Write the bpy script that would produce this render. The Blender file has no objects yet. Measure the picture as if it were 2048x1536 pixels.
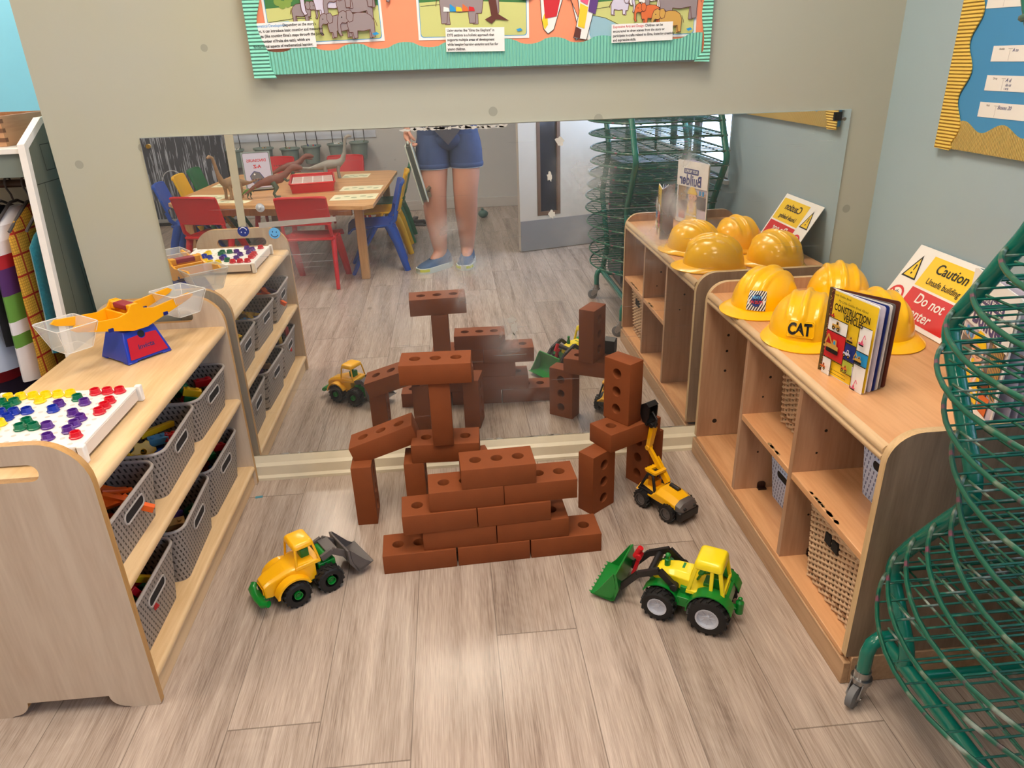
import bpy, bmesh, math, random
from mathutils import Vector, Matrix, Euler
random.seed(7)
C = bpy.context.scene
COL = C.collection
PI = math.pi
R = math.radians

# ------------------------------------------------------------------ camera
cam_d = bpy.data.cameras.new('camera')
cam = bpy.data.objects.new('camera', cam_d)
COL.objects.link(cam)
_r = Vector((0.99566487, -0.08741412, -0.03178434))
_u = Vector((0.06480323, 0.40679789, 0.91121678))
_f = Vector((0.06672341, 0.90932626, -0.41069908))
_m = Matrix((_r, _u, -_f)).transposed().to_4x4()
_m.translation = Vector((0.0, -2.19008, 1.27653))
cam.matrix_world = _m
cam_d.sensor_width = 36.0
cam_d.lens = 1439.13 / 2048 * 36.0
cam_d.clip_start = 0.02
C.camera = cam

# ------------------------------------------------------------------ exposure / world / lights
C.view_settings.view_transform = 'Standard'
C.view_settings.look = 'None'
C.view_settings.gamma = 1.0
C.view_settings.use_curve_mapping = False
C.view_settings.exposure = 0.46
w = bpy.data.worlds.new('world'); C.world = w; w.use_nodes = True
w.node_tree.nodes['Background'].inputs[0].default_value = (0.62, 0.78, 1.0, 1)
w.node_tree.nodes['Background'].inputs[1].default_value = 1.0
CEIL_LIGHT = 17.0     # ceiling panels
WIN_LIGHT = 4.2       # daylight behind frosted panes

# ------------------------------------------------------------------ helpers
def setp(o, **k):
    for a, b in k.items():
        if b is not None: o[a] = b
    return o

def thing(name, label, cat, loc=(0, 0, 0), rz=0.0, group=None, rot=None):
    o = bpy.data.objects.new(name, None)
    COL.objects.link(o)
    o.empty_display_size = 0.05
    o.location = loc
    o.rotation_euler = rot if rot is not None else (0, 0, rz)
    return setp(o, label=label, category=cat, group=group)

class MB:
    def __init__(s): s.v = []; s.f = []; s.m = []
    def add(s, vs, fs, mi=0, M=None):
        b = len(s.v)
        for p in vs:
            p = Vector(p)
            s.v.append(tuple(M @ p) if M is not None else tuple(p))
        for f in fs:
            s.f.append([b + i for i in f]); s.m.append(mi)
        return s
    def box(s, x0, x1, y0, y1, z0, z1, mi=0, M=None):
        v = [(x0,y0,z0),(x1,y0,z0),(x1,y1,z0),(x0,y1,z0),(x0,y0,z1),(x1,y0,z1),(x1,y1,z1),(x0,y1,z1)]
        f = [(0,3,2,1),(4,5,6,7),(0,1,5,4),(1,2,6,5),(2,3,7,6),(3,0,4,7)]
        return s.add(v, f, mi, M)
    def frus(s, b, t, z0, z1, mi=0, M=None):
        # b,t = (x0,x1,y0,y1) rectangles
        v = [(b[0],b[2],z0),(b[1],b[2],z0),(b[1],b[3],z0),(b[0],b[3],z0),(t[0],t[2],z1),(t[1],t[2],z1),(t[1],t[3],z1),(t[0],t[3],z1)]
        f = [(0,3,2,1),(4,5,6,7),(0,1,5,4),(1,2,6,5),(2,3,7,6),(3,0,4,7)]
        return s.add(v, f, mi, M)
    def prism(s, poly, z0, z1, mi=0, M=None, side=None):
        n = len(poly)
        v = [(p[0],p[1],z0) for p in poly] + [(p[0],p[1],z1) for p in poly]
        s.add(v, [list(range(n))[::-1], list(range(n, 2*n))], mi, M)
        return s.add(v, [(i,(i+1)%n,n+(i+1)%n,n+i) for i in range(n)], mi if side is None else side, M)
    def face(s, pts, mi=0, M=None):
        return s.add(pts, [list(range(len(pts)))], mi, M)
    def lathe(s, prof, n=24, mi=0, M=None, cap=True):
        v = []; f = []
        k = len(prof)
        for i in range(n):
            a = 2*PI*i/n
            for r, z in prof: v.append((r*math.cos(a), r*math.sin(a), z))
        for i in range(n):
            j = (i+1) % n
            for q in range(k-1): f.append((i*k+q, j*k+q, j*k+q+1, i*k+q+1))
        if cap:
            if prof[0][0] > 1e-6: f.append([i*k for i in range(n)][::-1])
            if prof[-1][0] > 1e-6: f.append([i*k+k-1 for i in range(n)])
        return s.add(v, f, mi, M)
    def cyl(s, p, q, r0, r1=None, n=16, mi=0, M=None):
        r1 = r0 if r1 is None else r1
        p = Vector(p); q = Vector(q); d = q-p
        X = d.to_track_quat('Z', 'Y').to_matrix().to_4x4(); X.translation = p
        if M is not None: X = M @ X
        return s.lathe([(r0, 0), (r1, d.length)], n, mi, X)
    def tube(s, pts, r, n=8, closed=False, mi=0, M=None, flat=1.0):
        P = [Vector(p) for p in pts]; k = len(P)
        rs = r if isinstance(r, (list, tuple)) else [r]*k
        v = []; f = []; up = None
        for i in range(k):
            if closed: t = P[(i+1) % k]-P[i-1]
            else: t = P[min(i+1, k-1)]-P[max(i-1, 0)]
            if t.length < 1e-9: t = Vector((0, 0, 1))
            t.normalize()
            if up is None:
                up = Vector((0, 0, 1)) if abs(t.z) < 0.9 else Vector((1, 0, 0))
            a = up-t*up.dot(t)
            if a.length < 1e-6: a = t.orthogonal()
            a.normalize(); b = t.cross(a); up = a
            for j in range(n):
                g = 2*PI*j/n
                v.append(P[i]+(a*math.cos(g)*flat+b*math.sin(g))*rs[i])
        for i in range(k if closed else k-1):
            i2 = (i+1) % k
            for j in range(n):
                j2 = (j+1) % n
                f.append((i*n+j, i2*n+j, i2*n+j2, i*n+j2)[::-1])
        if not closed:
            f.append(list(range(n))); f.append([(k-1)*n+j for j in range(n)][::-1])
        return s.add(v, f, mi, M)
    def grid(s, fn, nu, nv, cu=False, cv=False, mi=0, M=None):
        v = [fn(i/(nu if cu else nu-1), j/(nv if cv else nv-1)) for i in range(nu) for j in range(nv)]
        f = []
        for i in range(nu if cu else nu-1):
            for j in range(nv if cv else nv-1):
                a, b = (i+1) % nu, (j+1) % nv
                f.append((i*nv+j, a*nv+j, a*nv+b, i*nv+b))
        return s.add(v, f, mi, M)
    def ball(s, c, rx, ry=None, rz=None, n=16, mi=0, M=None):
        ry = rx if ry is None else ry; rz = rx if rz is None else rz
        m = n//2
        def fn(u, t):
            a = 2*PI*u; b = PI*t
            return (c[0]+rx*math.sin(b)*math.cos(a), c[1]+ry*math.sin(b)*math.sin(a), c[2]-rz*math.cos(b))
        return s.grid(fn, n, m+1, True, False, mi, M)
    def loft(s, rings, mi=0, M=None, cap=True, closed=True):
        n = len(rings[0]); v = [p for r_ in rings for p in r_]; f = []
        for i in range(len(rings)-1):
            for j in range(n if closed else n-1):
                j2 = (j+1) % n
                f.append((i*n+j, i*n+j2, (i+1)*n+j2, (i+1)*n+j))
        if cap:
            f.append(list(range(n))[::-1]); f.append([(len(rings)-1)*n+j for j in range(n)])
        return s.add(v, f, mi, M)
    def from_curve(s, cu, mi, M):
        ob = bpy.data.objects.new('tmp', cu)
        me = bpy.data.meshes.new_from_object(ob)
        s.add([tuple(q.co) for q in me.vertices], [list(p.vertices) for p in me.polygons], mi, M)
        bpy.data.objects.remove(ob); bpy.data.meshes.remove(me); bpy.data.curves.remove(cu)
        return s
    def text(s, t, size, mi=0, M=None, align='CENTER', bold=0.0, xs=1.0, depth=0.0003, shear=0.0):
        cu = bpy.data.curves.new('t', 'FONT'); cu.body = t; cu.size = size
        cu.align_x = align; cu.align_y = 'CENTER'; cu.extrude = depth; cu.offset = bold*size
        cu.resolution_u = 3; cu.shear = shear
        S = Matrix.Diagonal((xs, 1, 1, 1))
        return s.from_curve(cu, mi, (M @ S) if M is not None else S)
    def plate(s, outlines, t, mi=0, M=None, bevel=0.0):
        # flat board with holes, lying in local xy, thickness t centred on z=0
        cu = bpy.data.curves.new('p', 'CURVE'); cu.dimensions = '2D'; cu.fill_mode = 'BOTH'
        cu.extrude = t/2-bevel; cu.bevel_depth = bevel; cu.bevel_resolution = 1; cu.offset = -bevel
        for o in outlines:
            sp = cu.splines.new('POLY'); sp.points.add(len(o)-1)
            for i, p in enumerate(o): sp.points[i].co = (p[0], p[1], 0, 1)
            sp.use_cyclic_u = True
        return s.from_curve(cu, mi, M)
    def build(s, name, mats, parent=None, smooth=35, bevel=0.0, seg=2, M=None):
        me = bpy.data.meshes.new(name)
        vs = s.v if M is None else [tuple(M @ Vector(p)) for p in s.v]
        me.from_pydata(vs, [], s.f)
        mats = mats if isinstance(mats, (list, tuple)) else [mats]
        for m in mats: me.materials.append(m)
        me.polygons.foreach_set('material_index', s.m)
        if smooth:
            me.shade_smooth(); me.set_sharp_from_angle(angle=R(smooth))
        me.validate(); me.update()
        o = bpy.data.objects.new(name, me); COL.objects.link(o)
        if bevel:
            b = o.modifiers.new('bevel', 'BEVEL'); b.width = bevel; b.segments = seg
            b.limit_method = 'ANGLE'; b.angle_limit = R(40); b.harden_normals = False
        if parent is not None: o.parent = parent
        return o

def top(name, mb, mats, label, cat, group=None, **k):
    return setp(mb.build(name, mats, **k), label=label, category=cat, group=group)

def struct(name, mb, mats, label=None, **k):
    o = mb.build(name, mats, **k); o['kind'] = 'structure'
    o['label'] = label or name.replace('_', ' '); o['category'] = name.split('_')[0]
    return o

def dup(root, loc, rz, label, group=None, rot=None):
    r_ = root.copy(); COL.objects.link(r_); r_.location = loc
    r_.rotation_euler = rot if rot is not None else (0, 0, rz); r_['label'] = label
    if group: r_['group'] = group
    for ch in list(root.children):
        c = ch.copy(); COL.objects.link(c); c.parent = r_
        for g in list(ch.children):
            d = g.copy(); COL.objects.link(d); d.parent = c
    return r_

def rrect(x0, x1, y0, y1, r, n=5, rs=None):
    rs = rs or (r, r, r, r)   # bl, br, tr, tl
    out = []
    for (cx, cy, a0, q) in ((x0+rs[0], y0+rs[0], 180, rs[0]), (x1-rs[1], y0+rs[1], 270, rs[1]), (x1-rs[2], y1-rs[2], 0, rs[2]), (x0+rs[3], y1-rs[3], 90, rs[3])):
        if q < 1e-5: out.append((cx, cy)); continue
        for i in range(n+1):
            a = R(a0+90*i/n); out.append((cx+q*math.cos(a), cy+q*math.sin(a)))
    return out

def circ(cx, cy, r, n=20, ry=None):
    ry = ry or r
    return [(cx+r*math.cos(2*PI*i/n), cy+ry*math.sin(2*PI*i/n)) for i in range(n)]

def frame(o, x, y, z=None):
    # matrix whose local x,y,z axes point along the given directions
    x = Vector(x).normalized(); y = Vector(y); z = x.cross(y).normalized(); y = z.cross(x)
    M = Matrix((x, y, z)).transposed().to_4x4(); M.translation = Vector(o)
    return M
def T(x, y, z): return Matrix.Translation((x, y, z))
def RX(a): return Matrix.Rotation(R(a), 4, 'X')
def RY(a): return Matrix.Rotation(R(a), 4, 'Y')
def RZ(a): return Matrix.Rotation(R(a), 4, 'Z')

# ------------------------------------------------------------------ materials
def lin(c):
    return tuple(((x/255)/12.92 if x/255 <= 0.04045 else ((x/255+0.055)/1.055)**2.4) for x in c)+(1,)
_mc = {}
def mat(name, col, rough=0.5, metal=0.0, spec=0.5, coat=0.0, trans=0.0, alpha=1.0, noise=0.0, nscale=8.0, bump=0.0, bscale=200.0, emit=None, es=0.0, sheen=0.0, sss=0.0):
    if name in _mc: return _mc[name]
    m = bpy.data.materials.new(name); m.use_nodes = True; _mc[name] = m
    nt = m.node_tree; b = nt.nodes['Principled BSDF']
    c = lin(col)
    b.inputs['Base Color'].default_value = c
    b.inputs['Roughness'].default_value = rough
    b.inputs['Metallic'].default_value = metal
    b.inputs['Specular IOR Level'].default_value = spec
    b.inputs['Coat Weight'].default_value = coat
    b.inputs['Transmission Weight'].default_value = trans
    b.inputs['Alpha'].default_value = alpha
    b.inputs['Sheen Weight'].default_value = sheen
    b.inputs['Subsurface Weight'].default_value = sss
    b.inputs['Subsurface Scale'].default_value = 0.01
    tc = nt.nodes.new('ShaderNodeTexCoord')
    nz = nt.nodes.new('ShaderNodeTexNoise'); nz.inputs['Scale'].default_value = nscale; nz.inputs['Detail'].default_value = 4
    nt.links.new(tc.outputs['Object'], nz.inputs['Vector'])
    amt = noise if noise else 0.04
    mx = nt.nodes.new('ShaderNodeMix'); mx.data_type = 'RGBA'
    mx.inputs['A'].default_value = tuple(max(0, x*(1-amt)) for x in c[:3])+(1,)
    mx.inputs['B'].default_value = tuple(min(1, x*(1+amt)) for x in c[:3])+(1,)
    nt.links.new(nz.outputs['Fac'], mx.inputs['Factor']); nt.links.new(mx.outputs['Result'], b.inputs['Base Color'])
    if bump:
        n2 = nt.nodes.new('ShaderNodeTexNoise'); n2.inputs['Scale'].default_value = bscale
        nt.links.new(tc.outputs['Object'], n2.inputs['Vector'])
        bp = nt.nodes.new('ShaderNodeBump'); bp.inputs['Strength'].default_value = bump; bp.inputs['Distance'].default_value = 0.002
        nt.links.new(n2.outputs['Fac'], bp.inputs['Height']); nt.links.new(bp.outputs['Normal'], b.inputs['Normal'])
    if emit is not None:
        b.inputs['Emission Color'].default_value = lin(emit); b.inputs['Emission Strength'].default_value = es
    return m

def nodes(m):
    nt = m.node_tree
    def N(t, **k):
        n = nt.nodes.new('ShaderNode'+t)
        for a, v in k.items():
            if a.startswith('i_'): n.inputs[a[2:].replace('_', ' ')].default_value = v
            else: setattr(n, a, v)
        return n
    def L(a, b): nt.links.new(a, b)
    return nt, N, L
def math_(N, L, op, a, b=None, c=None):
    n = N('Math', operation=op)
    for i, q in enumerate((a, b, c)):
        if q is None: continue
        if isinstance(q, (int, float)): n.inputs[i].default_value = q
        else: L(q, n.inputs[i])
    return n.outputs[0]

def wood(name, c1, c2, rough=0.4, axis='y', sc=1.0, dark=None):
    """pale laminate wood: grain stretched along the given axis"""
    if name in _mc: return _mc[name]
    m = bpy.data.materials.new(name); m.use_nodes = True; _mc[name] = m
    nt, N, L = nodes(m); b = nt.nodes['Principled BSDF']
    b.inputs['Roughness'].default_value = rough
    tc = N('TexCoord'); mp = N('Mapping')
    s = {'x': (1.2, 14, 14), 'y': (14, 1.2, 14), 'z': (14, 14, 1.2)}[axis]
    mp.inputs['Scale'].default_value = tuple(v*sc for v in s)
    L(tc.outputs['Object'], mp.inputs['Vector'])
    n1 = N('TexNoise'); n1.inputs['Scale'].default_value = 1.4; n1.inputs['Detail'].default_value = 7; n1.inputs['Distortion'].default_value = 0.6
    L(mp.outputs[0], n1.inputs['Vector'])
    n2 = N('TexNoise'); n2.inputs['Scale'].default_value = 9; n2.inputs['Detail'].default_value = 3
    L(mp.outputs[0], n2.inputs['Vector'])
    f = math_(N, L, 'ADD', math_(N, L, 'MULTIPLY', n1.outputs['Fac'], 0.7), math_(N, L, 'MULTIPLY', n2.outputs['Fac'], 0.3))
    rp = N('ValToRGB'); L(f, rp.inputs[0])
    e = rp.color_ramp.elements; e[0].position = 0.36; e[0].color = lin(c2); e[1].position = 0.6; e[1].color = lin(c1)
    L(rp.outputs[0], b.inputs['Base Color'])
    bp = N('Bump'); bp.inputs['Strength'].default_value = 0.05; bp.inputs['Distance'].default_value = 0.001
    L(n2.outputs['Fac'], bp.inputs['Height']); L(bp.outputs[0], b.inputs['Normal'])
    return m

def painted_wall(name, col, stain=None, dots=0.0, rough=0.6):
    m = bpy.data.materials.new(name); m.use_nodes = True; _mc[name] = m
    nt, N, L = nodes(m); b = nt.nodes['Principled BSDF']; b.inputs['Roughness'].default_value = rough
    tc = N('TexCoord')
    n1 = N('TexNoise'); n1.inputs['Scale'].default_value = 1.3; n1.inputs['Detail'].default_value = 5; L(tc.outputs['Object'], n1.inputs['Vector'])
    mx = N('Mix', data_type='RGBA'); c = lin(col)
    mx.inputs['A'].default_value = c; mx.inputs['B'].default_value = lin(stain or col)
    rp = N('MapRange'); rp.inputs['From Min'].default_value = 0.45; rp.inputs['From Max'].default_value = 0.75
    L(n1.outputs['Fac'], rp.inputs['Value']); L(rp.outputs[0], mx.inputs['Factor'])
    col_out = mx.outputs['Result']
    if dots:
        vo = N('TexVoronoi'); vo.inputs['Scale'].default_value = 7.5; L(tc.outputs['Object'], vo.inputs['Vector'])
        d = math_(N, L, 'LESS_THAN', vo.outputs['Distance'], 0.10)
        n3 = N('TexNoise'); n3.inputs['Scale'].default_value = 2.6; L(tc.outputs['Object'], n3.inputs['Vector'])
        d = math_(N, L, 'MULTIPLY', d, math_(N, L, 'GREATER_THAN', n3.outputs['Fac'], 0.43))
        d = math_(N, L, 'MULTIPLY', d, dots)
        m2 = N('Mix', data_type='RGBA'); L(d, m2.inputs['Factor']); L(col_out, m2.inputs['A'])
        m2.inputs['B'].default_value = tuple(x*0.40 for x in c[:3])+(1,)
        col_out = m2.outputs['Result']
    L(col_out, b.inputs['Base Color'])
    n2 = N('TexNoise'); n2.inputs['Scale'].default_value = 90; L(tc.outputs['Object'], n2.inputs['Vector'])
    bp = N('Bump'); bp.inputs['Strength'].default_value = 0.12; bp.inputs['Distance'].default_value = 0.001
    L(n2.outputs['Fac'], bp.inputs['Height']); L(bp.outputs[0], b.inputs['Normal'])
    return m

def floor_material():
    m = bpy.data.materials.new('floor_planks'); m.use_nodes = True
    nt, N, L = nodes(m); b = nt.nodes['Principled BSDF']
    tc = N('TexCoord'); sp = N('SeparateXYZ'); L(tc.outputs['Object'], sp.inputs[0])
    PW, PL = 0.098, 1.22
    xs = math_(N, L, 'DIVIDE', math_(N, L, 'ADD', sp.outputs['X'], 10.053), PW)
    col = math_(N, L, 'FLOOR', xs); fx = math_(N, L, 'FRACT', xs)
    pk = math_(N, L, 'FLOOR', math_(N, L, 'MULTIPLY', math_(N, L, 'ADD', xs, 1.0), 0.5)); fp = math_(N, L, 'FRACT', math_(N, L, 'MULTIPLY', math_(N, L, 'ADD', xs, 1.0), 0.5))
    wn = N('TexWhiteNoise', noise_dimensions='1D'); L(pk, wn.inputs['W'])
    ys = math_(N, L, 'ADD', math_(N, L, 'DIVIDE', sp.outputs['Y'], PL), math_(N, L, 'MULTIPLY', wn.outputs['Value'], 7.31))
    row = math_(N, L, 'FLOOR', ys); fy = math_(N, L, 'FRACT', ys)
    idn = N('CombineXYZ'); L(col, idn.inputs[0]); L(row, idn.inputs[1])
    w2 = N('TexWhiteNoise', noise_dimensions='3D'); L(idn.outputs[0], w2.inputs['Vector'])
    off = N('VectorMath', operation='SCALE'); L(w2.outputs['Color'], off.inputs[0]); off.inputs['Scale'].default_value = 30
    ad = N('VectorMath', operation='ADD'); L(tc.outputs['Object'], ad.inputs[0]); L(off.outputs[0], ad.inputs[1])
    mp = N('Mapping'); mp.inputs['Scale'].default_value = (26, 1.6, 1); L(ad.outputs[0], mp.inputs['Vector'])
    n1 = N('TexNoise'); n1.inputs['Scale'].default_value = 0.8; n1.inputs['Detail'].default_value = 8; n1.inputs['Distortion'].default_value = 0.5; L(mp.outputs[0], n1.inputs['Vector'])
    mp2 = N('Mapping'); mp2.inputs['Scale'].default_value = (190, 6, 1); L(ad.outputs[0], mp2.inputs['Vector'])
    n2 = N('TexNoise'); n2.inputs['Scale'].default_value = 2.2; n2.inputs['Detail'].default_value = 5; L(mp2.outputs[0], n2.inputs['Vector'])
    mp3 = N('Mapping'); mp3.inputs['Scale'].default_value = (3.0, 1.0, 1); L(ad.outputs[0], mp3.inputs['Vector'])
    wv = N('TexWave', wave_type='RINGS', rings_direction='Z'); wv.inputs['Scale'].default_value = 9.0; wv.inputs['Distortion'].default_value = 7; wv.inputs['Detail'].default_value = 3; wv.inputs['Detail Scale'].default_value = 1.2
    L(mp3.outputs[0], wv.inputs['Vector'])
    g = math_(N, L, 'ADD', math_(N, L, 'MULTIPLY', n1.outputs['Fac'], 0.52), math_(N, L, 'ADD', math_(N, L, 'MULTIPLY', n2.outputs['Fac'], 0.45), math_(N, L, 'MULTIPLY', wv.outputs['Fac'], 0.02)))
    rp = N('ValToRGB'); L(g, rp.inputs[0]); e = rp.color_ramp.elements
    e[0].position = 0.30; e[0].color = lin((124, 106, 95)); e[1].position = 0.68; e[1].color = lin((200, 184, 171))
    k = e.new(0.47); k.color = lin((170, 153, 140))
    hs = N('HueSaturation'); L(rp.outputs[0], hs.inputs['Color'])
    L(math_(N, L, 'ADD', math_(N, L, 'MULTIPLY', w2.outputs['Value'], 0.17), 0.92), hs.inputs['Value'])
    def edge(fr, w_):
        a = math_(N, L, 'ABSOLUTE', math_(N, L, 'SUBTRACT', fr, 0.5)); return math_(N, L, 'GREATER_THAN', a, 0.5-w_)
    ed = math_(N, L, 'MAXIMUM', edge(fp, 0.0055), edge(fy, 0.0014))
    # knots
    vo = N('TexVoronoi'); vo.inputs['Scale'].default_value = 2.1
    mp4 = N('Mapping'); mp4.inputs['Scale'].default_value = (1.6, 1, 0.0); L(ad.outputs[0], mp4.inputs['Vector']); L(mp4.outputs[0], vo.inputs['Vector'])
    kn = N('MapRange'); kn.inputs['From Min'].default_value = 0.075; kn.inputs['From Max'].default_value = 0.01; L(vo.outputs['Distance'], kn.inputs['Value'])
    mk = N('Mix', data_type='RGBA'); mk.inputs['B'].default_value = lin((96, 78, 68)); L(hs.outputs[0], mk.inputs['A'])
    L(math_(N, L, 'MULTIPLY', kn.outputs[0], 0.65), mk.inputs['Factor'])
    me_ = N('Mix', data_type='RGBA'); me_.inputs['B'].default_value = lin((92, 80, 74)); L(mk.outputs['Result'], me_.inputs['A'])
    L(math_(N, L, 'MULTIPLY', ed, 0.6), me_.inputs['Factor'])
    L(me_.outputs['Result'], b.inputs['Base Color'])
    b.inputs['Roughness'].default_value = 0.34; b.inputs['Specular IOR Level'].default_value = 0.45
    ro = N('MapRange'); ro.inputs['To Min'].default_value = 0.15; ro.inputs['To Max'].default_value = 0.32; L(n2.outputs['Fac'], ro.inputs['Value']); L(ro.outputs[0], b.inputs['Roughness'])
    bp = N('Bump'); bp.inputs['Strength'].default_value = 0.25; bp.inputs['Distance'].default_value = 0.0008
    L(math_(N, L, 'SUBTRACT', n2.outputs['Fac'], ed), bp.inputs['Height']); L(bp.outputs[0], b.inputs['Normal'])
    return m

def mirror_material():
    m = bpy.data.materials.new('mirror_glass'); m.use_nodes = True
    nt, N, L = nodes(m); b = nt.nodes['Principled BSDF']; out = nt.nodes['Material Output']
    b.inputs['Metallic'].default_value = 1.0; b.inputs['Roughness'].default_value = 0.0
    b.inputs['Base Color'].default_value = (0.83, 0.85, 0.845, 1)
    df = N('BsdfDiffuse'); df.inputs['Color'].default_value = (0.55, 0.56, 0.56, 1)
    mx = N('MixShader'); L(b.outputs[0], mx.inputs[1]); L(df.outputs[0], mx.inputs[2]); L(mx.outputs[0], out.inputs[0])
    tc = N('TexCoord')
    acc = None
    # greasy hand smears with a shape and place of their own: (x, z, radius, strength)
    for (x, z, r_, s_) in ((0.03, 0.72, 0.11, 0.95), (0.02, 0.62, 0.10, 0.55), (-0.02, 0.80, 0.08, 0.45), (0.40, 0.95, 0.13, 0.50), (0.36, 0.80, 0.10, 0.4),
                           (0.70, 0.86, 0.10, 0.95), (0.72, 0.98, 0.10, 0.45), (0.62, 0.74, 0.11, 0.5), (0.28, 0.62, 0.18, 0.32), (0.16, 0.45, 0.12, 0.5), (-0.25, 0.56, 0.2, 0.2), (-0.5, 0.76, 0.15, 0.3), (0.2, 0.27, 0.2, 0.25)):
        mp = N('Mapping'); mp.inputs['Location'].default_value = (-x, 0, -z); L(tc.outputs['Object'], mp.inputs['Vector'])
        ln = N('VectorMath', operation='LENGTH'); L(mp.outputs[0], ln.inputs[0])
        mr = N('MapRange', interpolation_type='SMOOTHSTEP'); mr.inputs['From Min'].default_value = r_; mr.inputs['From Max'].default_value = 0.0; mr.inputs['To Max'].default_value = s_
        L(ln.outputs['Value'], mr.inputs['Value'])
        acc = mr.outputs[0] if acc is None else math_(N, L, 'MAXIMUM', acc, mr.outputs[0])
    n1 = N('TexNoise'); n1.inputs['Scale'].default_value = 7; n1.inputs['Detail'].default_value = 6; n1.inputs['Distortion'].default_value = 1.2; L(tc.outputs['Object'], n1.inputs['Vector'])
    n1r = N('MapRange'); n1r.inputs['From Min'].default_value = 0.3; n1r.inputs['From Max'].default_value = 0.62; L(n1.outputs['Fac'], n1r.inputs['Value'])
    sm = math_(N, L, 'MULTIPLY', acc, n1r.outputs[0])
    # wiped scratches
    mp = N('Mapping'); mp.inputs['Rotation'].default_value = (0, R(35), 0); mp.inputs['Scale'].default_value = (3, 1, 160); L(tc.outputs['Object'], mp.inputs['Vector'])
    n2 = N('TexNoise'); n2.inputs['Scale'].default_value = 1.0; n2.inputs['Detail'].default_value = 2; L(mp.outputs[0], n2.inputs['Vector'])
    s1 = math_(N, L, 'MULTIPLY', math_(N, L, 'GREATER_THAN', n2.outputs['Fac'], 0.70), 0.20)
    mp = N('Mapping'); mp.inputs['Rotation'].default_value = (0, R(-62), 0); mp.inputs['Scale'].default_value = (4, 1, 190); L(tc.outputs['Object'], mp.inputs['Vector'])
    n3 = N('TexNoise'); n3.inputs['Scale'].default_value = 1.0; n3.inputs['Detail'].default_value = 2; L(mp.outputs[0], n3.inputs['Vector'])
    s2 = math_(N, L, 'MULTIPLY', math_(N, L, 'GREATER_THAN', n3.outputs['Fac'], 0.70), 0.18)
    n4 = N('TexNoise'); n4.inputs['Scale'].default_value = 2.2; n4.inputs['Detail'].default_value = 5; L(tc.outputs['Object'], n4.inputs['Vector'])
    base = math_(N, L, 'MULTIPLY', n4.outputs['Fac'], 0.11)
    tot = math_(N, L, 'ADD', math_(N, L, 'MULTIPLY', sm, 0.95), math_(N, L, 'ADD', base, math_(N, L, 'ADD', s1, s2)))
    L(math_(N, L, 'MINIMUM', tot, 0.85), mx.inputs[0])
    return m

def basket_material(name, col, hole, rot=False):
    """moulded plastic basket: rows of little S shaped slots"""
    if name in _mc: return _mc[name]
    m = bpy.data.materials.new(name); m.use_nodes = True; _mc[name] = m
    nt, N, L = nodes(m); b = nt.nodes['Principled BSDF']; b.inputs['Roughness'].default_value = 0.5
    tc = N('TexCoord'); sp = N('SeparateXYZ'); L(tc.outputs['Object'], sp.inputs[0])
    s_ = math_(N, L, 'ADD', sp.outputs['X'], sp.outputs['Y'])
    zz = math_(N, L, 'DIVIDE', sp.outputs['Z'], 0.0145)
    row = math_(N, L, 'FLOOR', zz); v = math_(N, L, 'FRACT', zz)
    par = math_(N, L, 'MULTIPLY', math_(N, L, 'MODULO', row, 2), 0.5)
    # slanted strokes, waving top and bottom
    u = math_(N, L, 'FRACT', math_(N, L, 'ADD', math_(N, L, 'ADD', math_(N, L, 'DIVIDE', s_, 0.0135), par), math_(N, L, 'MULTIPLY', v, 0.35)))
    a = math_(N, L, 'LESS_THAN', math_(N, L, 'ABSOLUTE', math_(N, L, 'SUBTRACT', u, 0.5)), 0.17)
    c_ = math_(N, L, 'LESS_THAN', math_(N, L, 'ABSOLUTE', math_(N, L, 'SUBTRACT', v, 0.5)), 0.32)
    d = math_(N, L, 'MULTIPLY', a, c_)
    hi = math_(N, L, 'LESS_THAN', math_(N, L, 'ABSOLUTE', math_(N, L, 'SUBTRACT', u, 0.78)), 0.09)
    mx = N('Mix', data_type='RGBA'); mx.inputs['A'].default_value = lin(col); mx.inputs['B'].default_value = lin(hole)
    L(d, mx.inputs['Factor']); L(mx.outputs['Result'], b.inputs['Base Color'])
    bp = N('Bump'); bp.inputs['Strength'].default_value = 0.9; bp.inputs['Distance'].default_value = 0.002
    L(math_(N, L, 'SUBTRACT', math_(N, L, 'MULTIPLY', hi, 0.6), d), bp.inputs['Height']); L(bp.outputs[0], b.inputs['Normal'])
    return m

def corrugated(name, col, axis='X', pitch=0.009):
    m = bpy.data.materials.new(name); m.use_nodes = True; _mc[name] = m
    nt, N, L = nodes(m); b = nt.nodes['Principled BSDF']; b.inputs['Roughness'].default_value = 0.65
    b.inputs['Base Color'].default_value = lin(col)
    tc = N('TexCoord'); sp = N('SeparateXYZ'); L(tc.outputs['Object'], sp.inputs[0])
    h = math_(N, L, 'SINE', math_(N, L, 'MULTIPLY', sp.outputs[axis], 2*PI/pitch))
    bp = N('Bump'); bp.inputs['Strength'].default_value = 1.0; bp.inputs['Distance'].default_value = 0.0022
    L(h, bp.inputs['Height']); L(bp.outputs[0], b.inputs['Normal'])
    return m
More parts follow.
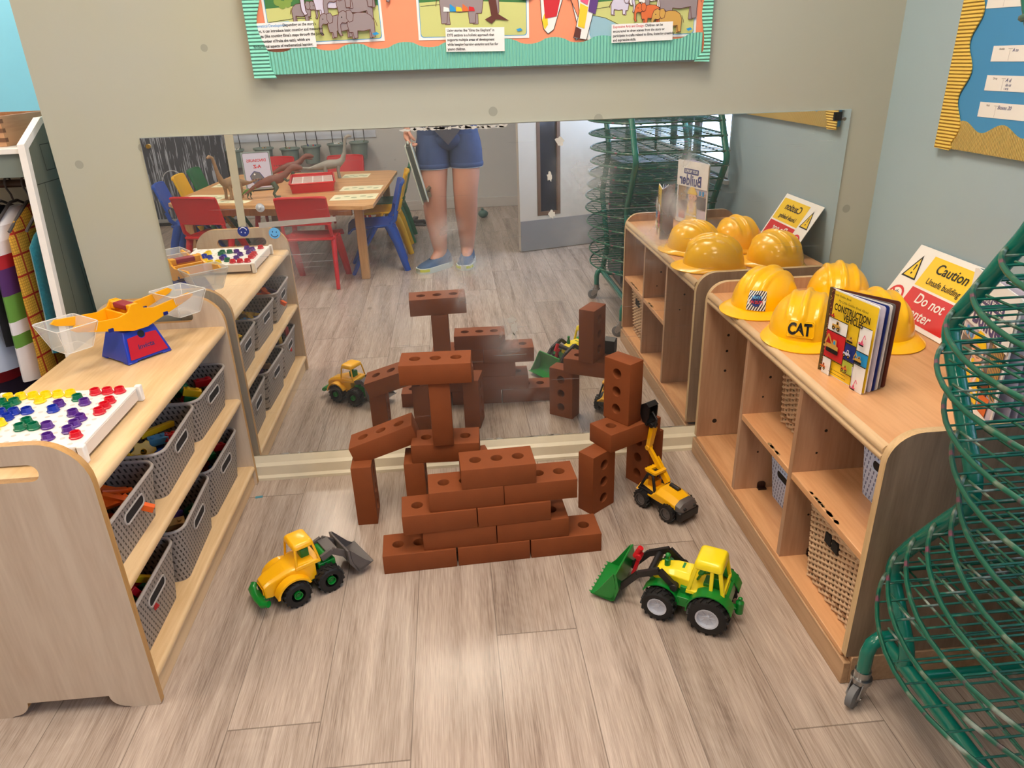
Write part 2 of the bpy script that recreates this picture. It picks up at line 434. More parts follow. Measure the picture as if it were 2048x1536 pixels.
# ================================================================== ceiling lamps (light builders)
LAMP = mat('lamp_diffuser', (255, 250, 240), emit=(255, 238, 216), es=CEIL_LIGHT)
LAMPF = mat('lamp_frame', (235, 235, 232), rough=0.4)
def ceiling_light(x, y, label, first=[None]):
    if first[0] is None:
        t = thing('ceiling_light', label, 'ceiling light', (x, y, 2.65), 0, 'square ceiling light panels')
        f = MB()
        f.box(-.31, .31, -.31, -.295, -.03, -.0005).box(-.31, .31, .295, .31, -.03, -.0005).box(-.31, -.295, -.295, .295, -.03, -.0005).box(.295, .31, -.295, .295, -.03, -.0005)
        f.build('frame', LAMPF, t)
        MB().box(-.293, .293, -.293, .293, -.022, -.012).build('diffuser', LAMP, t, smooth=0)
        first[0] = t
    else: dup(first[0], (x, y, 2.65), 0, label, 'square ceiling light panels')
ceiling_light(-.05, -1.78, 'square white ceiling light panel above the middle of the room in front of the mirror')
ceiling_light(-1.45, -3.55, 'square white ceiling light panel above the children table')
ceiling_light(0.20, -0.78, 'square white ceiling light panel closest to the mirror wall')
ceiling_light(-1.9, -1.25, 'square white ceiling light panel to the left of the maple shelf')
ceiling_light(-2.0, 0.85, 'added square white ceiling light panel that brightens the light blue wall')  # unseen panel, added to brighten the blue wall beyond the costume rail

# ================================================================== room shell
struct('floor', MB().box(-3.5, 1.42, -4.9, 1.5, -0.05, 0), floor_material(), 'grey oak plank floor', smooth=0)
WALL = painted_wall('wall_paint_sage', (177, 178, 164), stain=(180, 178, 150), dots=0.45)
WALLB = painted_wall('wall_paint_blue_grey', (166, 190, 200), stain=(160, 182, 196))
WALLW = painted_wall('wall_paint_white', (205, 203, 200), stain=(190, 190, 192), dots=0.3)
struct('wall_back', MB().box(-1.10, 1.32, .007, .16, 0, 2.65), WALL, 'sage painted wall behind the mirror', smooth=0)
wr = MB()
wr.box(1.32, 1.44, -1.25, .16, 0, 2.65).box(1.32, 1.44, -4.8, -3.3, 0, 2.65).box(1.32, 1.44, -3.3, -1.25, 0, .72).box(1.32, 1.44, -3.3, -1.25, 2.2, 2.65)
struct('wall_right', wr, WALLB, 'pale blue grey wall on the right', smooth=0)
struct('wall_rear', MB().box(-3.5, 1.44, -4.9, -4.8, 0, 2.65), WALLW, 'white wall across the room seen in the mirror', smooth=0)
struct('wall_left', MB().box(-3.5, -3.4, -4.8, 1.5, 0, 2.65), WALLW, 'far left wall of the room', smooth=0)
struct('wall_passage', MB().box(-3.4, -1.0, 1.4, 1.5, 0, 2.65), mat('wall_sky_blue', (150, 224, 252), rough=0.6), 'light blue wall beyond the costume rail', smooth=0)
struct('wall_passage_side', MB().box(-1.0, -0.9, .161, 1.5, 0, 2.65), mat('wall_sky_blue2', (170, 225, 248), rough=0.6), 'pale blue side wall behind the mirror wall', smooth=0)
struct('ceiling', MB().box(-3.5, 1.44, -4.9, 1.5, 2.65, 2.72), mat('ceiling_white', (208, 207, 202), rough=0.8), 'white ceiling', smooth=0)
SKIRT = mat('skirting_cream', (226, 216, 190), rough=0.35, noise=0.10, nscale=14)
prof = [(.0065, 0.0), (-.030, 0.0), (-.030, .010), (-.022, .018), (-.0205, .050), (-.012, .060), (-.0025, .0815), (.0065, .0815)]
sk = MB()
sk.prism([(-p[0], p[1]) for p in prof], -1.10, 1.319, 0, Matrix(((0, 0, 1, 0), (-1, 0, 0, 0), (0, 1, 0, 0), (0, 0, 0, 1))))
struct('baseboard_back', sk, SKIRT, 'cream wooden skirting board below the mirror', smooth=0)
struct('baseboard_rear', MB().box(-3.4, 1.31, -4.799, -4.78, 0, .09), mat('skirting_white', (205, 200, 195), rough=0.4), 'white skirting board across the room', bevel=.003)
struct('baseboard_right', MB().box(1.30, 1.3195, -4.78, -.031, 0, .085), SKIRT, 'cream skirting board on the right wall', bevel=.003)

# window in the right wall, behind the wire rack
FR = mat('window_frame_white', (225, 228, 230), rough=0.35)
DK = mat('window_frame_dark', (58, 48, 42), rough=0.5)
wf = MB()
for y in (-3.3, -2.62, -1.31): wf.box(1.335, 1.40, y, y+.06, .72, 2.2)
wf.box(1.335, 1.40, -3.24, -1.31, .72, .78).box(1.335, 1.40, -3.24, -1.31, 2.14, 2.2)
wf.box(1.335, 1.40, -2.56, -1.31, 1.5, 1.54)
win = struct('window_1', wf, FR, 'white framed window in the right wall behind the wire rack', bevel=.004)
MB().box(1.30, 1.335, -3.32, -1.23, .70, .72).build('window_sill', FR, win, bevel=.003)
MB().box(1.36, 1.37, -3.24, -1.31, .78, 2.14).build('pane', mat('daylight_pane', (215, 228, 245), rough=0.3, emit=(190, 214, 250), es=WIN_LIGHT), win, smooth=0)
d_ = MB()
for y in (-2.30, -2.02, -1.86): d_.box(1.342, 1.357, y, y+.085, .78, 2.14)
d_.build('curtain_strip', DK, win)

# open door seen in the mirror
dd = Vector((.9596, -.2813, 0)); 
DM = frame((.470, -2.957, 0), dd, (0, 0, 1))      # local x along door, local y up, local z = outward
door = MB()
door.plate([rrect(0, .83, .006, 2.0, 0), rrect(.135, .315, .25, 1.80, 0)], .040, 0, DM)
DW = mat('door_cream', (208, 202, 192), rough=0.4, noise=0.05)
dob = struct('door_1', door, DW, 'cream door standing open with a narrow vision panel', smooth=0)
k = MB().box(.002, .828, .008, .222, .0202, .0225, 0, DM).box(.002, .828, .008, .222, -.0225, -.0202, 0, DM)
k.build('kick_plate', mat('kick_grey', (140, 141, 145), rough=0.35), dob, smooth=0)
g = MB().plate([rrect(.137, .313, .252, 1.798, 0), rrect(.160, .290, .275, 1.775, 0)], .050, 0, DM)
g.build('glazing_bead', mat('bead_brown', (112, 84, 66), rough=0.45, noise=.2, nscale=30), dob, smooth=0)
MB().box(.160, .290, .275, 1.775, -.004, .004, 0, DM).build('glazing', mat('door_glass_dark', (38, 42, 52), rough=0.12, noise=.5, nscale=12), dob, smooth=0)
h = MB().cyl((.76, 1.0, .02), (.76, 1.0, .055), .009, M=DM).cyl((.765, 1.0, .055), (.66, 1.0, .055), .009, M=DM).cyl((.76, 1.0, .0201), (.76, 1.0, .026), .025, M=DM)
h.build('door_handle', mat('steel_handle', (190, 190, 190), rough=.3, metal=1), dob)
dob['label'] = 'cream door standing open with a narrow dark vision panel'

# ================================================================== mirror
mi_ = MB()
mi_.box(-.856, 1.203, -.001, .0062, .0825, 1.111, 0)
mi = top('wall_mirror', mi_, mirror_material(), 'wide frameless scratched wall mirror above the cream skirting board', 'mirror', smooth=0, bevel=.0015, seg=1)
MET = mat('screw_metal', (150, 148, 142), rough=.3, metal=1)
BLK = mat('black_plastic', (18, 18, 19), rough=.35)
cap = MB().box(1.150, 1.172, -.006, -.0012, 1.080, 1.104, 1).cyl((1.181, -.0012, 1.084), (1.181, -.007, 1.084), .005, mi=0, n=14)
cap.build('corner_clip', [MET, BLK], mi)
cap = MB().cyl((-.835, -.0012, 1.088), (-.835, -.006, 1.088), .006, n=14)
cap.build('corner_screw', mat('screw_brass', (190, 160, 90), rough=.35, metal=1), mi)
# places where the silvering has flaked away
fl = MB(); random.seed(3)
def blob(mb, cx, cz, rx, rz, y, mi=0, n=16, j=.35):
    pts = []
    for i in range(n):
        a = 2*PI*i/n; q = 1+random.uniform(-j, j)
        pts.append((cx+rx*q*math.cos(a), y, cz+rz*q*math.sin(a)))
    mb.face(pts, mi)
x = -.12
while x < .17:
    blob(fl, x, 1.103+random.uniform(-.001, .002), random.uniform(.008, .02), random.uniform(.003, .005), -.0014); x += random.uniform(.01, .03)
for (x, z, a, b) in ((.175, .485, .010, .020), (.165, .515, .013, .010), (.170, .46, .006, .012), (.325, 1.055, .012, .011), (.295, .955, .008, .013), (.300, .845, .009, .014)):
    blob(fl, x, z, a, b, -.0014)
x = -.70
while x < .78:
    if random.random() < .7: blob(fl, x, .0845, random.uniform(.004, .02), random.uniform(.001, .003), -.0014, j=.5)
    x += random.uniform(.012, .05)
FLM = mat('flake_grey', (200, 198, 190), rough=.7, noise=.2, nscale=40)
for f in fl.f: MB().add([fl.v[i] for i in f], [list(range(len(f)))]).build('flaked_patch', FLM, mi, smooth=0)

TAPE = mat('masking_tape', (190, 184, 160), rough=.5, noise=.12, nscale=30, alpha=.78)
t_ = MB(); t_.prism([(-.631, .852), (-.609, .852), (-.600, 1.110), (-.624, 1.110)], .0016, .0024, 0, Matrix(((1, 0, 0, 0), (0, 0, -1, 0), (0, 1, 0, 0), (0, 0, 0, 1))))
top('tape_strip', t_, TAPE, 'upright strip of old beige tape on the left of the mirror', 'tape', 'tape strips stuck on the mirror', smooth=0)
t_ = MB(); t_.prism([(-.572, .846), (-.346, .855), (-.347, .869), (-.573, .862)], .0016, .0024, 0, Matrix(((1, 0, 0, 0), (0, 0, -1, 0), (0, 1, 0, 0), (0, 0, 0, 1))))
top('tape_strip', t_, mat('tape_grey', (172, 166, 158), rough=.5, noise=.12, nscale=30, alpha=.9), 'level strip of grey tape on the mirror left of the person', 'tape', 'tape strips stuck on the mirror', smooth=0)
def smiley(x, z, col, face, label, flip):
    s = MB(); X = frame((x, -.0016, z), (1, 0, 0), (0, 0, 1)) @ RZ(flip)
    s.prism(circ(0, 0, .0165, 28), 0, .0008, 0, X)
    X2 = X @ T(0, 0, .0009)
    for e in (-.0055, .0055): s.prism(circ(e, .004, .0014, 10, .0024), 0, .0002, 1, X2)
    pts = [(.0105*math.cos(R(a)), .0105*math.sin(R(a))) for a in range(200, 341, 14)]
    s.tube([(p[0], p[1], .0001) for p in pts], .0011, 5, mi=1, M=X2)
    top('smiley_sticker', s, [mat('sticker_'+label.split()[1], col, rough=.35), face], label, 'sticker', 'smiley stickers on the mirror', smooth=0)
smiley(-.620, .840, (28, 52, 128), mat('sticker_white', (225, 230, 240)), 'round navy smiley sticker on the mirror under the upright tape', 170)
smiley(-.531, .829, (100, 175, 230), mat('sticker_ink', (25, 40, 80)), 'round pale blue smiley sticker on the mirror under the level tape', -8)
s = MB(); X = frame((-.560, -.0012, .905), (1, 0, 0), (0, 0, 1))
s.lathe([(.0, 0), (.013, .0003), (.012, .0018), (.006, .004), (.003, .007), (.0025, .010), (0, .011)], 20, 0, X, cap=False)
top('suction_cup', s, mat('clear_rubber', (225, 228, 230), rough=.15, trans=.5), 'clear suction cup stuck on the mirror beside the upright tape', 'suction cup')
# ================================================================== left shelf unit (maple laminate)
MAPLE = wood('maple_panel', (208, 190, 168), (190, 169, 146), rough=.42, axis='z')
MAPLE_T = wood('maple_board', (228, 196, 150), (210, 172, 122), rough=.38, axis='y')
EDGE = wood('maple_edging', (198, 152, 92), (176, 130, 74), rough=.4, axis='z', sc=2)
DOT = mat('dowel_hole', (38, 26, 18), rough=.8)
ls = thing('storage_shelf', 'pale maple low storage shelf on the left holding grey baskets', 'shelf unit', (0, 0, 0))
def end_panel_outline():
    o = []
    o += [(-.712, .004), (-.718, .0), (-.775, 0.0)]
    for a in range(0, 91, 15): o.append((-.781-.035*math.sin(R(a))*1.0, .004+.034*(1-math.cos(R(a)))))
    o += [(-.985, .038)]
    for a in range(90, -1, -15): o.append((-1.022+.035*math.sin(R(a)), .004+.034*(1-math.cos(R(a)))))
    o += [(-1.030, 0.0), (-1.092, 0.0), (-1.097, .004)]
    o += [(-1.097, .56)]
    for i in range(0, 9):
        a = R(180-90*i/8); o.append((-1.007+.09*math.cos(a), .572+.09*math.sin(a)))
    for i in range(0, 9):
        a = R(90-90*i/8); o.append((-.800+.09*math.cos(a), .572+.09*math.sin(a)))
    o += [(-.710, .55)]
    return o[::-1]
slot = rrect(-1.005, -.800, .585, .621, .0175, 6)[::-1]
XZ = Matrix(((1, 0, 0, 0), (0, 0, -1, 0), (0, 1, 0, 0), (0, 0, 0, 1)))   # local (x,y,z) -> (x,-z,y)
for yc, nm in ((-.9525, 'near'), (-.0415, 'far')):
    p = MB(); p.plate([end_panel_outline(), slot], .0172, 0, T(0, yc, 0) @ XZ)
    # coloured edging where the panel is seen end on
    n = len(p.f)
    for i in range(n):
        vs = [Vector(p.v[j]) for j in p.f[i]]
        nn = (vs[1]-vs[0]).cross(vs[2]-vs[1])
        if nn.length and abs(nn.normalized().y) < .5: p.m[i] = 1
    if nm == 'far':
        p.prism(circ(-1.045, .625, .0042, 12), -.0001, .0003, 2, T(0, yc-.0087, 0) @ XZ)
        p.prism(circ(-1.02, .60, .0042, 12), -.0001, .0003, 2, T(0, yc+.0088, 0) @ XZ @ Matrix.Scale(-1, 4, (0, 0, 1)))
    p.build('end_panel', [MAPLE, EDGE, DOT], ls, smooth=30)
def board(x0, x1, z0, z1, nm, y0=-.9435, y1=-.0505):
    b = MB()
    # rounded front nosing
    t = z1-z0; r = t*.42
    pr = [(x0, z0), (x1-r, z0)]+[(x1-r+r*math.cos(R(a)), z0+r+r*math.sin(R(a))) for a in (-60, -30, 0)]+[(x1-r+r*math.cos(R(a)), z1-r+r*math.sin(R(a))) for a in (0, 30, 60)]+[(x1-r, z1), (x0, z1)]
    b.prism(pr, -y1, -y0, 0, XZ)
    b.build(nm, MAPLE_T, ls, smooth=40)
board(-1.090, -.712, .541, .565, 'top_board'); board(-1.082, -.712, .298, .320, 'shelf_board'); board(-1.082, -.712, .052, .072, 'bottom_board')
MB().box(-.738, -.722, -.9435, -.0505, .001, .0515).build('plinth', MAPLE_T, ls)
MB().box(-1.092, -1.084, -.9435, -.0505, .0725, .5405).build('back_panel', MAPLE, ls, smooth=0)

# ================================================================== right shelf unit (beech laminate)
BEECH = wood('beech_panel', (190, 152, 122), (168, 128, 98), rough=.4, axis='z')
BEECH_T = wood('beech_board', (224, 172, 124), (204, 148, 102), rough=.34, axis='y')
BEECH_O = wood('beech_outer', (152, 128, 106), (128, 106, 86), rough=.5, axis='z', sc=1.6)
BEDGE = wood('beech_edging', (214, 184, 140), (192, 160, 116), rough=.4, axis='z', sc=2)
rs = thing('storage_shelf', 'warm beech low storage shelf on the right with open cubbies under the toy helmets', 'shelf unit', (0, 0, 0))
def rpanel(yc, th, z0, full=True):
    o = [(.785, z0), (1.300, z0), (1.300, .56)]
    for i in range(0, 9):
        a = R(90*i/8); o.append((1.235+.065*math.cos(a), .557+.063*math.sin(a)))
    for i in range(0, 9):
        a = R(90+90*i/8); o.append((.850+.065*math.cos(a), .557+.063*math.sin(a)))
    p = MB(); p.plate([o], th, 0, T(0, yc, 0) @ XZ)
    for i in range(len(p.f)):
        vs = [Vector(p.v[j]) for j in p.f[i]]
        nn = (vs[1]-vs[0]).cross(vs[2]-vs[1])
        if nn.length:
            nn.normalize()
            if abs(nn.y) < .5: p.m[i] = 1
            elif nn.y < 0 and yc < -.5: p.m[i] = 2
            elif nn.y > 0 and yc > -.5: p.m[i] = 0
    return p
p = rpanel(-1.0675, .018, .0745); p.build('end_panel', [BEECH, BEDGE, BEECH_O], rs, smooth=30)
p = rpanel(-.0560, .018, .0745)
for z in (.44, .385, .315, .13): p.prism(circ(.865 if z > .2 else .845, z, .0045 if z > .2 else .008, 10), 0, .0003, 3, T(0, -.0651, 0) @ XZ)
p.build('end_panel', [BEECH, BEDGE, BEECH_O, DOT], rs, smooth=30)
def rboard(y0, y1, z0, z1, nm, x0=.789, x1=1.290, M_=None):
    MB().box(x0, x1, y0, y1, z0, z1).build(nm, M_ or BEECH_T, rs, bevel=.0015, seg=1)
rboard(-1.0580, -.0655, .560, .585, 'top_board', x0=.800)
lip = MB()
pr = [(.797, .550), (.788, .552), (.784, .558), (.784, .564), (.788, .568), (.784, .573), (.785, .580), (.790, .586), (.798, .5875), (.7995, .586), (.7995, .550)]
lip.prism(pr, .0655, 1.0580, 0, XZ); lip.build('front_lip', wood('lip_wood', (216, 186, 146), (190, 156, 116), rough=.3, axis='y'), rs, smooth=50)
rboard(-1.0580, -.0655, .060, .0745, 'bottom_board', x0=.786)
for (a, b) in ((-.7110, -.4060), (-1.0580, -.7290)): rboard(a, b, .312, .330, 'shelf_board')
for i, y in enumerate((-.397, -.720)):
    d = MB().box(.789, 1.289, y-.0088, y+.0088, .0747, .5598)
    for (x, z, r_) in ((.86, .44, .004), (.85, .20, .003), (.845, .38, .003)): d.prism(circ(x, z, r_, 10), 0, .0003, 1, T(0, y-.0089, 0) @ XZ)
    for (x, z, r_) in ((.86, .44, .004), (.845, .38, .003)): d.prism(circ(x, z, r_, 10), 0, .0003, 1, T(0, y+.0092, 0) @ XZ)
    o = d.build('divider', [BEECH, DOT], rs, bevel=0)
    bk = MB().box(.860, .885, y-.0230, y-.0095, .0752, .0790).prism(rrect(.860, .885, .0755, .098, .008, 4), 0.0, .003, 0, T(0, y-.0095, 0) @ XZ)
    bk.build('corner_bracket', mat('bracket_brown', (48, 28, 24), rough=.3), rs)
MB().box(1.2905, 1.2985, -1.058, -.0655, .0747, .5598).build('back_panel', BEECH, rs, smooth=0)
b_ = MB().box(.782, .798, -1.080, -.040, .0006, .0595).box(.7985, 1.299, -1.080, -1.064, .0006, .0735)
b_.build('plinth', wood('plinth_wood', (196, 160, 124), (168, 132, 98), rough=.4, axis='y'), rs, bevel=.0015)
MB().box(.7985, 1.29, -.056, -.040, .0006, .0595).build('plinth_return', BEECH, rs)
ch = MB(); random.seed(5)
for (cy, n) in ((-.90, 26), (-.615, 14)):
    for i in range(n):
        yy = cy+random.gauss(0, .035 if n > 20 else .018); s_ = random.uniform(.002, .0055)
        blobp = [(.7895+random.uniform(0, .001)+abs(s_)*math.cos(a)*1.0+.004, yy+s_*1.6*math.sin(a), .3303) for a in [2*PI*j/7 for j in range(7)]]
        ch.face(blobp)
ch.build('chipped_veneer', mat('chipboard', (150, 122, 84), rough=.9, noise=.35, nscale=300), rs, smooth=0)
# ================================================================== foam bricks
BR = mat('foam_brick', (134, 70, 34), rough=.72, spec=.3, noise=.10, nscale=18, bump=.10, bscale=200)
def brick_mesh():
    m = MB()
    m.plate([rrect(-.1, .1, -.05, .05, .0015, 2)]+[circ(c, 0, .0155, 22)[::-1] for c in (-.058, 0, .058)], .0598, 0, None, bevel=.0016)
    return m
_b = brick_mesh().build('foam_brick', BR, smooth=40)
_b['category'] = 'toy brick'; _b['group'] = 'terracotta foam bricks with three holes'
_first = [True]
def brick(x, y, z, ang, label, base=None, tilt=None):
    o = _b if _first[0] else _b.copy()
    if _first[0]: _first[0] = False
    else: COL.objects.link(o)
    M = T(x, y, z) @ RZ(ang)
    if tilt is not None: M = M @ tilt
    if base == 'vx': M = M @ RY(90) @ RX(0)        # stands on end, holes facing local x
    if base == 'vy': M = M @ RX(90) @ RZ(90)       # stands on end, holes facing local y
    o.matrix_world = M
    o['label'] = label
W_ = [(-.1525, -.522, 2.6, 'left end of the bottom row'), (.0520, -.512, 2.4, 'middle of the bottom row'), (.2560, -.504, 1.9, 'right end of the bottom row')]
for x, y, a, s_ in W_: brick(x, y, .030, a, 'foam brick lying at the %s of the low brick wall' % s_)
brick(-.039, -.512, .090, 1.9, 'foam brick lying at the left of the second row of the low brick wall')
brick(.163, -.504, .090, 2.3, 'foam brick lying at the right of the second row of the low brick wall')
brick(-.090, -.517, .150, 3.0, 'foam brick at the left of the third row of the low brick wall')
brick(.1125, -.507, .150, 2.8, 'foam brick lying at the right of the third row of the low brick wall')
brick(-.0140, -.508, .210, 2.5, 'foam brick lying at the left of the fourth row of the low brick wall')
brick(.1870, -.498, .210, 2.3, 'foam brick lying at the right of the fourth row of the low brick wall')
brick(.075, -.503, .270, 2.6, 'foam brick with three holes showing, lying on the very top of the low brick wall')
brick(-.318, -.283, .100, .8, 'foam brick standing on end under the sloping brick on the left', 'vx')
brick(-.162, -.281, .100, -.5, 'foam brick on end at the front left under the left tower beam', 'vx')
brick(.034, -.300, .100, 12, 'foam brick on end under the right of the left tower, half hidden by the wall', 'vx')
brick(-.064, -.285, .230, -3.0, 'foam brick lying level as the beam that carries the slim upright brick')
brick(-.070, -.294, .3605, .5, 'slim upright foam brick between the beam and the topmost brick of the left tower', 'vx')
brick(-.075, -.303, .4905, -2.6, 'topmost foam brick of the left tower, balanced level with three holes up')
brick(-.2505, -.236, .2405, 3.0, 'foam brick sloping up from the left column to the beam of the left tower', None, RY(-17.2) @ RX(-3))
brick(.387, -.322, .100, -52.9, 'foam brick standing on end at the front left under the right arch', 'vx')
brick(.566, -.204, .100, -59, 'foam brick standing on end behind the yellow digger', 'vy')
brick(.486, -.262, .230, 28.5, 'foam brick lying level across the two columns of the right arch')
brick(.478, -.248, .3605, -53.5, 'foam brick standing upright on top of the right arch with three holes facing left', 'vy')

# ================================================================== plastic baskets
def rr3(hx, hy, r, z, n=6, ox=0, oy=0):
    return [(p[0]+ox, p[1]+oy, z) for p in rrect(-hx, hx, -hy, hy, r, n)]
GREY = basket_material('basket_grey', (152, 142, 134), (60, 54, 50))
GREYRIM = mat('basket_grey_rim', (172, 163, 156), rough=.4)
BLUEB = basket_material('basket_blue', (204, 222, 255), (100, 120, 172))
BLUERIM = mat('basket_blue_rim', (196, 212, 248), rough=.4)
def make_basket(hx, hy, h, body, rim, label, cat, group, sx):
    """open tapering basket, long side along y; sx = side that faces the room (+1 or -1)"""
    t = thing('storage_basket', label, cat, group=group)
    m = MB(); tk = .0025
    def ring(k, z, ins=0.0): return rr3(hx*(.88+.12*k)-ins, hy*(.90+.10*k)-ins, .035*(.7+.3*k), z)
    outer = [ring(i/8, h*i/8) for i in range(9)]; inner = [ring(i/8, max(h*i/8, tk), tk) for i in range(9)]
    n = len(outer[0])
    # wall with a hand slot on both long sides
    yy0, yy1 = -.055, .055
    for rings, flip in ((outer, False), (inner, True)):
        vs = [p for r_ in rings for p in r_]; fs = []
        for i in range(8):
            for j in range(n):
                j2 = (j+1) % n; a = rings[i][j]; b = rings[i][j2]
                q = (i*n+j, i*n+j2, (i+1)*n+j2, (i+1)*n+j)
                fs.append(q if not flip else q[::-1])
        m.add(vs, fs, 0)
    m.face([p for p in outer[0]][::-1]); m.face([p for p in inner[0]])
    body_o = m.build('basket_body', body, t, smooth=50)
    rm = MB(); rm.tube([Vector(p) for p in rr3(hx-.001, hy-.001, .035, h)], .0042, 8, True)
    rm.build('rim', rim, t)
    # hand slot: dark opening framed by a raised rib on the room side
    zc = h*.70; xs = sx*(hx*(.88+.12*.70)+.0012)
    X = frame((xs, 0, zc), (0, 1*sx, 0), (0, 0, 1))
    s_ = MB(); s_.tube([X @ Vector((p[0], p[1], 0)) for p in rrect(-.048, .048, -.013, .013, .0125, 5)], .0030, 6, True)
    s_.build('handle_rib', rim, t)
    s2 = MB(); s2.prism(rrect(-.046, .046, -.011, .011, .0105, 5), -.0002, .0008, 0, X); s2.build('hand_slot', mat('slot_dark', (30, 24, 22), rough=.9), t, smooth=0)
    return t
lb = []
pos_u = [(-.800, 'nearest the camera, heaped with orange pieces'), (-.497, 'in the middle, with yellow and blue pieces'), (-.203, 'nearest the mirror, with coloured bricks')]
b0 = make_basket(.165, .1425, .128, GREY, GREYRIM, 'grey plastic basket on the upper left shelf '+pos_u[0][1], 'basket', 'grey baskets on the left shelf', 1)
b0.location = (-.893, pos_u[0][0], .3205); b0.rotation_euler = (0, 0, R(-1))
lb.append(b0)
for (y, s_), a in zip(pos_u[1:], (1.5, -1)): lb.append(dup(b0, (-.893, y, .3205), R(a), 'grey plastic basket on the upper left shelf '+s_))
b1 = make_basket(.165, .1425, .158, GREY, GREYRIM, 'deep grey basket on the bottom left shelf nearest the camera, red bar in its slot', 'basket', 'grey baskets on the left shelf', 1)
b1.location = (-.898, -.800, .0725)
dup(b1, (-.893, -.505, .0725), R(2), 'deep grey plastic basket in the middle of the bottom left shelf')
dup(b1, (-.898, -.213, .0725), R(-1), 'deep grey plastic basket on the bottom left shelf nearest the mirror')
b2 = make_basket(.150, .115, .150, BLUEB, BLUERIM, 'pale blue plastic basket in the upper cubby nearest the wire rack', 'basket', 'pale blue baskets on the right shelf', -1)
b2.location = (1.040, -.925, .3302)
dup(b2, (1.022, -.535, .0748), R(1), 'pale blue plastic basket in the lower middle cubby of the right shelf')

# ================================================================== wicker baskets
WK = mat('wicker', (205, 172, 138), rough=.55, noise=.30, nscale=60)
WK2 = mat('wicker_dark', (150, 112, 80), rough=.6, noise=.25, nscale=60)
def wicker(label):
    t = thing('wicker_basket', label, 'basket', group='wicker baskets on the right shelf')
    hx, hy, h = .125, .120, .205
    m = MB(); rows = 27
    per = rrect(-hx, hx, -hy, hy, .018, 3)
    # resample the perimeter
    def sample(poly, step):
        out = []; L_ = 0; n = len(poly)
        seg = [(Vector(poly[i]), Vector(poly[(i+1) % n])) for i in range(n)]
        tot = sum((b-a).length for a, b in seg); k = int(tot/step); k += k % 2
        d = tot/k; acc = 0; si = 0; a, b = seg[0]; l = (b-a).length
        for i in range(k):
            tgt = i*d
            while acc+l < tgt: acc += l; si += 1; a, b = seg[si]; l = (b-a).length
            p = a+(b-a)*((tgt-acc)/l); nrm = Vector(((b-a).y, -(b-a).x)).normalized(); out.append((p, nrm))
        return out
    P = sample(per, .0085)
    for r_ in range(rows):
        z = .006+(h-.014)*r_/(rows-1); k = .92+.08*r_/(rows-1)
        pts = []
        for i, (p, nn) in enumerate(P):
            w_ = .0042*math.cos(PI*i/2+PI*r_); q = p*k+nn*w_
            pts.append((q.x, q.y, z+random.uniform(-.0009, .0009)))
        m.tube(pts, .0037, 6, True, r_ % 2 if r_ in (3, 10, 16) else 0, flat=.85)
    for i in range(0, len(P), 4):
        p, nn = P[i]; m.tube([(p.x*.92, p.y*.92, 0.002), (p.x, p.y, h-.004)], .0032, 5, mi=1)
    m.build('woven_sides', [WK, WK2], t, smooth=60)
    rm = MB()
    for q in range(3):
        pts = [((p*1.0+nn*.004*math.cos(i*.6+q*2.1)).x, (p+nn*.004*math.cos(i*.6+q*2.1)).y, h-.002+.004*math.sin(i*.6+q*2.1)) for i, (p, nn) in enumerate(P)]
        rm.tube(pts, .0042, 6, True)
    rm.build('braided_rim', WK, t, smooth=60)
    MB().prism([(p[0]*.88, p[1]*.88) for p in per], .0005, .004).build('base', WK2, t)
    hd = MB()
    for yy in (-.028, .003): hd.box(-hx-.0075, -hx-.0012, yy, yy+.025, h-.048, h-.022)
    hd.build('hand_hole', mat('slot_dark', (30, 24, 22)), t, smooth=0)
    return t
random.seed(11)
w1 = wicker('wicker basket in the lower cubby nearest the wire rack'); w1.location = (.945, -.905, .0748)
dup(w1, (.998, -.563, .3302), R(3), 'wicker basket in the upper middle cubby of the right shelf')
# ================================================================== toy hard hats
HY = mat('helmet_yellow', (255, 192, 0), rough=.28, coat=.25, noise=.03)
INK = mat('print_black', (16, 15, 16), rough=.4)
def helmet(loc, rz, label, tilt=0):
    t = thing('toy_hard_hat', label, 'toy helmet', loc, R(rz), 'yellow toy hard hats on the right shelf')
    t.rotation_euler = (0, R(tilt), R(rz))
    def surf(a, k):          # a: angle, k: 0 rim .. 1 crown
        e = k*PI/2
        rr = math.cos(e)**.85; z = .108*math.sin(e)**.95
        x = .106*rr*math.cos(a); y = .088*rr*math.sin(a)
        if k < .985:
            ridge = 0
            for y0, amp, wd in ((0, .0075, .0075), (.036, .0055, .006), (-.036, .0055, .006)):
                ridge += amp*math.exp(-((y-y0)/wd)**4)
            fade = max(0, min(1, (k-.28)/.12)) if abs(y) < .06 else 0
            q = 1+ridge*fade/.1
        else: q = 1+.0075/.1
        return Vector((x*q, y*q, .0085+z*q))
    m = MB()
    m.grid(lambda u, v: surf(2*PI*u, v), 96, 26, True, False)
    m.build('shell', HY, t, smooth=70)
    # brim: a flared lip all round, long and dipping at the front
    br = MB()
    def brimf(u, v):
        a = 2*PI*u; f = max(0, math.cos(a))
        ext = .011+.034*f**.9 if f > 0 else .011
        ca, sa = math.cos(a), math.sin(a)
        p = Vector((.104*ca, .086*sa, .012))
        o = Vector((ca, sa*.9, 0)).normalized()
        prof = [(0, .006), (.35, .0035), (.85, -.004), (1.0, -.0075), (.97, -.0105), (.8, -.0075), (.3, -.002), (0, -.004)]
        k = min(int(round(v*8)), 8) % 8; s_, dz = prof[k]
        return p+o*ext*s_+Vector((0, 0, dz-.001*f))
    br.grid(brimf, 72, 9, True, False)
    br.build('brim', HY, t, smooth=50)
    return t, surf
ZT = .5852
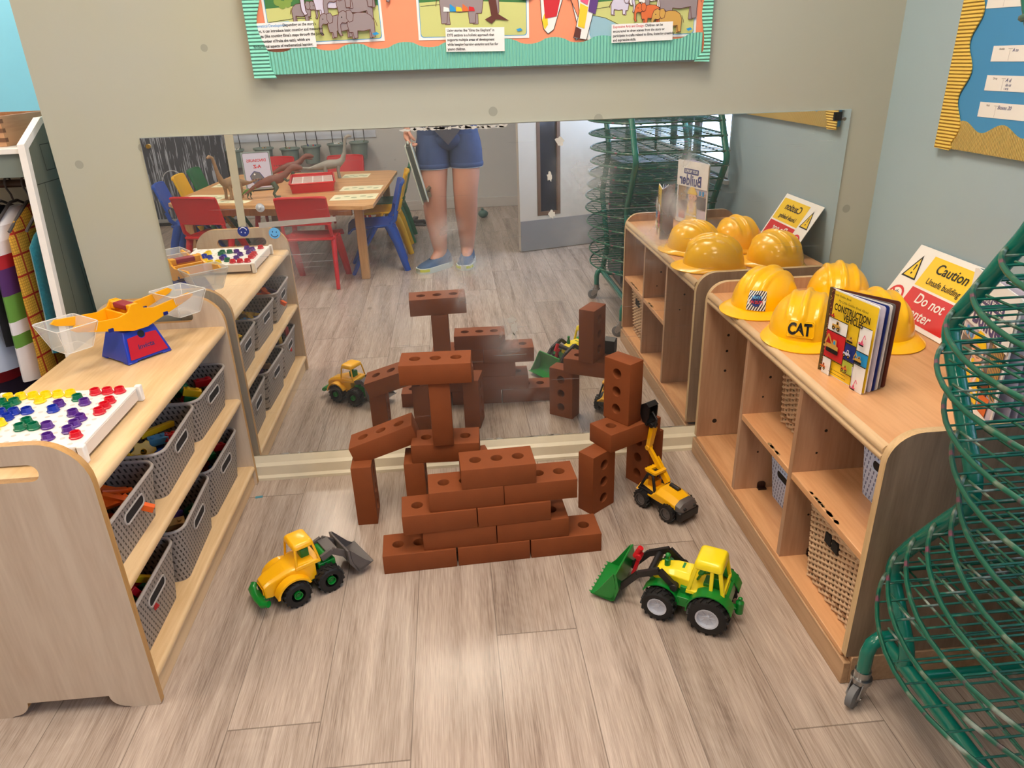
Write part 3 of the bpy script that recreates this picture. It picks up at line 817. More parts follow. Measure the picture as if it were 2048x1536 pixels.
def decal(surf, a0, k0, w_, h_, fn):
    """wraps flat art (u,v in metres) on to the helmet front"""
    def P(u, v, off=.0012):
        a = a0+u/.1; k = k0+v/.14
        p = surf(a, k); e = Vector((math.cos(a)*.9, math.sin(a), .35)).normalized()
        # keep the plate proud of the ridges
        base = surf(a0, k0)
        return p+e*off
    return P
def wrap(mb, P, src, off, mi):
    base = len(mb.v)
    for v in src.v: mb.v.append(tuple(P(v[0], v[1], off)))
    for f in src.f: mb.f.append([base+i for i in f]); mb.m.append(mi)
def subgrid(w_, h_, nx=10, ny=6, x0=0, y0=0):
    g = MB(); g.grid(lambda u, v: (x0+(u-.5)*w_, y0+(v-.5)*h_, 0), nx, ny); return g
hA, sA = helmet((.900, -.222, ZT), 214, 'yellow toy hard hat at the front left with a striped black and white sticker')
hB, sB = helmet((.908, -.462, ZT), 238, 'yellow toy hard hat with a raised black lettered badge on its front')
hC, sC = helmet((1.122, -.222, ZT), 252, 'yellow toy hard hat at the back, beside the mirror corner')
hD, sD = helmet((1.088, -.492, ZT), 262, 'yellow toy hard hat behind the construction vehicles book')
# badge of hat B
P = decal(sB, 0, .22, 0, 0, None)
m = MB(); wrap(m, P, subgrid(.074, .034, 12, 6), .0032, 0)
rim = MB(); rim.tube([P(p[0], p[1], .003) for p in rrect(-.037, .037, -.017, .017, .003, 2)], .0020, 5, True)
m.add(rim.v, rim.f, 0)
m.build('badge_plate', HY, hB)
def text_flat(t_, size, bold, xs, cx=0, cy=0):
    s_ = MB(); s_.text(t_, size, 0, T(cx, cy, 0), bold=bold, xs=xs, depth=0); return s_
m = MB(); wrap(m, P, text_flat('CAT', .034, .045, .95, -.003, -.001), .0052, 0)
wrap(m, P, text_flat('®', .007, 0, 1, .031, .009), .0052, 0)
m.build('badge_lettering', [INK], hB, smooth=0)
m = MB(); tri = MB(); tri.add([(-.0150, -.0135, 0), (.0095, -.0135, 0), (-.003, -.0025, 0)], [(0, 1, 2)]); wrap(m, P, tri, .0060, 0)
m.build('badge_triangle', HY, hB, smooth=0)
# sticker of hat A
P = decal(sA, .40, .22, 0, 0, None); _P0 = P; P = (lambda u, v, off=.0012: _P0(u*1.3, v*1.3, off+.001))
m = MB(); wrap(m, P, subgrid(.044, .036, 12, 8), .0016, 0)
for i in range(-8, 8):
    s_ = MB(); pts = []
    x0 = i*.0062
    lo = (x0, -.018); hi = (x0+.022, .018)
    # clip slanted stripe to the sticker
    def clip(x): return max(-.022, min(.022, x))
    nseg = 6; ok = []
    for q in range(nseg):
        ya = -.018+.036*q/nseg; yb = -.018+.036*(q+1)/nseg
        xa = x0+.022*q/nseg; xb = x0+.022*(q+1)/nseg
        A = [clip(xa), clip(xa+.0028), clip(xb+.0028), clip(xb)]
        if A[1]-A[0] > 1e-5 or A[2]-A[3] > 1e-5: s_.add([(A[0], ya, 0), (A[1], ya, 0), (A[2], yb, 0), (A[3], yb, 0)], [(0, 1, 2, 3)])
    if s_.v: wrap(m, P, s_, .0022, 1)
s_ = MB(); s_.face([(p[0], p[1], 0) for p in circ(0, 0, .0115, 24)]); wrap(m, P, s_, .0028, 2)
s_ = MB(); s_.face([(p[0], p[1], 0) for p in rrect(-.019, .019, -.0075, .0005, .001, 2)]); wrap(m, P, s_, .0031, 0)
wrap(m, P, text_flat('HEAVY', .0078, .03, 1.05, 0, .0055), .0034, 3)
wrap(m, P, text_flat('ON DUTY', .0072, .03, .95, 0, -.0036), .0036, 4)
m.build('striped_sticker', [mat('paper_white', (238, 238, 236), rough=.6), INK, mat('sticker_navy', (38, 44, 110), rough=.4), mat('sticker_pale', (225, 228, 240)), mat('sticker_red', (205, 50, 38), rough=.4)], hA, smooth=0)

# ================================================================== flat art helper
class Art(MB):
    """printed picture: polygons stacked in thin ink layers, (u,v) in metres on the sheet"""
    def __init__(s, M, dz=.00012): super().__init__(); s.M = M; s.k = 1; s.dz = dz
    def poly(s, pts, mi): s.face([s.M @ Vector((p[0], p[1], s.k*s.dz)) for p in pts], mi); s.k += 1; return s
    def rect(s, x0, x1, y0, y1, mi): return s.poly([(x0, y0), (x1, y0), (x1, y1), (x0, y1)], mi)
    def disc(s, x, y, r, mi, ry=None, n=18): return s.poly(circ(x, y, r, n, ry), mi)
    def line(s, pts, w_, mi):
        for a, b in zip(pts[:-1], pts[1:]):
            d = Vector((b[0]-a[0], b[1]-a[1])); 
            if d.length < 1e-7: continue
            d.normalize(); n = Vector((-d.y, d.x))*w_/2
            s.face([s.M @ Vector((q[0], q[1], s.k*s.dz)) for q in ((a[0]-n.x, a[1]-n.y), (b[0]-n.x, b[1]-n.y), (b[0]+n.x, b[1]+n.y), (a[0]+n.x, a[1]+n.y))], mi)
        s.k += 1; return s
    def outline(s, pts, fill, ln, w_):
        s.poly(pts, fill); return s.line(list(pts)+[pts[0]], w_, ln)
    def write(s, t_, x, y, size, mi, bold=0, xs=1, align='CENTER', rot=0, shear=0):
        s.text(t_, size, mi, s.M @ T(x, y, s.k*s.dz) @ RZ(rot), align=align, bold=bold, xs=xs, depth=.00002, shear=shear); s.k += 1; return s

PAL = dict(white=mat('paper_white', (238, 238, 236), rough=.6), black=INK, yellow=mat('ink_yellow', (244, 206, 40), rough=.35), red=mat('ink_red', (206, 38, 44), rough=.35),
           navy=mat('ink_navy', (34, 52, 128), rough=.35), sky=mat('ink_sky', (40, 150, 214), rough=.35), lime=mat('ink_lime', (186, 196, 70), rough=.35),
           ochre=mat('ink_ochre', (206, 160, 70), rough=.4), grey=mat('ink_grey', (112, 108, 110), rough=.5), pink=mat('ink_pink', (228, 90, 130), rough=.4),
           skin=mat('ink_skin', (240, 190, 160), rough=.5), brown=mat('ink_brown', (96, 46, 34), rough=.5), lilac=mat('ink_lilac', (206, 202, 222), rough=.5), orange=mat('ink_orange', (220, 110, 50), rough=.5),
           eleph=mat('ink_elephant', (150, 137, 140), rough=.6), green=mat('ink_green', (62, 122, 64), rough=.6), palegreen=mat('ink_palegreen', (202, 206, 130), rough=.6), water=mat('ink_water', (150, 190, 206), rough=.6), coral=mat('paper_coral', (246, 150, 112), rough=.7), purple=mat('ink_purple', (96, 58, 130), rough=.5), leaf=mat('ink_leaf', (130, 160, 70), rough=.6))
PK = list(PAL.keys()); PM = [PAL[k] for k in PK]
def pi_(n): return PK.index(n)
def digger(a, x, y, s, body, dark, kind=0):
    """small printed construction vehicle"""
    a.poly([(x-.5*s, y-.1*s), (x+.35*s, y-.1*s), (x+.35*s, y+.12*s), (x+.05*s, y+.15*s), (x-.5*s, y+.12*s)], pi_(body))
    a.poly([(x-.1*s, y+.1*s), (x+.22*s, y+.1*s), (x+.18*s, y+.42*s), (x-.06*s, y+.42*s)], pi_(body))
    a.poly([(x-.03*s, y+.18*s), (x+.13*s, y+.18*s), (x+.11*s, y+.36*s), (x-.01*s, y+.36*s)], pi_(dark))
    if kind == 0:
        for c in (-.33, .2): a.disc(x+c*s, y-.16*s, .16*s, pi_('black')); a.disc(x+c*s, y-.16*s, .07*s, pi_('ochre'))
    elif kind == 1:
        a.poly(rrect(x-.5*s, x+.4*s, y-.3*s, y-.08*s, .08*s, 3), pi_('black'))
        a.line([(x-.1*s, y+.15*s), (x-.42*s, y+.6*s), (x-.62*s, y+.1*s)], .09*s, pi_(body)); a.poly([(x-.72*s, y-.12*s), (x-.5*s, y-.1*s), (x-.52*s, y+.14*s)], pi_(body))
    elif kind == 2:
        a.poly(rrect(x-.4*s, x+.4*s, y-.26*s, y-.08*s, .06*s, 3), pi_('black'))
        a.line([(x, y+.2*s), (x+.35*s, y+1.2*s), (x+.6*s, y+.75*s)], .10*s, pi_(body))

# ================================================================== construction vehicles board book
A_ = Vector((.842, -.690, ZT+.0004)); B_ = Vector((.868, -.838, ZT+.0004))
wd = (B_-A_).length; hh = .200
bk = thing('board_book', 'yellow board book about construction vehicles standing open beside the toy helmets', 'book', tuple(A_))
def leaf(ang, th, mats, art=None, name='page', w_=wd, h_=hh):
    """a stiff leaf hinged on the spine; ang = degrees from the front cover, swinging away from the room"""
    d = (B_-A_).normalized(); n = Vector((-d.y, d.x, 0))     # n points to +x (behind the cover)
    dd = d*math.cos(R(ang))+n*math.sin(R(ang)); M = frame((0, 0, 0), dd, (0, 0, 1))
    m = MB(); m.prism(rrect(0.0, w_, 0, h_, .001, 3, rs=(.001, .006, .006, .001)), -th, 0, 0, M)
    return m, M
cov, CM = leaf(0, .0028, None)
cov.build('front_cover', PAL['white'], bk, smooth=0)
# front of the cover faces the room: local z must look to -x
FM = frame((.0, 0, 0), (B_-A_).normalized(), (0, 0, 1)); zdir = FM.to_3x3() @ Vector((0, 0, 1))
sgn = 1 if zdir.x < 0 else -1
class ArtS(Art): pass
def art_on(M, sgn): return Art(M @ T(0, 0, .0001 if sgn > 0 else 0)) if sgn > 0 else None
a = Art(FM @ T(0, 0, .0002))
W2, H2 = wd, hh
def U(u): return u*W2
def V(v): return v*H2
a.rect(U(.075), U(1.0), V(0.01), V(.985), pi_('yellow'))
a.rect(0, U(.075), V(.0), V(1), pi_('brown'))
random.seed(2)
for i in range(40): a.disc(random.uniform(U(.01), U(.065)), random.uniform(V(.02), V(.98)), .0012, pi_('ochre'), n=6)
a.rect(U(.075), U(.50), V(.535), V(.68), pi_('white')); a.rect(U(.075), U(.50), V(.21), V(.53), pi_('red'))
a.rect(U(.075), U(.27), V(.0), V(.20), pi_('white')); a.rect(U(.51), U(.74), V(.29), V(.48), pi_('navy')); a.rect(U(.51), U(.74), V(.14), V(.28), pi_('lime'))
a.rect(U(.75), U(.995), V(.46), V(.74), pi_('white')); a.rect(U(.75), U(.995), V(.31), V(.455), pi_('sky')); a.rect(U(.75), U(.995), V(.0), V(.305), pi_('white'))
for l in ([(.075, .685), (.50, .685)], [(.505, .685), (.505, .13)], [(.075, .532), (.505, .532)], [(.075, .205), (.505, .205)], [(.272, 0), (.272, .205)], [(.505, .485), (.745, .485)], [(.505, .285), (.745, .285)], [(.505, .135), (.745, .135)], [(.745, .0), (.745, .745)], [(.745, .745), (.995, .745)], [(.745, .458), (.995, .458)], [(.745, .307), (.995, .307)]):
    a.line([(U(p[0]), V(p[1])) for p in l], .0016, pi_('black'))
a.write('A Little Golden Book', U(.29), V(.960), .0070, pi_('black'), shear=.2, bold=.005)
a.write('My Little Golden Book About', U(.55), V(.905), .0078, pi_('black'), shear=.25)
a.write('CONSTRUCTION', U(.55), V(.822), .0215, pi_('black'), bold=.026, xs=.68)
a.write('VEHICLES', U(.60), V(.742), .0205, pi_('black'), bold=.026, xs=.72)
digger(a, U(.17), V(.71), .016, 'red', 'brown', 0); digger(a, U(.29), V(.61), .030, 'ochre', 'black', 0)
digger(a, U(.29), V(.36), .046, 'ochre', 'sky', 1); digger(a, U(.63), V(.54), .020, 'ochre', 'black', 1)
digger(a, U(.86), V(.56), .018, 'pink', 'red', 2); digger(a, U(.62), V(.37), .026, 'lilac', 'black', 0); digger(a, U(.87), V(.37), .024, 'ochre', 'black', 1)
digger(a, U(.63), V(.20), .022, 'orange', 'brown', 0); digger(a, U(.17), V(.10), .022, 'orange', 'brown', 0)
digger(a, U(.87), V(.05), .018, 'pink', 'black', 2); a.line([(U(.85), V(.05)), (U(.80), V(.28))], .003, pi_('lilac'))
a.write('by', U(.38), V(.13), .007, pi_('black'), shear=.2); a.line([(U(.42), V(.13)), (U(.68), V(.13))], .001, pi_('black')); a.line([(U(.32), V(.09)), (U(.70), V(.09))], .001, pi_('black'))
a.build('cover_print', PM, bk, smooth=0)
for i, (ang, th, nm, c_) in enumerate(((7, .0022, 'page', 'lilac'), (11, .0022, 'page', 'navy'), (15, .0022, 'page', 'white'), (19, .0022, 'page', 'grey'), (25, .0028, 'back_cover', 'brown'))):
    m, _ = leaf(ang, th, None, w_=wd*(.985 if nm == 'page' else 1), h_=hh*(.985 if nm == 'page' else 1)); m.build(nm, PAL[c_], bk, smooth=0)
sp = MB().cyl((.0005, .0025, 0), (.0005, .0025, hh), .0045, n=10); sp.build('spine', mat('spine_gold', (92, 74, 34), rough=.4, noise=.6, nscale=160), bk)

# ================================================================== safety sign leaning on the wall
o0 = Vector((1.204, -.284, ZT+.002)); upv = (Vector((1.312, -.284, .765))-o0)
SM = frame(o0, (0, -1, 0), upv)     # local x runs towards the camera, y up the slope
sg = thing('safety_sign', 'white safety sign with yellow caution and red do not enter panels leaning on the wall', 'sign')
SH = upv.length; SW = .305
m = MB().box(0, SW, 0, SH, -.0022, 0, 0, SM); m.build('sign_board', PAL['white'], sg, bevel=.001)
fz = (SM.to_3x3() @ Vector((0, 0, 1))).x
a = Art(SM @ T(0, 0, .0002) if fz < 0 else SM @ T(0, 0, -.0024) @ Matrix.Diagonal((1, 1, -1, 1)))
a.rect(.083, SW-.010, SH*.50, SH*.92, pi_('yellow')); a.rect(.083, SW-.010, SH*.06, SH*.47, pi_('red'))
tr = [(.010, SH*.54), (.074, SH*.54), (.042, SH*.88)]
a.poly(tr, pi_('black')); a.poly([(.0175, SH*.562), (.0665, SH*.562), (.042, SH*.825)], pi_('yellow'))
a.poly([(.0390, SH*.74), (.0450, SH*.74), (.0438, SH*.655), (.0402, SH*.655)], pi_('black')); a.disc(.042, SH*.615, .0034, pi_('black'))
a.disc(.042, SH*.26, .033, pi_('red')); a.disc(.042, SH*.26, .0255, pi_('white'))
a.poly([(.036, SH*.16), (.046, SH*.15), (.051, SH*.25), (.050, SH*.33), (.047, SH*.33), (.046, SH*.27), (.044, SH*.35), (.041, SH*.35), (.041, SH*.27), (.038, SH*.34), (.035, SH*.33), (.036, SH*.24), (.031, SH*.27), (.029, SH*.25)], pi_('black'))
a.line([(.021, SH*.35), (.063, SH*.17)], .0065, pi_('red'))
a.write('Caution', .185, SH*.785, .040, pi_('black'), bold=.012, xs=1.0); a.write('Unsafe building', .185, SH*.60, .0245, pi_('black'), bold=.008, xs=.92)
a.write('Do not', .185, SH*.355, .040, pi_('white'), bold=.014); a.write('enter', .185, SH*.165, .040, pi_('white'), bold=.014)
a.build('sign_print', PM, sg, smooth=0)

# ================================================================== Builder book (standing open near the rack)
A2 = Vector((1.075, -.822, ZT+.0005)); B2 = Vector((1.010, -1.035, ZT+.0005)); w2_ = (B2-A2).length; h2_ = .268
bb = thing('picture_book', 'large white builder picture book standing half open behind the wire rack', 'book', tuple(A2))
d2 = (B2-A2).normalized(); M2 = frame((0, 0, 0), d2, (0, 0, 1)); 
MB().prism(rrect(0, w2_, 0, h2_, .004, 3), -.003, 0, 0, M2).build('front_cover', PAL['white'], bb, smooth=0)
d3 = (RZ(24).to_3x3() @ d2); M3 = frame((0, 0, 0), d3, (0, 0, 1))
MB().prism(rrect(0, w2_, 0, h2_, .004, 3), -.003, 0, 0, M3).build('back_cover', mat('cover_teal', (120, 150, 150), rough=.4), bb, smooth=0)
for ang in (8, 12, 16):
    M4 = frame((0, 0, 0), (RZ(ang).to_3x3() @ d2), (0, 0, 1)); MB().prism(rrect(0.002, w2_-.004, .002, h2_-.003, .002, 2), -.002, 0, 0, M4).build('page', PAL['lilac'], bb, smooth=0)
a = Art(M2 @ T(0, 0, .0002)); W2, H2 = w2_, h2_
a.rect(.006, W2-.006, .004, H2*.60, pi_('lilac'))
a.rect(U(.62), U(.96), V(.22), V(.60), pi_('grey'))
for i in range(8): a.line([(U(.70+.032*i), V(.60)), (U(.72+.03*i), V(.34))], .003, pi_('ochre'))
for i in range(3): a.line([(U(.03), V(.54-.03*i)), (U(.98), V(.26-.03*i))], .0025, pi_('ochre'))
a.rect(U(.04), U(.32), V(.28), V(.48), pi_('grey')); a.rect(U(.10), U(.16), V(.50), V(.57), pi_('sky')); a.rect(U(.2), U(.26), V(.50), V(.57), pi_('sky'))
a.poly([(U(.28), V(.06)), (U(.34), V(.36)), (U(.46), V(.40)), (U(.60), V(.36)), (U(.66), V(.08))], pi_('yellow'))
a.poly([(U(.40), V(.20)), (U(.56), V(.20)), (U(.54), V(.38)), (U(.42), V(.38))], pi_('skin'))
for l in ([(.34, .36), (.44, .22)], [(.60, .36), (.50, .22)], [(.30, .16), (.65, .16)]): a.line([(U(p[0]), V(p[1])) for p in l], .006, pi_('white'))
a.poly([(U(.64), V(.36)), (U(.84), V(.38)), (U(.80), V(.18)), (U(.66), V(.22))], pi_('brown')); a.poly([(U(.68), V(.20)), (U(.90), V(.22)), (U(.88), V(.06)), (U(.72), V(.05))], pi_('orange'))
a.disc(U(.46), V(.455), U(.13), pi_('skin'), V(.075)); a.disc(U(.34), V(.45), U(.03), pi_('skin'), V(.02))
a.poly([(U(.30), V(.50)), (U(.64), V(.49)), (U(.60), V(.545)), (U(.52), V(.60)), (U(.42), V(.60)), (U(.34), V(.55))], pi_('yellow'))
a.disc(U(.42), V(.46), .0022, pi_('black')); a.disc(U(.53), V(.46), .0022, pi_('black')); a.line([(U(.43), V(.42)), (U(.47), V(.405)), (U(.52), V(.42))], .0012, pi_('brown'))
a.rect(0.0, W2, H2*.60, H2, pi_('white')); a.poly([(U(.30), V(.50)), (U(.64), V(.49)), (U(.60), V(.545)), (U(.52), V(.61)), (U(.42), V(.61)), (U(.34), V(.55))], pi_('yellow'))
a.poly(rrect(U(.30), U(.78), V(.80), V(.885), .004, 3), pi_('navy')); a.write('BUSY PEOPLE', U(.54), V(.843), .017, pi_('white'), bold=.02, xs=.9)
a.write('Builder', U(.55), V(.70), .062, pi_('navy'), bold=.030, xs=.9)
a.rect(.004, W2-.004, .003, V(.075), pi_('white')); a.write('QED', U(.3), V(.04), .010, pi_('red'))
a.build('cover_print', PM, bb, smooth=0)
# ================================================================== toy vehicles
TY = mat('toy_yellow', (252, 186, 14), rough=.3, coat=.2); TYB = mat('toy_lemon', (250, 226, 30), rough=.3, coat=.2)
TG = mat('toy_green', (10, 128, 44), rough=.32, coat=.2); TB = mat('toy_black', (26, 24, 25), rough=.45); TR = mat('toy_red', (206, 24, 36), rough=.3)
TGR = mat('toy_grey', (92, 86, 84), rough=.42); TW = mat('toy_silver', (198, 202, 214), rough=.35); TK = mat('tyre_rubber', (20, 19, 20), rough=.6)
def wheel(parent, x, y, z, r, w_, hubm, label=None, hubr=.55, lugs=16):
    """tyre with chunky lugs, axle along local y"""
    m = MB(); X = T(x, y, z) @ RX(90)
    m.lathe([(r*.50, -w_/2), (r*.80, -w_/2), (r*.93, -w_*.40), (r*.93, w_*.40), (r*.80, w_/2), (r*.50, w_/2), (r*.50, w_*.2), (r*.50, -w_*.2)], 28, 0, X, cap=False)
    for i in range(lugs):
        a = 360*i/lugs
        for s_ in (-1, 1):
            L_ = X @ RZ(a+(180/lugs if s_ > 0 else 0)) @ T(r*.94, 0, s_*w_*.22) @ RX(24*s_)
            m.box(-r*.05, r*.06, -r*.065, r*.065, -w_*.24, w_*.24, 0, L_)
    t = m.build('wheel', TK, parent, smooth=30)
    h = MB(); 
    for s_ in (-1, 1):
        Y = X @ (Matrix.Identity(4) if s_ > 0 else RX(180))
        h.lathe([(0, w_*.36), (r*.10, w_*.36), (r*.13, w_*.26), (r*hubr*.78, w_*.30), (r*hubr*.86, w_*.50), (r*hubr, w_*.52), (r*hubr, w_*.30), (0, w_*.10)], 24, 0, Y, cap=False)
        if hubm is TW:
            for i in range(8): h.box(r*.1, r*hubr*.8, -.0009, .0009, w_*.26, w_*.33, 0, Y @ RZ(45*i))
    h.build('hub', hubm, t, smooth=30)
    return t
def cabin(mb, x0, x1, hw, z0, z1, mi, tk=.006, taper=.85, roofx=(0, 0), roofh=.018, mid=None):
    """open window cab: four posts and a rounded roof"""
    cx = (x0+x1)/2; hx = (x1-x0)/2
    def lv(k): return (cx+(-hx)*(1-(1-taper)*k)+roofx[0]*k, cx+hx*(1-(1-taper)*k)+roofx[1]*k, hw*(1-(1-taper)*k))
    a0, a1, aw = lv(0); b0, b1, bw = lv(1)
    def post(px, py, qx, qy, sx, sy, t_=tk):
        mb.frus((min(px, px-sx*t_), max(px, px-sx*t_), min(py, py-sy*t_*.7), max(py, py-sy*t_*.7)), (min(qx, qx-sx*t_), max(qx, qx-sx*t_), min(qy, qy-sy*t_*.7), max(qy, qy-sy*t_*.7)), z0, z1, mi)
    for sx, p, q in ((-1, a0, b0), (1, a1, b1)):
        for sy in (-1, 1): post(p, sy*aw, q, sy*bw, sx, sy)
    if mid is not None:
        for sy in (-1, 1):
            pm = a0+(a1-a0)*mid; qm = b0+(b1-b0)*mid; post(pm, sy*aw, qm, sy*bw, 1, sy, tk*.9)
    n = 5; rings = []
    for i in range(n+1):
        k = i/n; s_ = math.cos(k*PI/2*.72); z = z1-.002+roofh*math.sin(k*PI/2)
        cxr = (b0+b1)/2; hxr = (b1-b0)/2
        rings.append([(cxr+p[0], p[1], z) for p in rrect(-hxr*(1.04*(.55+.45*s_)), hxr*(1.04*(.55+.45*s_)), -bw*1.04*(.55+.45*s_), bw*1.04*(.55+.45*s_), .008, 3)])
    mb.loft(rings, mi)

# ---- green and yellow loader (front right)
v = thing('toy_front_loader', 'green toy loader tractor with a lemon yellow cab and green bucket on the right floor', 'toy tractor', (.532, -.806, 0), R(148))
m = MB()
m.box(-.085, .095, -.030, .030, .036, .062)
for s_ in (-1, 1):
    # rear and front mudguards
    for (cx, cz, r0, a0, a1, w0, w1) in ((-.057, .050, .056, -5, 165, .030, .066), (.064, .044, .049, 25, 175, .030, .058)):
        pts = [(cx+r0*math.cos(R(a)), cz+r0*math.sin(R(a))) for a in range(a0, a1+1, 12)]
        inn = [(cx+(r0-.003)*math.cos(R(a)), cz+(r0-.003)*math.sin(R(a))) for a in range(a0, a1+1, 12)][::-1]
        m.prism(pts+inn, min(-s_*w0, -s_*w1), max(-s_*w0, -s_*w1), 0, XZ)
    m.box(-.010, .030, min(s_*.028, s_*.055), max(s_*.028, s_*.055), .045, .072)
m.frus((-.10, .02, -.038, .038), (-.095, .02, -.040, .040), .062, .092)
m.box(.015, .100, -.030, .030, .060, .080)
m.build('chassis', TG, v, bevel=.0022)
m = MB()
m.loft([[(x, p[0]*w_/.03, .078+(p[1])*h_/.03) for p in ((-.030, 0), (.030, 0), (.030, .022), (.018, .030), (-.018, .030), (-.030, .022))] for x, w_, h_ in ((.0, .034, .044), (.04, .031, .044), (.08, .024, .036), (.097, .014, .020))])
m.build('hood', TYB, v, bevel=.0018)
m = MB(); cabin(m, -.088, .004, .045, .092, .158, 0, tk=.010, taper=.86, roofh=.022, mid=.42, roofx=(.006, -.006))
m.frus((-.090, .006, -.046, .046), (-.088, .004, -.045, .045), .082, .0925)
m.box(-.086, -.080, -.044, .044, .0925, .108)
m.build('cab', TYB, v, bevel=.002)
m = MB(); m.box(-.07, -.045, -.018, .018, .093, .125).box(-.07, -.03, -.018, .018, .093, .103).cyl((-.012, 0, .093), (-.022, 0, .118), .003).cyl((-.024, 0, .117), (-.020, 0, .122), .011, n=14)
m.build('seat', TG, v, bevel=.002)
m = MB(); m.lathe([(.0075, 0), (.0075, .017), (.005, .020), (.005, .028), (.007, .030), (.005, .034), (.002, .036)], 14, 0, T(.063, .004, .117)); m.box(.020, .026, -.016, .006, .119, .1225)
m.build('exhaust', TG, v)
m = MB()
for s_ in (-1, 1):
    yy = s_*.046
    def arm2(pts, w_, t_=.0055):
        for p, q in zip(pts[:-1], pts[1:]):
            dx, dz = q[0]-p[0], q[1]-p[1]; l = math.hypot(dx, dz); n = (-dz/l*w_/2, dx/l*w_/2)
            m.prism([(p[0]-n[0], p[1]-n[1]), (q[0]-n[0], q[1]-n[1]), (q[0]+n[0], q[1]+n[1]), (p[0]+n[0], p[1]+n[1])], -yy-t_, -yy+t_, 0, XZ)
    arm2([(.028, .088), (.072, .126), (.125, .098), (.170, .042)], .015); m.cyl((.033, yy-.009*s_, .092), (.033, yy+.010*s_, .092), .010, n=14)
m.cyl((.095, -.046, .108), (.095, .046, .108), .0095, n=14)
m.build('loader_arm', TB, v, bevel=.0018)
m = MB()
def bucket(mb, x0, hw, L_, H_, mi=0, teeth=9):
    prof_ = [(0, .010), (.006, .002), (L_, .0), (L_+.004, .002), (.012, .009), (.006, .020), (.004, H_*.55), (.016, H_), (.011, H_+.003), (-.004, H_*.55)]
    mb.prism([(x0+p[0], p[1]) for p in prof_], -hw, hw, mi, XZ)
    side = [(x0+p[0], p[1]) for p in ((0, .006), (L_*.95, .0), (L_*.75, .020), (.018, H_), (.006, H_*.6))]
    for s_ in (-1, 1): mb.prism(side, min(s_*hw, s_*(hw-.0035)), max(s_*hw, s_*(hw-.0035)), mi, XZ)
    for i in range(teeth):
        y = -hw+.004+(2*hw-.008)*i/(teeth-1) if teeth > 1 else 0
        if teeth > 1: mb.frus((x0+L_, x0+L_+.002, y-.0035, y+.0035), (x0+L_+.001, x0+L_+.009, y-.0025, y+.0025), .0008, .0042, mi)
bm_ = MB(); bucket(bm_, 0, .068, .062, .088)
bm_.build('bucket', TG, v, bevel=.0015, M=T(.178, 0, .004) @ RY(-9))
m = MB().frus((.148, .158, -.014, -.002), (.134, .143, -.014, -.002), .050, .108).cyl((.139, -.019, .112), (.139, .003, .112), .0085, n=14).cyl((.150, -.008, .106), (.136, -.008, .138), .0078, n=14)
m.build('tipping_lever', TR, v, bevel=.001)
m = MB().box(-.125, -.10, -.008, .008, .040, .046).cyl((-.118, 0, .030), (-.118, 0, .062), .010, n=16).lathe([(.010, 0), (.006, .004), (.004, .007), (.006, .011), (.003, .014)], 14, 0, T(-.118, 0, .062))
m.build('tow_hook', TG, v, bevel=.001)
for x, r_ in ((-.057, .050), (.064, .043)):
    for s_ in (-1, 1): wheel(v, x, s_*.062, r_, r_, .036, TW, hubr=.56)

# ---- yellow loader with grey bucket (left)
v = thing('toy_wheel_loader', 'orange yellow toy wheel loader with green bumper and dark grey bucket on the left floor', 'toy tractor', (-.457, -.599, 0), R(33))
m = MB(); m.box(-.09, .075, -.026, .026, .028, .050).box(.030, .078, -.034, .034, .050, .076).cyl((.055, -.030, .086), (.055, .030, .086), .012, n=16)
m.build('chassis', TG, v, bevel=.002)
m = MB()
m.loft([[(x, s_*w_, z) for s_, z in ((-1, z0), (1, z0), (1, z1-.008), (.72, z1), (-.72, z1), (-1, z1-.008))] for x, w_, z0, z1 in ((-.116, .026, .038, .074), (-.100, .028, .036, .084), (-.055, .034, .040, .098), (-.028, .040, .045, .104), (.020, .042, .045, .104))])
for s_ in (-1, 1):
    pts = [(-.047+.049*math.cos(R(a)), .038+.046*math.sin(R(a))) for a in range(25, 190, 15)]; inn = [(-.047+.043*math.cos(R(a)), .038+.041*math.sin(R(a))) for a in range(25, 190, 15)][::-1]
    m.prism(pts+inn, min(-s_*.036, -s_*.062), max(-s_*.036, -s_*.062), 0, XZ)
m.build('hood', TY, v, bevel=.0018)
m = MB(); m.box(-.1185, -.1165, -.020, .020, .046, .064)
for i in range(6): m.box(-.1195, -.1183, -.017+i*.0062, -.0145+i*.0062, .048, .062, 1)
m.build('grille', [TY, INK], v)
m = MB(); cabin(m, -.032, .036, .041, .100, .148, 0, tk=.0065, taper=.86, roofh=.016, roofx=(.0, -.004)); m.frus((-.033, .037, -.042, .042), (-.032, .036, -.041, .041), .090, .1008)
m.build('cab', TY, v, bevel=.002)
m = MB(); m.box(-.005, .018, -.014, .014, .100, .128).lathe([(.004, 0), (.008, .01), (.006, .018), (0, .022)], 12, 0, T(.0, 0, .118)); m.build('driver_seat', TG, v, bevel=.003)
m = MB(); m.tube([(-.118, -.052, .040), (-.128, -.040, .036), (-.132, 0, .035), (-.128, .040, .036), (-.118, .052, .040)], [.009, .011, .010, .011, .009], 10, flat=.8)
m.box(-.125, -.095, -.022, .022, .030, .040); m.build('bumper', TG, v, bevel=.001)
m = MB()
for s_ in (-1, 1):
    yy = s_*.034
    for pts in ([(.040, .092), (.072, .102), (.104, .078), (.128, .040)],):
        for p, q in zip(pts[:-1], pts[1:]):
            dx, dz = q[0]-p[0], q[1]-p[1]; l = math.hypot(dx, dz); n = (-dz/l*.0085, dx/l*.0085)
            m.prism([(p[0]-n[0], p[1]-n[1]), (q[0]-n[0], q[1]-n[1]), (q[0]+n[0], q[1]+n[1]), (p[0]+n[0], p[1]+n[1])], -yy-.004, -yy+.004, 0, XZ)
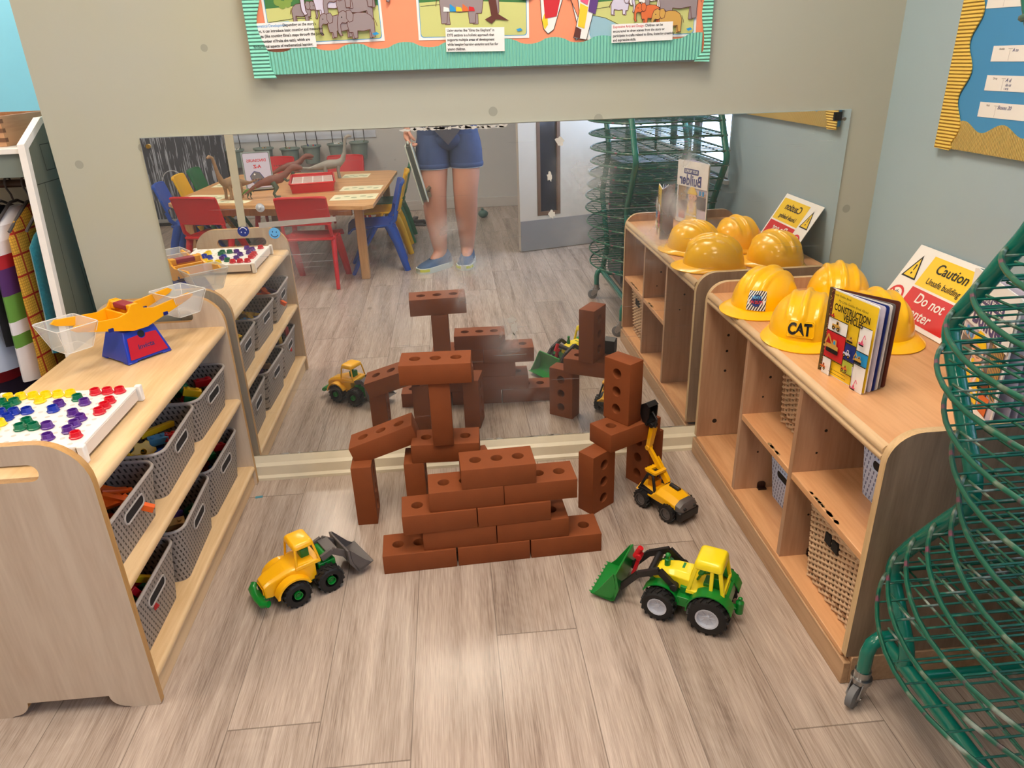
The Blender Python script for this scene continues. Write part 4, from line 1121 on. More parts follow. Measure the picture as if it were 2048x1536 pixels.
m.box(.058, .088, -.034, .034, .094, .104).box(.118, .134, -.038, .038, .036, .048)
m.build('loader_arm', TGR, v, bevel=.0015)
bm_ = MB(); bucket(bm_, 0, .058, .046, .084, teeth=0)
for i in range(5): bm_.box(.010, .018, -.012+i*.006, -.009+i*.006, .030, .055)
bm_.build('bucket', TGR, v, bevel=.0015, M=T(.130, 0, .012) @ RY(-24))
for x in (-.045, .047):
    for s_ in (-1, 1): wheel(v, x, s_*.052, .0375, .0375, .034, TG, hubr=.30)

# ---- yellow and black excavator (behind, leaning its arm on the arch)
v = thing('toy_excavator', 'small yellow and black toy excavator with its arm raised beside the right brick arch', 'toy digger', (.590, -.369, 0), R(-59))
m = MB(); m.box(-.075, .085, -.034, .034, .022, .050).box(.080, .100, -.040, .040, .018, .048).box(-.088, -.070, -.030, .030, .030, .050)
m.build('chassis', TB, v, bevel=.004)
m = MB()
m.loft([[(x, s_*w_, z) for s_, z in ((-1, .048), (1, .048), (1, z1-.014), (.55, z1), (-.55, z1), (-1, z1-.014))] for x, w_, z1 in ((-.085, .038, .062), (-.02, .042, .068), (.0, .043, .086), (.05, .042, .082), (.085, .036, .072))])
m.build('engine_cover', TY, v, bevel=.002)
m = MB(); m.loft([[(x, s_*w_, z) for s_, z in ((-1, .046), (1, .046), (1, z1-.012), (.5, z1), (-.5, z1), (-1, z1-.012))] for x, w_, z1 in ((.074, .0385, .0775), (.090, .036, .072), (.098, .028, .060))])
m.cyl((.093, -.020, .056), (.101, -.020, .056), .005, mi=1, n=12).cyl((.093, .020, .056), (.101, .020, .056), .005, mi=1, n=12)
m.build('nose', [TGR, TB], v, bevel=.0015)
m = MB(); m.cyl((.010, .012, .087), (.045, .012, .084), .0075, n=12); m.build('exhaust_cover', TB, v)
m = MB(); cabin(m, -.074, -.004, .038, .062, .112, 0, tk=.009, taper=.72, roofh=.006, roofx=(.010, -.012)); m.frus((-.078, .0, -.040, .040), (-.074, -.004, -.038, .038), .054, .0625)
m.build('cab_frame', TB, v, bevel=.0015)
m = MB(); m.plate([rrect(-.064, -.020, -.026, .026, .006, 3), rrect(-.050, -.032, -.013, .013, .002, 2)], .007, 0, T(0, 0, .120))
for i in range(5): m.ball((-.064, -.020+.010*i, .120), .0045, n=8)
m.build('roof', TY, v, bevel=.0008)
m = MB(); m.box(-.058, -.030, -.016, .016, .060, .086).box(-.058, -.048, -.016, .016, .086, .104); m.build('seat', mat('toy_amber', (214, 140, 20), rough=.35), v, bevel=.003)
m = MB()
def beam(mb, p, q, w0, w1, y0, y1, mi=0):
    dx, dz = q[0]-p[0], q[1]-p[1]; l = math.hypot(dx, dz); ux, uz = -dz/l, dx/l
    mb.prism([(p[0]-ux*w0/2, p[1]-uz*w0/2), (q[0]-ux*w1/2, q[1]-uz*w1/2), (q[0]+ux*w1/2, q[1]+uz*w1/2), (p[0]+ux*w0/2, p[1]+uz*w0/2)], -y1, -y0, mi, XZ)
beam(m, (-.006, .084), (-.088, .170), .020, .014, -.0045+.016, .0045+.016); beam(m, (-.006, .090), (-.060, .150), .006, .006, .022, .027)
m.cyl((-.090, .006, .172), (-.090, .026, .172), .0085, n=14)
m.build('boom', TY, v, bevel=.0015)
m = MB(); beam(m, (-.092, .166), (-.078, .252), .013, .016, .0095, .0225); beam(m, (-.086, .180), (-.072, .245), .005, .005, .0225, .027)
m.build('stick', TY, v, bevel=.0015)
m = MB(); m.cyl((-.077, .004, .255), (-.077, .028, .255), .008, n=12)
pts = [(-.086, .252), (-.104, .262), (-.116, .288), (-.112, .316), (-.094, .328), (-.078, .318), (-.084, .314), (-.098, .318), (-.106, .300), (-.100, .274), (-.084, .262)]
m.prism(pts, -.036, .004, 0, XZ); m.prism([(-.090, .260), (-.108, .276), (-.113, .300), (-.106, .318), (-.090, .322), (-.080, .312), (-.082, .28)], -.036, -.032, 0, XZ); m.prism([(-.090, .260), (-.108, .276), (-.113, .300), (-.106, .318), (-.090, .322), (-.080, .312), (-.082, .28)], .0, .004, 0, XZ)
m.tube([(-.070, .016, .250), (-.064, .016, .278), (-.084, .016, .296)], .004, 6)
m.build('digging_bucket', TB, v, bevel=.001)
for x in (-.052, .052):
    for s_ in (-1, 1): wheel(v, x, s_*.042, .030, .030, .022, TGR, hubr=.62, lugs=14)
# ================================================================== toy balance scales
ZL = .5655
SCA = R(52)
v = thing('bucket_balance', 'toy bucket balance with yellow beam, clear pans and a blue base with red drawer', 'toy balance', (-.8975, -.2475, ZL), SCA)
m = MB(); m.frus((-.064, .064, -.066, .066), (-.046, .046, -.040, .040), .004, .082)
for sx in (-1, 1):
    for sy in (-1, 1): m.box(sx*.05-.014, sx*.05+.014, sy*.052-.014, sy*.052+.014, 0, .006)
m.build('base', mat('scale_blue', (24, 52, 176), rough=.3, coat=.2), v, bevel=.003)
m = MB()
FX = frame((0, -.0665, .004), (1, 0, 0), (0, .026, .078))
m.prism([(-.054, .007), (.054, .007), (.041, .064), (.013, .066)]+[(0+.011*math.cos(R(a)), .066+.011*math.sin(R(a))) for a in range(0, -181, -20)]+[(-.013, .066), (-.041, .064)], .0002, .0022, 0, FX)
m.build('drawer_front', mat('scale_red', (186, 18, 40), rough=.3), v, smooth=0)
m = MB(); m.text('Invicta', .018, 0, FX @ T(0, .034, .0024), bold=.02, shear=.15, depth=.0001); m.prism(circ(0, .067, .0095, 16), .0001, .0006, 1, FX)
m.build('drawer_lettering', [mat('scale_navy_ink', (40, 30, 90)), INK], v, smooth=0)
SY_ = mat('scale_yellow', (252, 176, 10), rough=.32, coat=.15)
m = MB()
for sy in (-1, 1):
    y0, y1 = sy*.050-.003, sy*.050+.003
    prof_ = [(-.172, .132), (-.160, .140), (-.050, .128), (-.022, .135), (-.010, .152), (.010, .152), (.022, .135), (.050, .128), (.160, .140), (.172, .132), (.160, .124), (.050, .092), (.020, .083), (-.020, .083), (-.050, .092), (-.160, .124)]
    m.prism(prof_[::-1], -y1, -y0, 0, XZ)
m.box(-.030, -.024, -.048, .048, .095, .132).box(.024, .030, -.048, .048, .095, .132).box(-.05, .05, -.048, .048, .092, .097)
m.box(-.014, .014, -.052, -.030, .128, .150).box(-.014, .014, .030, .052, .128, .150)
m.build('beam', SY_, v, bevel=.0025)
MB().box(-.015, .015, -.031, .031, .134, .149).build('grip', mat('scale_maroon', (150, 22, 48), rough=.4), v, bevel=.003)
m = MB()
for sx in (-1, 1):
    for sy in (-1, 1): m.box(sx*.078-.007, sx*.078+.007, sy*.050-.0045, sy*.050+.0045, .098, .108)
m.build('balance_clip', mat('scale_blue_dark', (26, 38, 120), rough=.35), v, bevel=.001)
PAN = mat('clear_plastic', (232, 234, 232), rough=.08, alpha=.30, spec=.6)
PANR = mat('clear_plastic_edge', (245, 245, 243), rough=.15, alpha=.65)
for sx in (-1, 1):
    m = MB(); cx = sx*.158; tk = .0016
    o = [[(cx+p[0], p[1], z) for p in rrect(-hx, hx, -hy, hy, .008, 3)] for z, hx, hy in ((.072, .034, .040), (.140, .052, .062))]
    i_ = [[(cx+p[0], p[1], z) for p in rrect(-hx, hx, -hy, hy, .007, 3)] for z, hx, hy in ((.074, .0325, .0385), (.140, .0505, .0605))]
    m.loft(o, 0, cap=False); m.face(o[0][::-1]); m.loft([i_[1], i_[0]], 0, cap=False); m.face(i_[0]); 
    pan = m.build('pan', PAN, v, smooth=50)
    r_ = MB(); r_.tube([(cx+p[0], p[1], .140) for p in rrect(-.052, .052, -.062, .062, .008, 3)], .0013, 5, True)
    for p in ((-.034, -.040, -.052, -.062), (.034, -.040, .052, -.062), (.034, .040, .052, .062), (-.034, .040, -.052, .062)): r_.tube([(cx+p[0]*.97, p[1]*.97, .074), (cx+p[2]*.98, p[3]*.98, .139)], .0009, 5)
    r_.tube([(cx+p[0], p[1], .073) for p in rrect(-.034, .034, -.040, .040, .008, 3)], .0009, 5, True)
    r_.build('pan_edge', PANR, pan)

# ================================================================== pegboard and pegs
pbx0, pbx1, pby0, pby1 = -1.070, -.768, -.862, -.572
pb = thing('pegboard', 'white square plastic pegboard lying on top of the left shelf', 'pegboard', ((pbx0+pbx1)/2, (pby0+pby1)/2, ZL))
hx, hy = (pbx1-pbx0)/2, (pby1-pby0)/2
PBW = mat('pegboard_white', (240, 236, 230), rough=.35); PBS = mat('pegboard_side', (226, 214, 204), rough=.4)
m = MB(); m.box(-hx, hx, -hy, hy, .032, .036)
m.build('board_top', PBW, pb, bevel=.001)
m = MB()
for s_ in (-1, 1):
    m.box(-hx+.012, hx-.012, s_*hy-.0015, s_*hy+.0015, .008, .0325); m.box(s_*hx-.0015, s_*hx+.0015, -hy+.012, hy-.012, .008, .0325)
m.build('side_wall', PBS, pb)
for sx in (-1, 1):
    for sy in (-1, 1): MB().box(sx*hx-.009 if sx < 0 else hx-.006, sx*hx+.006 if sx < 0 else hx+.009, sy*hy-.009 if sy < 0 else hy-.006, sy*hy+.006 if sy < 0 else hy+.009, 0, .040).build('corner_post', PBW, pb, bevel=.003)
gx0, gy0, gp = -.795, -.600, .0275      # peg grid (world)
cx, cy = (pbx0+pbx1)/2, (pby0+pby1)/2
hm = MB()
for i in range(10):
    for j in range(10): hm.prism(circ(gx0-gp*i-cx, gy0-gp*j-cy, .0052, 12), .0361, .0363)
hm.build('peg_hole', mat('peg_hole_grey', (205, 200, 192), rough=.7), pb, smooth=0)
PEGC = dict(red=(214, 18, 40), purple=(88, 40, 138), green=(0, 112, 74), blue=(24, 52, 168), yellow=(250, 216, 16))
pegm = None
PEG = [('red', 2, 0), ('red', 1, 0), ('red', 0, 0), ('red', 0, 2), ('red', 0, 3), ('red', 0, 4), ('red', 0, 8.5), ('purple', 2, 2), ('purple', 4, 2), ('purple', 2, 4), ('purple', 1, 5), ('purple', 1, 5.9), ('purple', 1, 6.8), ('purple', 3, 6), ('purple', 2, 8),
       ('green', 3, 1), ('green', 8.6, 1), ('green', 7.6, 1), ('green', 7.7, 2), ('green', 5, 4.7), ('green', 4.9, 5.8), ('green', 4, 5.8), ('blue', 4, 3), ('blue', 7.6, 3.2), ('blue', 6.6, 3.2), ('blue', 5.6, 3.1), ('blue', 7.4, 4.3),
       ('yellow', 8.6, 0), ('yellow', 7.6, 0), ('yellow', 6.6, 0), ('yellow', 6, -.1), ('yellow', 5, 0), ('yellow', 4, 0), ('yellow', 5.7, 1.2), ('yellow', 6.8, 5), ('yellow', 6.8, 6)]
# snap to whole holes, keep every hole single
used = {}
cols_seen = {}
def peg_mesh():
    m = MB(); m.lathe([(.0122, 0), (.0133, .0010), (.0133, .0030), (.0116, .0042), (.0108, .0080), (.0104, .0135), (.0086, .0135), (.0080, .0070), (0, .0070)], 8, cap=False); 
    m.lathe([(0, -.003), (.0045, -.003), (.0045, .0002), (.0112, 0)], 8, cap=False); return m
rowname = ['back', 'second', 'third', 'fourth', 'fifth', 'sixth', 'seventh', 'eighth', 'front', 'very front']
colname = ['first', 'second', 'third', 'fourth', 'fifth', 'sixth', 'seventh', 'eighth', 'ninth', 'tenth']
pm = {}
for (c_, i, j) in PEG:
    i, j = int(round(i)), int(round(j))
    while (i, j) in used: j += 1
    used[(i, j)] = 1
    M_ = mat('peg_'+c_, PEGC[c_], rough=.3)
    if c_ not in pm:
        o = peg_mesh().build('peg', M_, smooth=25); pm[c_] = o
    else:
        o = pm[c_].copy(); COL.objects.link(o)
    o.location = (gx0-gp*i, gy0-gp*j, ZL+.0364); o.rotation_euler = (0, 0, R(22.5))
    setp(o, label='%s peg, %s row of the pegboard, %s hole from its right edge' % (c_, rowname[j], colname[i]), category='peg', group='pegs in the pegboard')

# ================================================================== pieces inside the baskets
BC = dict(orange=mat('piece_orange', (238, 98, 20), rough=.4), yellow=mat('piece_yellow', (240, 190, 30), rough=.35), blue=mat('piece_blue', (24, 66, 160), rough=.35), red=mat('piece_red', (190, 24, 34), rough=.35),
          green=mat('piece_green', (10, 110, 56), rough=.35), lightblue=mat('piece_lightblue', (96, 168, 216), rough=.35), purple=mat('piece_purple', (90, 60, 110), rough=.4), pine=mat('piece_pine', (206, 160, 96), rough=.5), grey=mat('piece_grey', (150, 150, 150), rough=.4))
def piece(kind):
    m = MB()
    if kind == 'rail':
        m.plate([[(-.05, -.014), (-.02, -.014), (-.016, -.006), (-.006, -.006), (-.002, -.014), (.05, -.014), (.05, -.005), (.06, -.008), (.06, .008), (.05, .005), (.05, .014), (-.05, .014), (-.05, .005), (-.042, .008), (-.042, -.008), (-.05, -.005)]], .009, bevel=.001)
    elif kind == 'gear':
        o = []
        for i in range(24): 
            r_ = .030 if i % 4 < 2 else .023
            o.append((r_*math.cos(2*PI*i/24), r_*math.sin(2*PI*i/24)))
        m.plate([o, circ(0, 0, .007, 12)[::-1]], .014, bevel=.001)
    elif kind == 'block':
        m.box(-.024, .024, -.012, .012, -.010, .010)
        for i in (-1, 1):
            m.cyl((i*.012, 0, .010), (i*.012, 0, .0145), .0055, n=10)
    elif kind == 'ball': m.ball((0, 0, 0), .021, n=14)
    elif kind == 'bar': m.box(-.055, .055, -.0075, .0075, -.0075, .0075)
    return m
PROTO = {}
def put(kind, c_, x, y, z, rot, label, group='toy pieces heaped in the grey baskets'):
    if (kind, c_) not in PROTO:
        o = piece(kind).build({'rail': 'track_piece', 'gear': 'toy_gear', 'block': 'building_block', 'ball': 'toy_ball', 'bar': 'toy_bar'}[kind], BC[c_], smooth=30, bevel=.001 if kind in ('block', 'bar') else 0)
        PROTO[(kind, c_)] = o
    else: o = PROTO[(kind, c_)].copy(); COL.objects.link(o)
    o.location = (x, y, z); o.rotation_euler = tuple(R(a) for a in rot)
    setp(o, label=label, category={'rail': 'toy track', 'gear': 'toy gear', 'block': 'toy block', 'ball': 'toy ball', 'bar': 'toy bar'}[kind], group=group)
z0 = .3205
# hidden filling that carries the pieces: a heap of small parts in each basket
def heap(x, y, z, h, label, cols):
    m = MB(); random.seed(int(abs(y)*1000)+int(h*1000))
    for i in range(70):
        px, py = random.uniform(-.115, .125), random.uniform(-.095, .095); pz = random.uniform(.008, h)
        s_ = random.uniform(.010, .020)
        M = T(px, py, pz) @ Euler((random.uniform(0, 3), random.uniform(0, 3), random.uniform(0, 3))).to_matrix().to_4x4()
        m.box(-s_, s_, -s_*.6, s_*.6, -s_*.4, s_*.4, random.randrange(len(cols)), M)
    o = m.build('toy_heap', [BC[c] for c in cols], smooth=0); o.location = (x, y, z)
    setp(o, label=label, category='toy pieces', kind='stuff')
heap(-.893, -.800, z0, .060, 'loose small toy parts filling the basket with orange pieces', ['orange', 'orange', 'purple', 'green', 'grey'])
heap(-.893, -.497, z0, .060, 'loose small toy parts filling the middle upper grey basket', ['blue', 'yellow', 'blue', 'yellow', 'lightblue'])
heap(-.893, -.203, z0, .060, 'loose small toy parts filling the upper grey basket nearest the mirror', ['red', 'blue', 'yellow', 'red', 'green'])
heap(-.898, -.800, .0725, .075, 'loose small toy parts in the bottom grey basket nearest the camera', ['red', 'blue', 'purple', 'green'])
heap(-.893, -.505, .0725, .085, 'loose small toy parts in the middle bottom grey basket', ['red', 'purple', 'pine', 'green'])
heap(-.898, -.213, .0725, .085, 'loose small toy parts in the bottom grey basket nearest the mirror', ['green', 'green', 'red', 'blue'])
for i, (x, y, z, r_, s_) in enumerate((
    (-.800, -.795, .421, (20, 12, 60), 'lying on top at the front'), (-.820, -.745, .427, (-12, 18, 30), 'leaning against the front rim'), (-.862, -.800, .414, (8, -10, 95), 'in the middle of the heap'),
    (-.850, -.720, .420, (10, 25, 10), 'nearest the mirror end'), (-.880, -.860, .410, (25, 5, 140), 'nearest the camera end'))):
    put('rail', 'orange', x, y, z, r_, 'orange interlocking track piece %s in the basket of orange pieces' % s_)
put('bar', 'orange', -.762, -.765, .405, (0, 30, 12), 'orange bar poking out through the hand slot of the nearest upper basket')
put('bar', 'purple', -.800, -.872, .408, (10, 8, 40), 'purple bar in the basket of orange pieces')
put('bar', 'grey', -.900, -.700, .425, (0, 0, 70), 'grey bar at the back of the basket of orange pieces')
for i, (x, y, z, r_, s_) in enumerate(((-.815, -.530, .405, (60, 10, 30), 'largest, standing on edge'), (-.855, -.560, .402, (75, 0, 10), 'behind the standing one'), (-.800, -.580, .398, (20, 10, 0), 'lying flat near the rim'))):
    put('gear', 'yellow', x, y, z, r_, 'yellow toy gear %s in the middle upper grey basket' % s_)
put('bar', 'yellow', -.820, -.420, .412, (0, 8, 65), 'yellow bar across the middle upper grey basket'); put('block', 'lightblue', -.800, -.468, .406, (10, 0, 30), 'light blue block in the middle upper grey basket')
put('block', 'red', -.780, -.445, .400, (0, 20, 70), 'red block in the middle upper grey basket'); put('bar', 'blue', -.790, -.560, .392, (0, 0, 80), 'blue bar in the middle upper grey basket')
put('block', 'yellow', -.782, -.232, .432, (0, 20, 20), 'yellow block with a printed eye on top of a stack in a basket'); put('block', 'green', -.782, -.236, .4115, (0, 20, 20), 'green block under the yellow block with an eye')
put('block', 'red', -.776, -.245, .391, (0, 20, 20), 'red block under the green block in the upper basket nearest the mirror'); put('block', 'pine', -.850, -.290, .402, (15, 10, 60), 'pale wooden block in the upper basket nearest the mirror')
put('ball', 'green', -.842, -.150, .410, (0, 0, 0), 'green ball in the upper grey basket nearest the mirror'); put('block', 'red', -.790, -.115, .412, (0, 0, 30), 'red block beside the green ball')
m = MB(); m.prism(circ(0, 0, .0042, 14), 0, .0004); ey = top('printed_eye_sticker', m, INK, 'black printed eye on the yellow block in a basket', 'sticker', smooth=0)
ey.matrix_world = T(-.782, -.232, .432) @ Euler((0, R(20), R(20))).to_matrix().to_4x4() @ T(.0243, 0, 0) @ RY(90)
put('bar', 'red', -.752, -.835, .195, (20, 62, 75), 'red bar poking from the hand slot of the bottom basket nearest the camera'); put('bar', 'yellow', -.775, -.790, .215, (20, 40, 75), 'yellow bar in the bottom basket nearest the camera')
put('block', 'green', -.800, -.190, .198, (10, 10, 40), 'green block in the bottom basket nearest the mirror'); put('block', 'red', -.780, -.140, .200, (0, 20, 60), 'red block in the bottom basket nearest the mirror')
put('block', 'purple', -.800, -.500, .196, (0, 20, 60), 'purple block in the middle bottom basket'); put('block', 'pine', -.780, -.540, .192, (20, 0, 20), 'pale wooden block in the middle bottom basket')
heap(1.040, -.925, .3302, .080, 'dark red and brown odds and ends in the upper pale blue basket', ['red', 'purple', 'red'])
heap(1.030, -.535, .0748, .080, 'dark odds and ends in the lower pale blue basket', ['purple', 'green', 'grey'])
m = MB(); m.box(-.0115, .0115, -.0055, .0055, 0, .0012); o = top('paper_scrap', m, mat('scrap_teal', (70, 140, 160), rough=.6), 'tiny teal scrap of paper on the floor beside the left shelf', 'paper', smooth=0)
_p = (-.690, -.130, .0002); o.location = _p; o.rotation_euler = (0, 0, R(8))
# ================================================================== elephant notice board on the mirror wall
XZW = Matrix(((1, 0, 0, 0), (0, 0, -1, 0), (0, 1, 0, 0), (0, 0, 0, 1)))   # (x,y,z)->(x,-z,y): art faces -y
nb = thing('notice_board', 'teal bordered notice board of elephant pictures above the mirror', 'notice board', (0, 0, 0))
bx0, bx1, bz0, bz1 = -.506, .744, 1.262, 2.10
MB().box(bx0+.004, bx1-.004, -.014, .0065, bz0+.004, bz1-.004).build('backing_board', [PAL['coral']], nb, smooth=0)
MB().box(bx0, bx1, -.016, .0065, bz0-.006, bz0+.0035).build('frame_edge', mat('aluminium_trim', (160, 160, 150), rough=.5, metal=.5), nb)
TEAL = corrugated('border_teal', (136, 222, 198), 'X'); TEALZ = corrugated('border_teal_side', (140, 226, 202), 'Z')
def scallop(x0, x1, base, amp, per, ph=0, n=90):
    out = []
    for i in range(n+1):
        x = x0+(x1-x0)*i/n; s_ = math.sin(2*PI*(x-x0)/per+ph); s_ = math.copysign(abs(s_)**.6, s_)
        out.append((x, base+amp*s_))
    return out
pts = [(bx0+.03, bz0-.002), (bx1-.02, bz0-.002)]+scallop(bx1-.02, bx0+.03, bz0+.060, .0075, -.135, 1.0)
m = MB(); m.prism(pts, .0205, .0222, 0, XZW); m.build('border_strip', TEAL, nb, smooth=0)
for x0, x1, s_ in ((bx0-.004, bx0+.052, 1), (bx1-.038, bx1+.004, -1)):
    if s_ > 0: pts = [(x0, bz0-.010), (x1+.004, bz0-.012)]+[(x1-.018+.010*math.sin((z-bz0)*40), z) for z in [bz0+.02*i for i in range(1, 40)]]+[(x0, bz1)]
    else: pts = [(x0+.018+.006*math.sin((z-bz0)*40), z) for z in [bz0+.02*i for i in range(39, 0, -1)]]+[(x0-.002, bz0-.006), (x1, bz0-.008), (x1, bz1)]
    m = MB(); m.prism(pts, .0225, .0245, 0, XZW); m.build('border_strip', TEALZ, nb, smooth=0)
# pictures: an elephant drawn as flat shapes, generic
def elephant(a, x, y, s, fill='eleph', flip=1, patches=False):
    F = flip
    def q(L): return [(x+F*p[0]*s, y+p[1]*s) for p in L]
    ln = pi_('brown')
    a.outline(q([(.30, .0), (.40, .0), (.42, .35), (.32, .35)]), pi_(fill), ln, .0012); a.outline(q([(-.28, 0), (-.17, 0), (-.16, .35), (-.28, .35)]), pi_(fill), ln, .0012)
    a.outline(q([(-.36, .2), (-.40, .45), (-.36, .62), (-.22, .74), (.0, .78), (.26, .76), (.42, .66), (.50, .48), (.48, .02), (.37, .02), (.34, .26), (.1, .22), (-.08, .24), (-.10, .02), (-.22, .02), (-.24, .2)]), pi_(fill), ln, .0014)
    a.outline(q([(-.30, .56), (-.34, .78), (-.48, .86), (-.62, .80), (-.68, .66), (-.72, .46), (-.72, .22), (-.66, .10), (-.58, .12), (-.62, .2), (-.62, .44), (-.56, .50), (-.44, .48)]), pi_(fill), ln, .0014)
    a.outline(q([(-.38, .84), (-.24, .86), (-.16, .72), (-.20, .54), (-.32, .50), (-.40, .62)]), pi_(fill), ln, .0012)
    a.disc(x-F*.55*s, y+.66*s, .012*s*1.6, pi_('black')); a.line(q([(.49, .6), (.56, .44), (.58, .34)]), .0014, ln)
    if patches:
        cs = ['red', 'orange', 'yellow', 'sky', 'white']
        for i in range(5): a.poly(q([(-.22+.13*i, .24), (-.09+.13*i, .24), (-.10+.13*i, .33+.05*(i % 2)), (-.2+.13*i, .31)]), pi_(cs[i]))
def poster(x0, x1, z0, z1, name_label, fn, tilt=0, dep=.0150):
    w_, h_ = x1-x0, z1-z0
    M = T((x0+x1)/2, -dep, (z0+z1)/2) @ Matrix.Rotation(R(tilt), 4, 'Y') @ XZW
    t = MB(); t.box(-w_/2, w_/2, -h_/2, h_/2, 0, .0006, 0, M); 
    a = Art(M @ T(-w_/2, -h_/2, .0007)); fn(a, w_, h_)
    base = len(a.v)
    t2 = MB(); t2.v = t.v+a.v; t2.f = t.f+[[i+len(t.v) for i in f] for f in a.f]; t2.m = [pi_('white')]*len(t.f)+a.m
    return top('poster', t2, PM, name_label, 'poster', 'elephant pictures on the teal bordered notice board', smooth=0)
def scene_base(a, w_, h_, pond=False):
    a.poly(rrect(.006, w_-.006, .006, h_-.006, .008, 3), pi_('sky')); a.poly(rrect(.0075, w_-.0075, .0075, h_-.0075, .008, 3), pi_('palegreen'))
    a.poly([(.0075, h_*.42), (w_*.3, h_*.44), (w_-.0075, h_*.40), (w_-.0075, h_-.01), (.0075, h_-.01)], pi_('green'))
def picA(a, w_, h_):
    scene_base(a, w_, h_); a.poly([(.008, h_*.16), (w_*.22, h_*.24), (w_*.2, h_*.28), (.008, h_*.26)], pi_('water'))
    a.line([(w_*.03, h_*.27), (w_*.25, h_*.3), (w_*.4, h_*.29)], .0012, pi_('black'))
    for i in range(7): a.disc(w_*.18+.016*math.cos(i*.9), h_*.52+.014*math.sin(i*.9), .010, pi_('leaf'))
    a.poly([(w_*.36, h_*.52), (w_*.5, h_*.46), (w_*.62, h_*.5), (w_*.6, h_*.66), (w_*.4, h_*.64)], pi_('water'))
    elephant(a, w_*.33, h_*.26, .055, 'eleph', -1); elephant(a, w_*.57, h_*.28, .105, 'lilac', 1); elephant(a, w_*.76, h_*.22, .105, 'eleph'); elephant(a, w_*.86, h_*.38, .10, 'eleph', -1)
    elephant(a, w_*.62, h_*.06, .070); elephant(a, w_*.80, h_*.04, .080); a.poly([(w_*.90, h_*.09), (w_*.94, h_*.105), (w_*.96, h_*.08), (w_*.92, h_*.065)], pi_('sky'))
def picB(a, w_, h_):
    scene_base(a, w_, h_); a.line([(.01, h_*.38), (w_*.25, h_*.40)], .0012, pi_('black'))
    elephant(a, w_*.42, h_*.17, .13, 'eleph', -1, True); 
    a.poly([(w_*.60, h_*.22), (w_*.66, h_*.26), (w_*.63, h_*.5), (w_*.60, h_*.8), (w_*.70, h_*.8), (w_*.70, h_*.5), (w_*.72, h_*.28), (w_*.82, h_*.2), (w_*.70, h_*.22), (w_*.66, h_*.17)], pi_('brown'))
    a.poly([(w_*.88, h_*.10), (w_*.92, h_*.115), (w_*.94, h_*.09), (w_*.90, h_*.075)], pi_('sky'))
def picC(a, w_, h_):
    scene_base(a, w_, h_); a.poly([(.008, h_*.02), (.008, h_*.28), (w_*.16, h_*.24), (w_*.34, h_*.12), (w_*.3, h_*.02)], pi_('water')); a.line([(.01, h_*.28), (w_*.16, h_*.245), (w_*.34, h_*.13)], .0012, pi_('black'))
    a.line([(w_*.02, h_*.34), (w_*.2, h_*.37)], .0012, pi_('black'))
    elephant(a, w_*.30, h_*.27, .055, 'lilac', -1); elephant(a, w_*.55, h_*.34, .075, 'white', 1); elephant(a, w_*.80, h_*.20, .120, 'eleph', 1)
    elephant(a, w_*.56, h_*.16, .06, 'orange'); elephant(a, w_*.74, h_*.05, .07, 'ochre'); a.poly([(w_*.90, h_*.09), (w_*.94, h_*.105), (w_*.96, h_*.08), (w_*.92, h_*.065)], pi_('sky'))
poster(-.462, -.154, 1.331, 1.545, 'left elephant picture on the notice board, with a herd of grey elephants', picA, -1)
poster(-.060, .241, 1.331, 1.545, 'middle elephant picture on the notice board, a grey elephant beside a brown tree', picB, .5)
poster(.401, .706, 1.320, 1.535, 'right elephant picture on the notice board, elephants beside a pond', picC, 0)
def caption(x0, x1, z0, z1, lines, lab, colr=None, tilt=0, dep=.0232):
    def fn(a, w_, h_):
        n = len(lines); sz = h_/n*.78
        for i, l in enumerate(lines):
            y = h_-(i+.62)*h_/(n+.2)
            if i == 0 and colr:
                a.write(l[0], .004, y, sz, pi_(colr), align='LEFT', bold=.01, xs=.86); a.write(l[1], .004+l[2]*w_, y, sz, pi_('black'), align='LEFT', bold=.02, xs=.86)
            else: a.write(l, .004, y, sz, pi_('black'), align='LEFT', bold=.02, xs=.86)
    w_, h_ = x1-x0, z1-z0
    M = T((x0+x1)/2, -dep, (z0+z1)/2) @ Matrix.Rotation(R(tilt), 4, 'Y') @ XZW
    t = MB(); t.box(-w_/2, w_/2, -h_/2, h_/2, 0, .0005, pi_('white'), M)
    a = Art(M @ T(-w_/2, -h_/2, .0006)); fn(a, w_, h_)
    t2 = MB(); t2.v = t.v+a.v; t2.f = t.f+[[i+len(t.v) for i in f] for f in a.f]; t2.m = t.m+a.m
    top('caption_slip', t2, PM, lab, 'caption slip', 'printed caption slips on the elephant notice board', smooth=0)
caption(-.503, -.334, 1.323, 1.386, [('Mathematical Development:', 'Depending on the story\'s', .50), 'content, it can introduce basic counting and measuring', 'concepts (like counting Elma\'s steps through the jungle', 'or the number of fruits she eats), which are', 'fundamental aspects of mathematical learning.'], 'white printed caption slip over the left elephant picture, blue opening words', 'sky', -1)
caption(.012, .171, 1.300, 1.359, ['Using stories like "Elma the Elephant" in', 'EYFS settings is a holistic approach that', 'supports multiple areas of development', 'while keeping learning engaging and fun for', 'young children.'], 'white printed caption slip under the middle elephant picture, all black words', None, 1.0, .0272)
caption(.466, .637, 1.311, 1.357, [('Expressive Arts and Design:', 'Children can be', .52), 'encouraged to draw scenes from the story or', 'participate in crafts related to Elma, fostering creativity', 'and expressive skills.'], 'white printed caption slip over the right elephant picture, red opening words', 'red', -1.0, .0272)
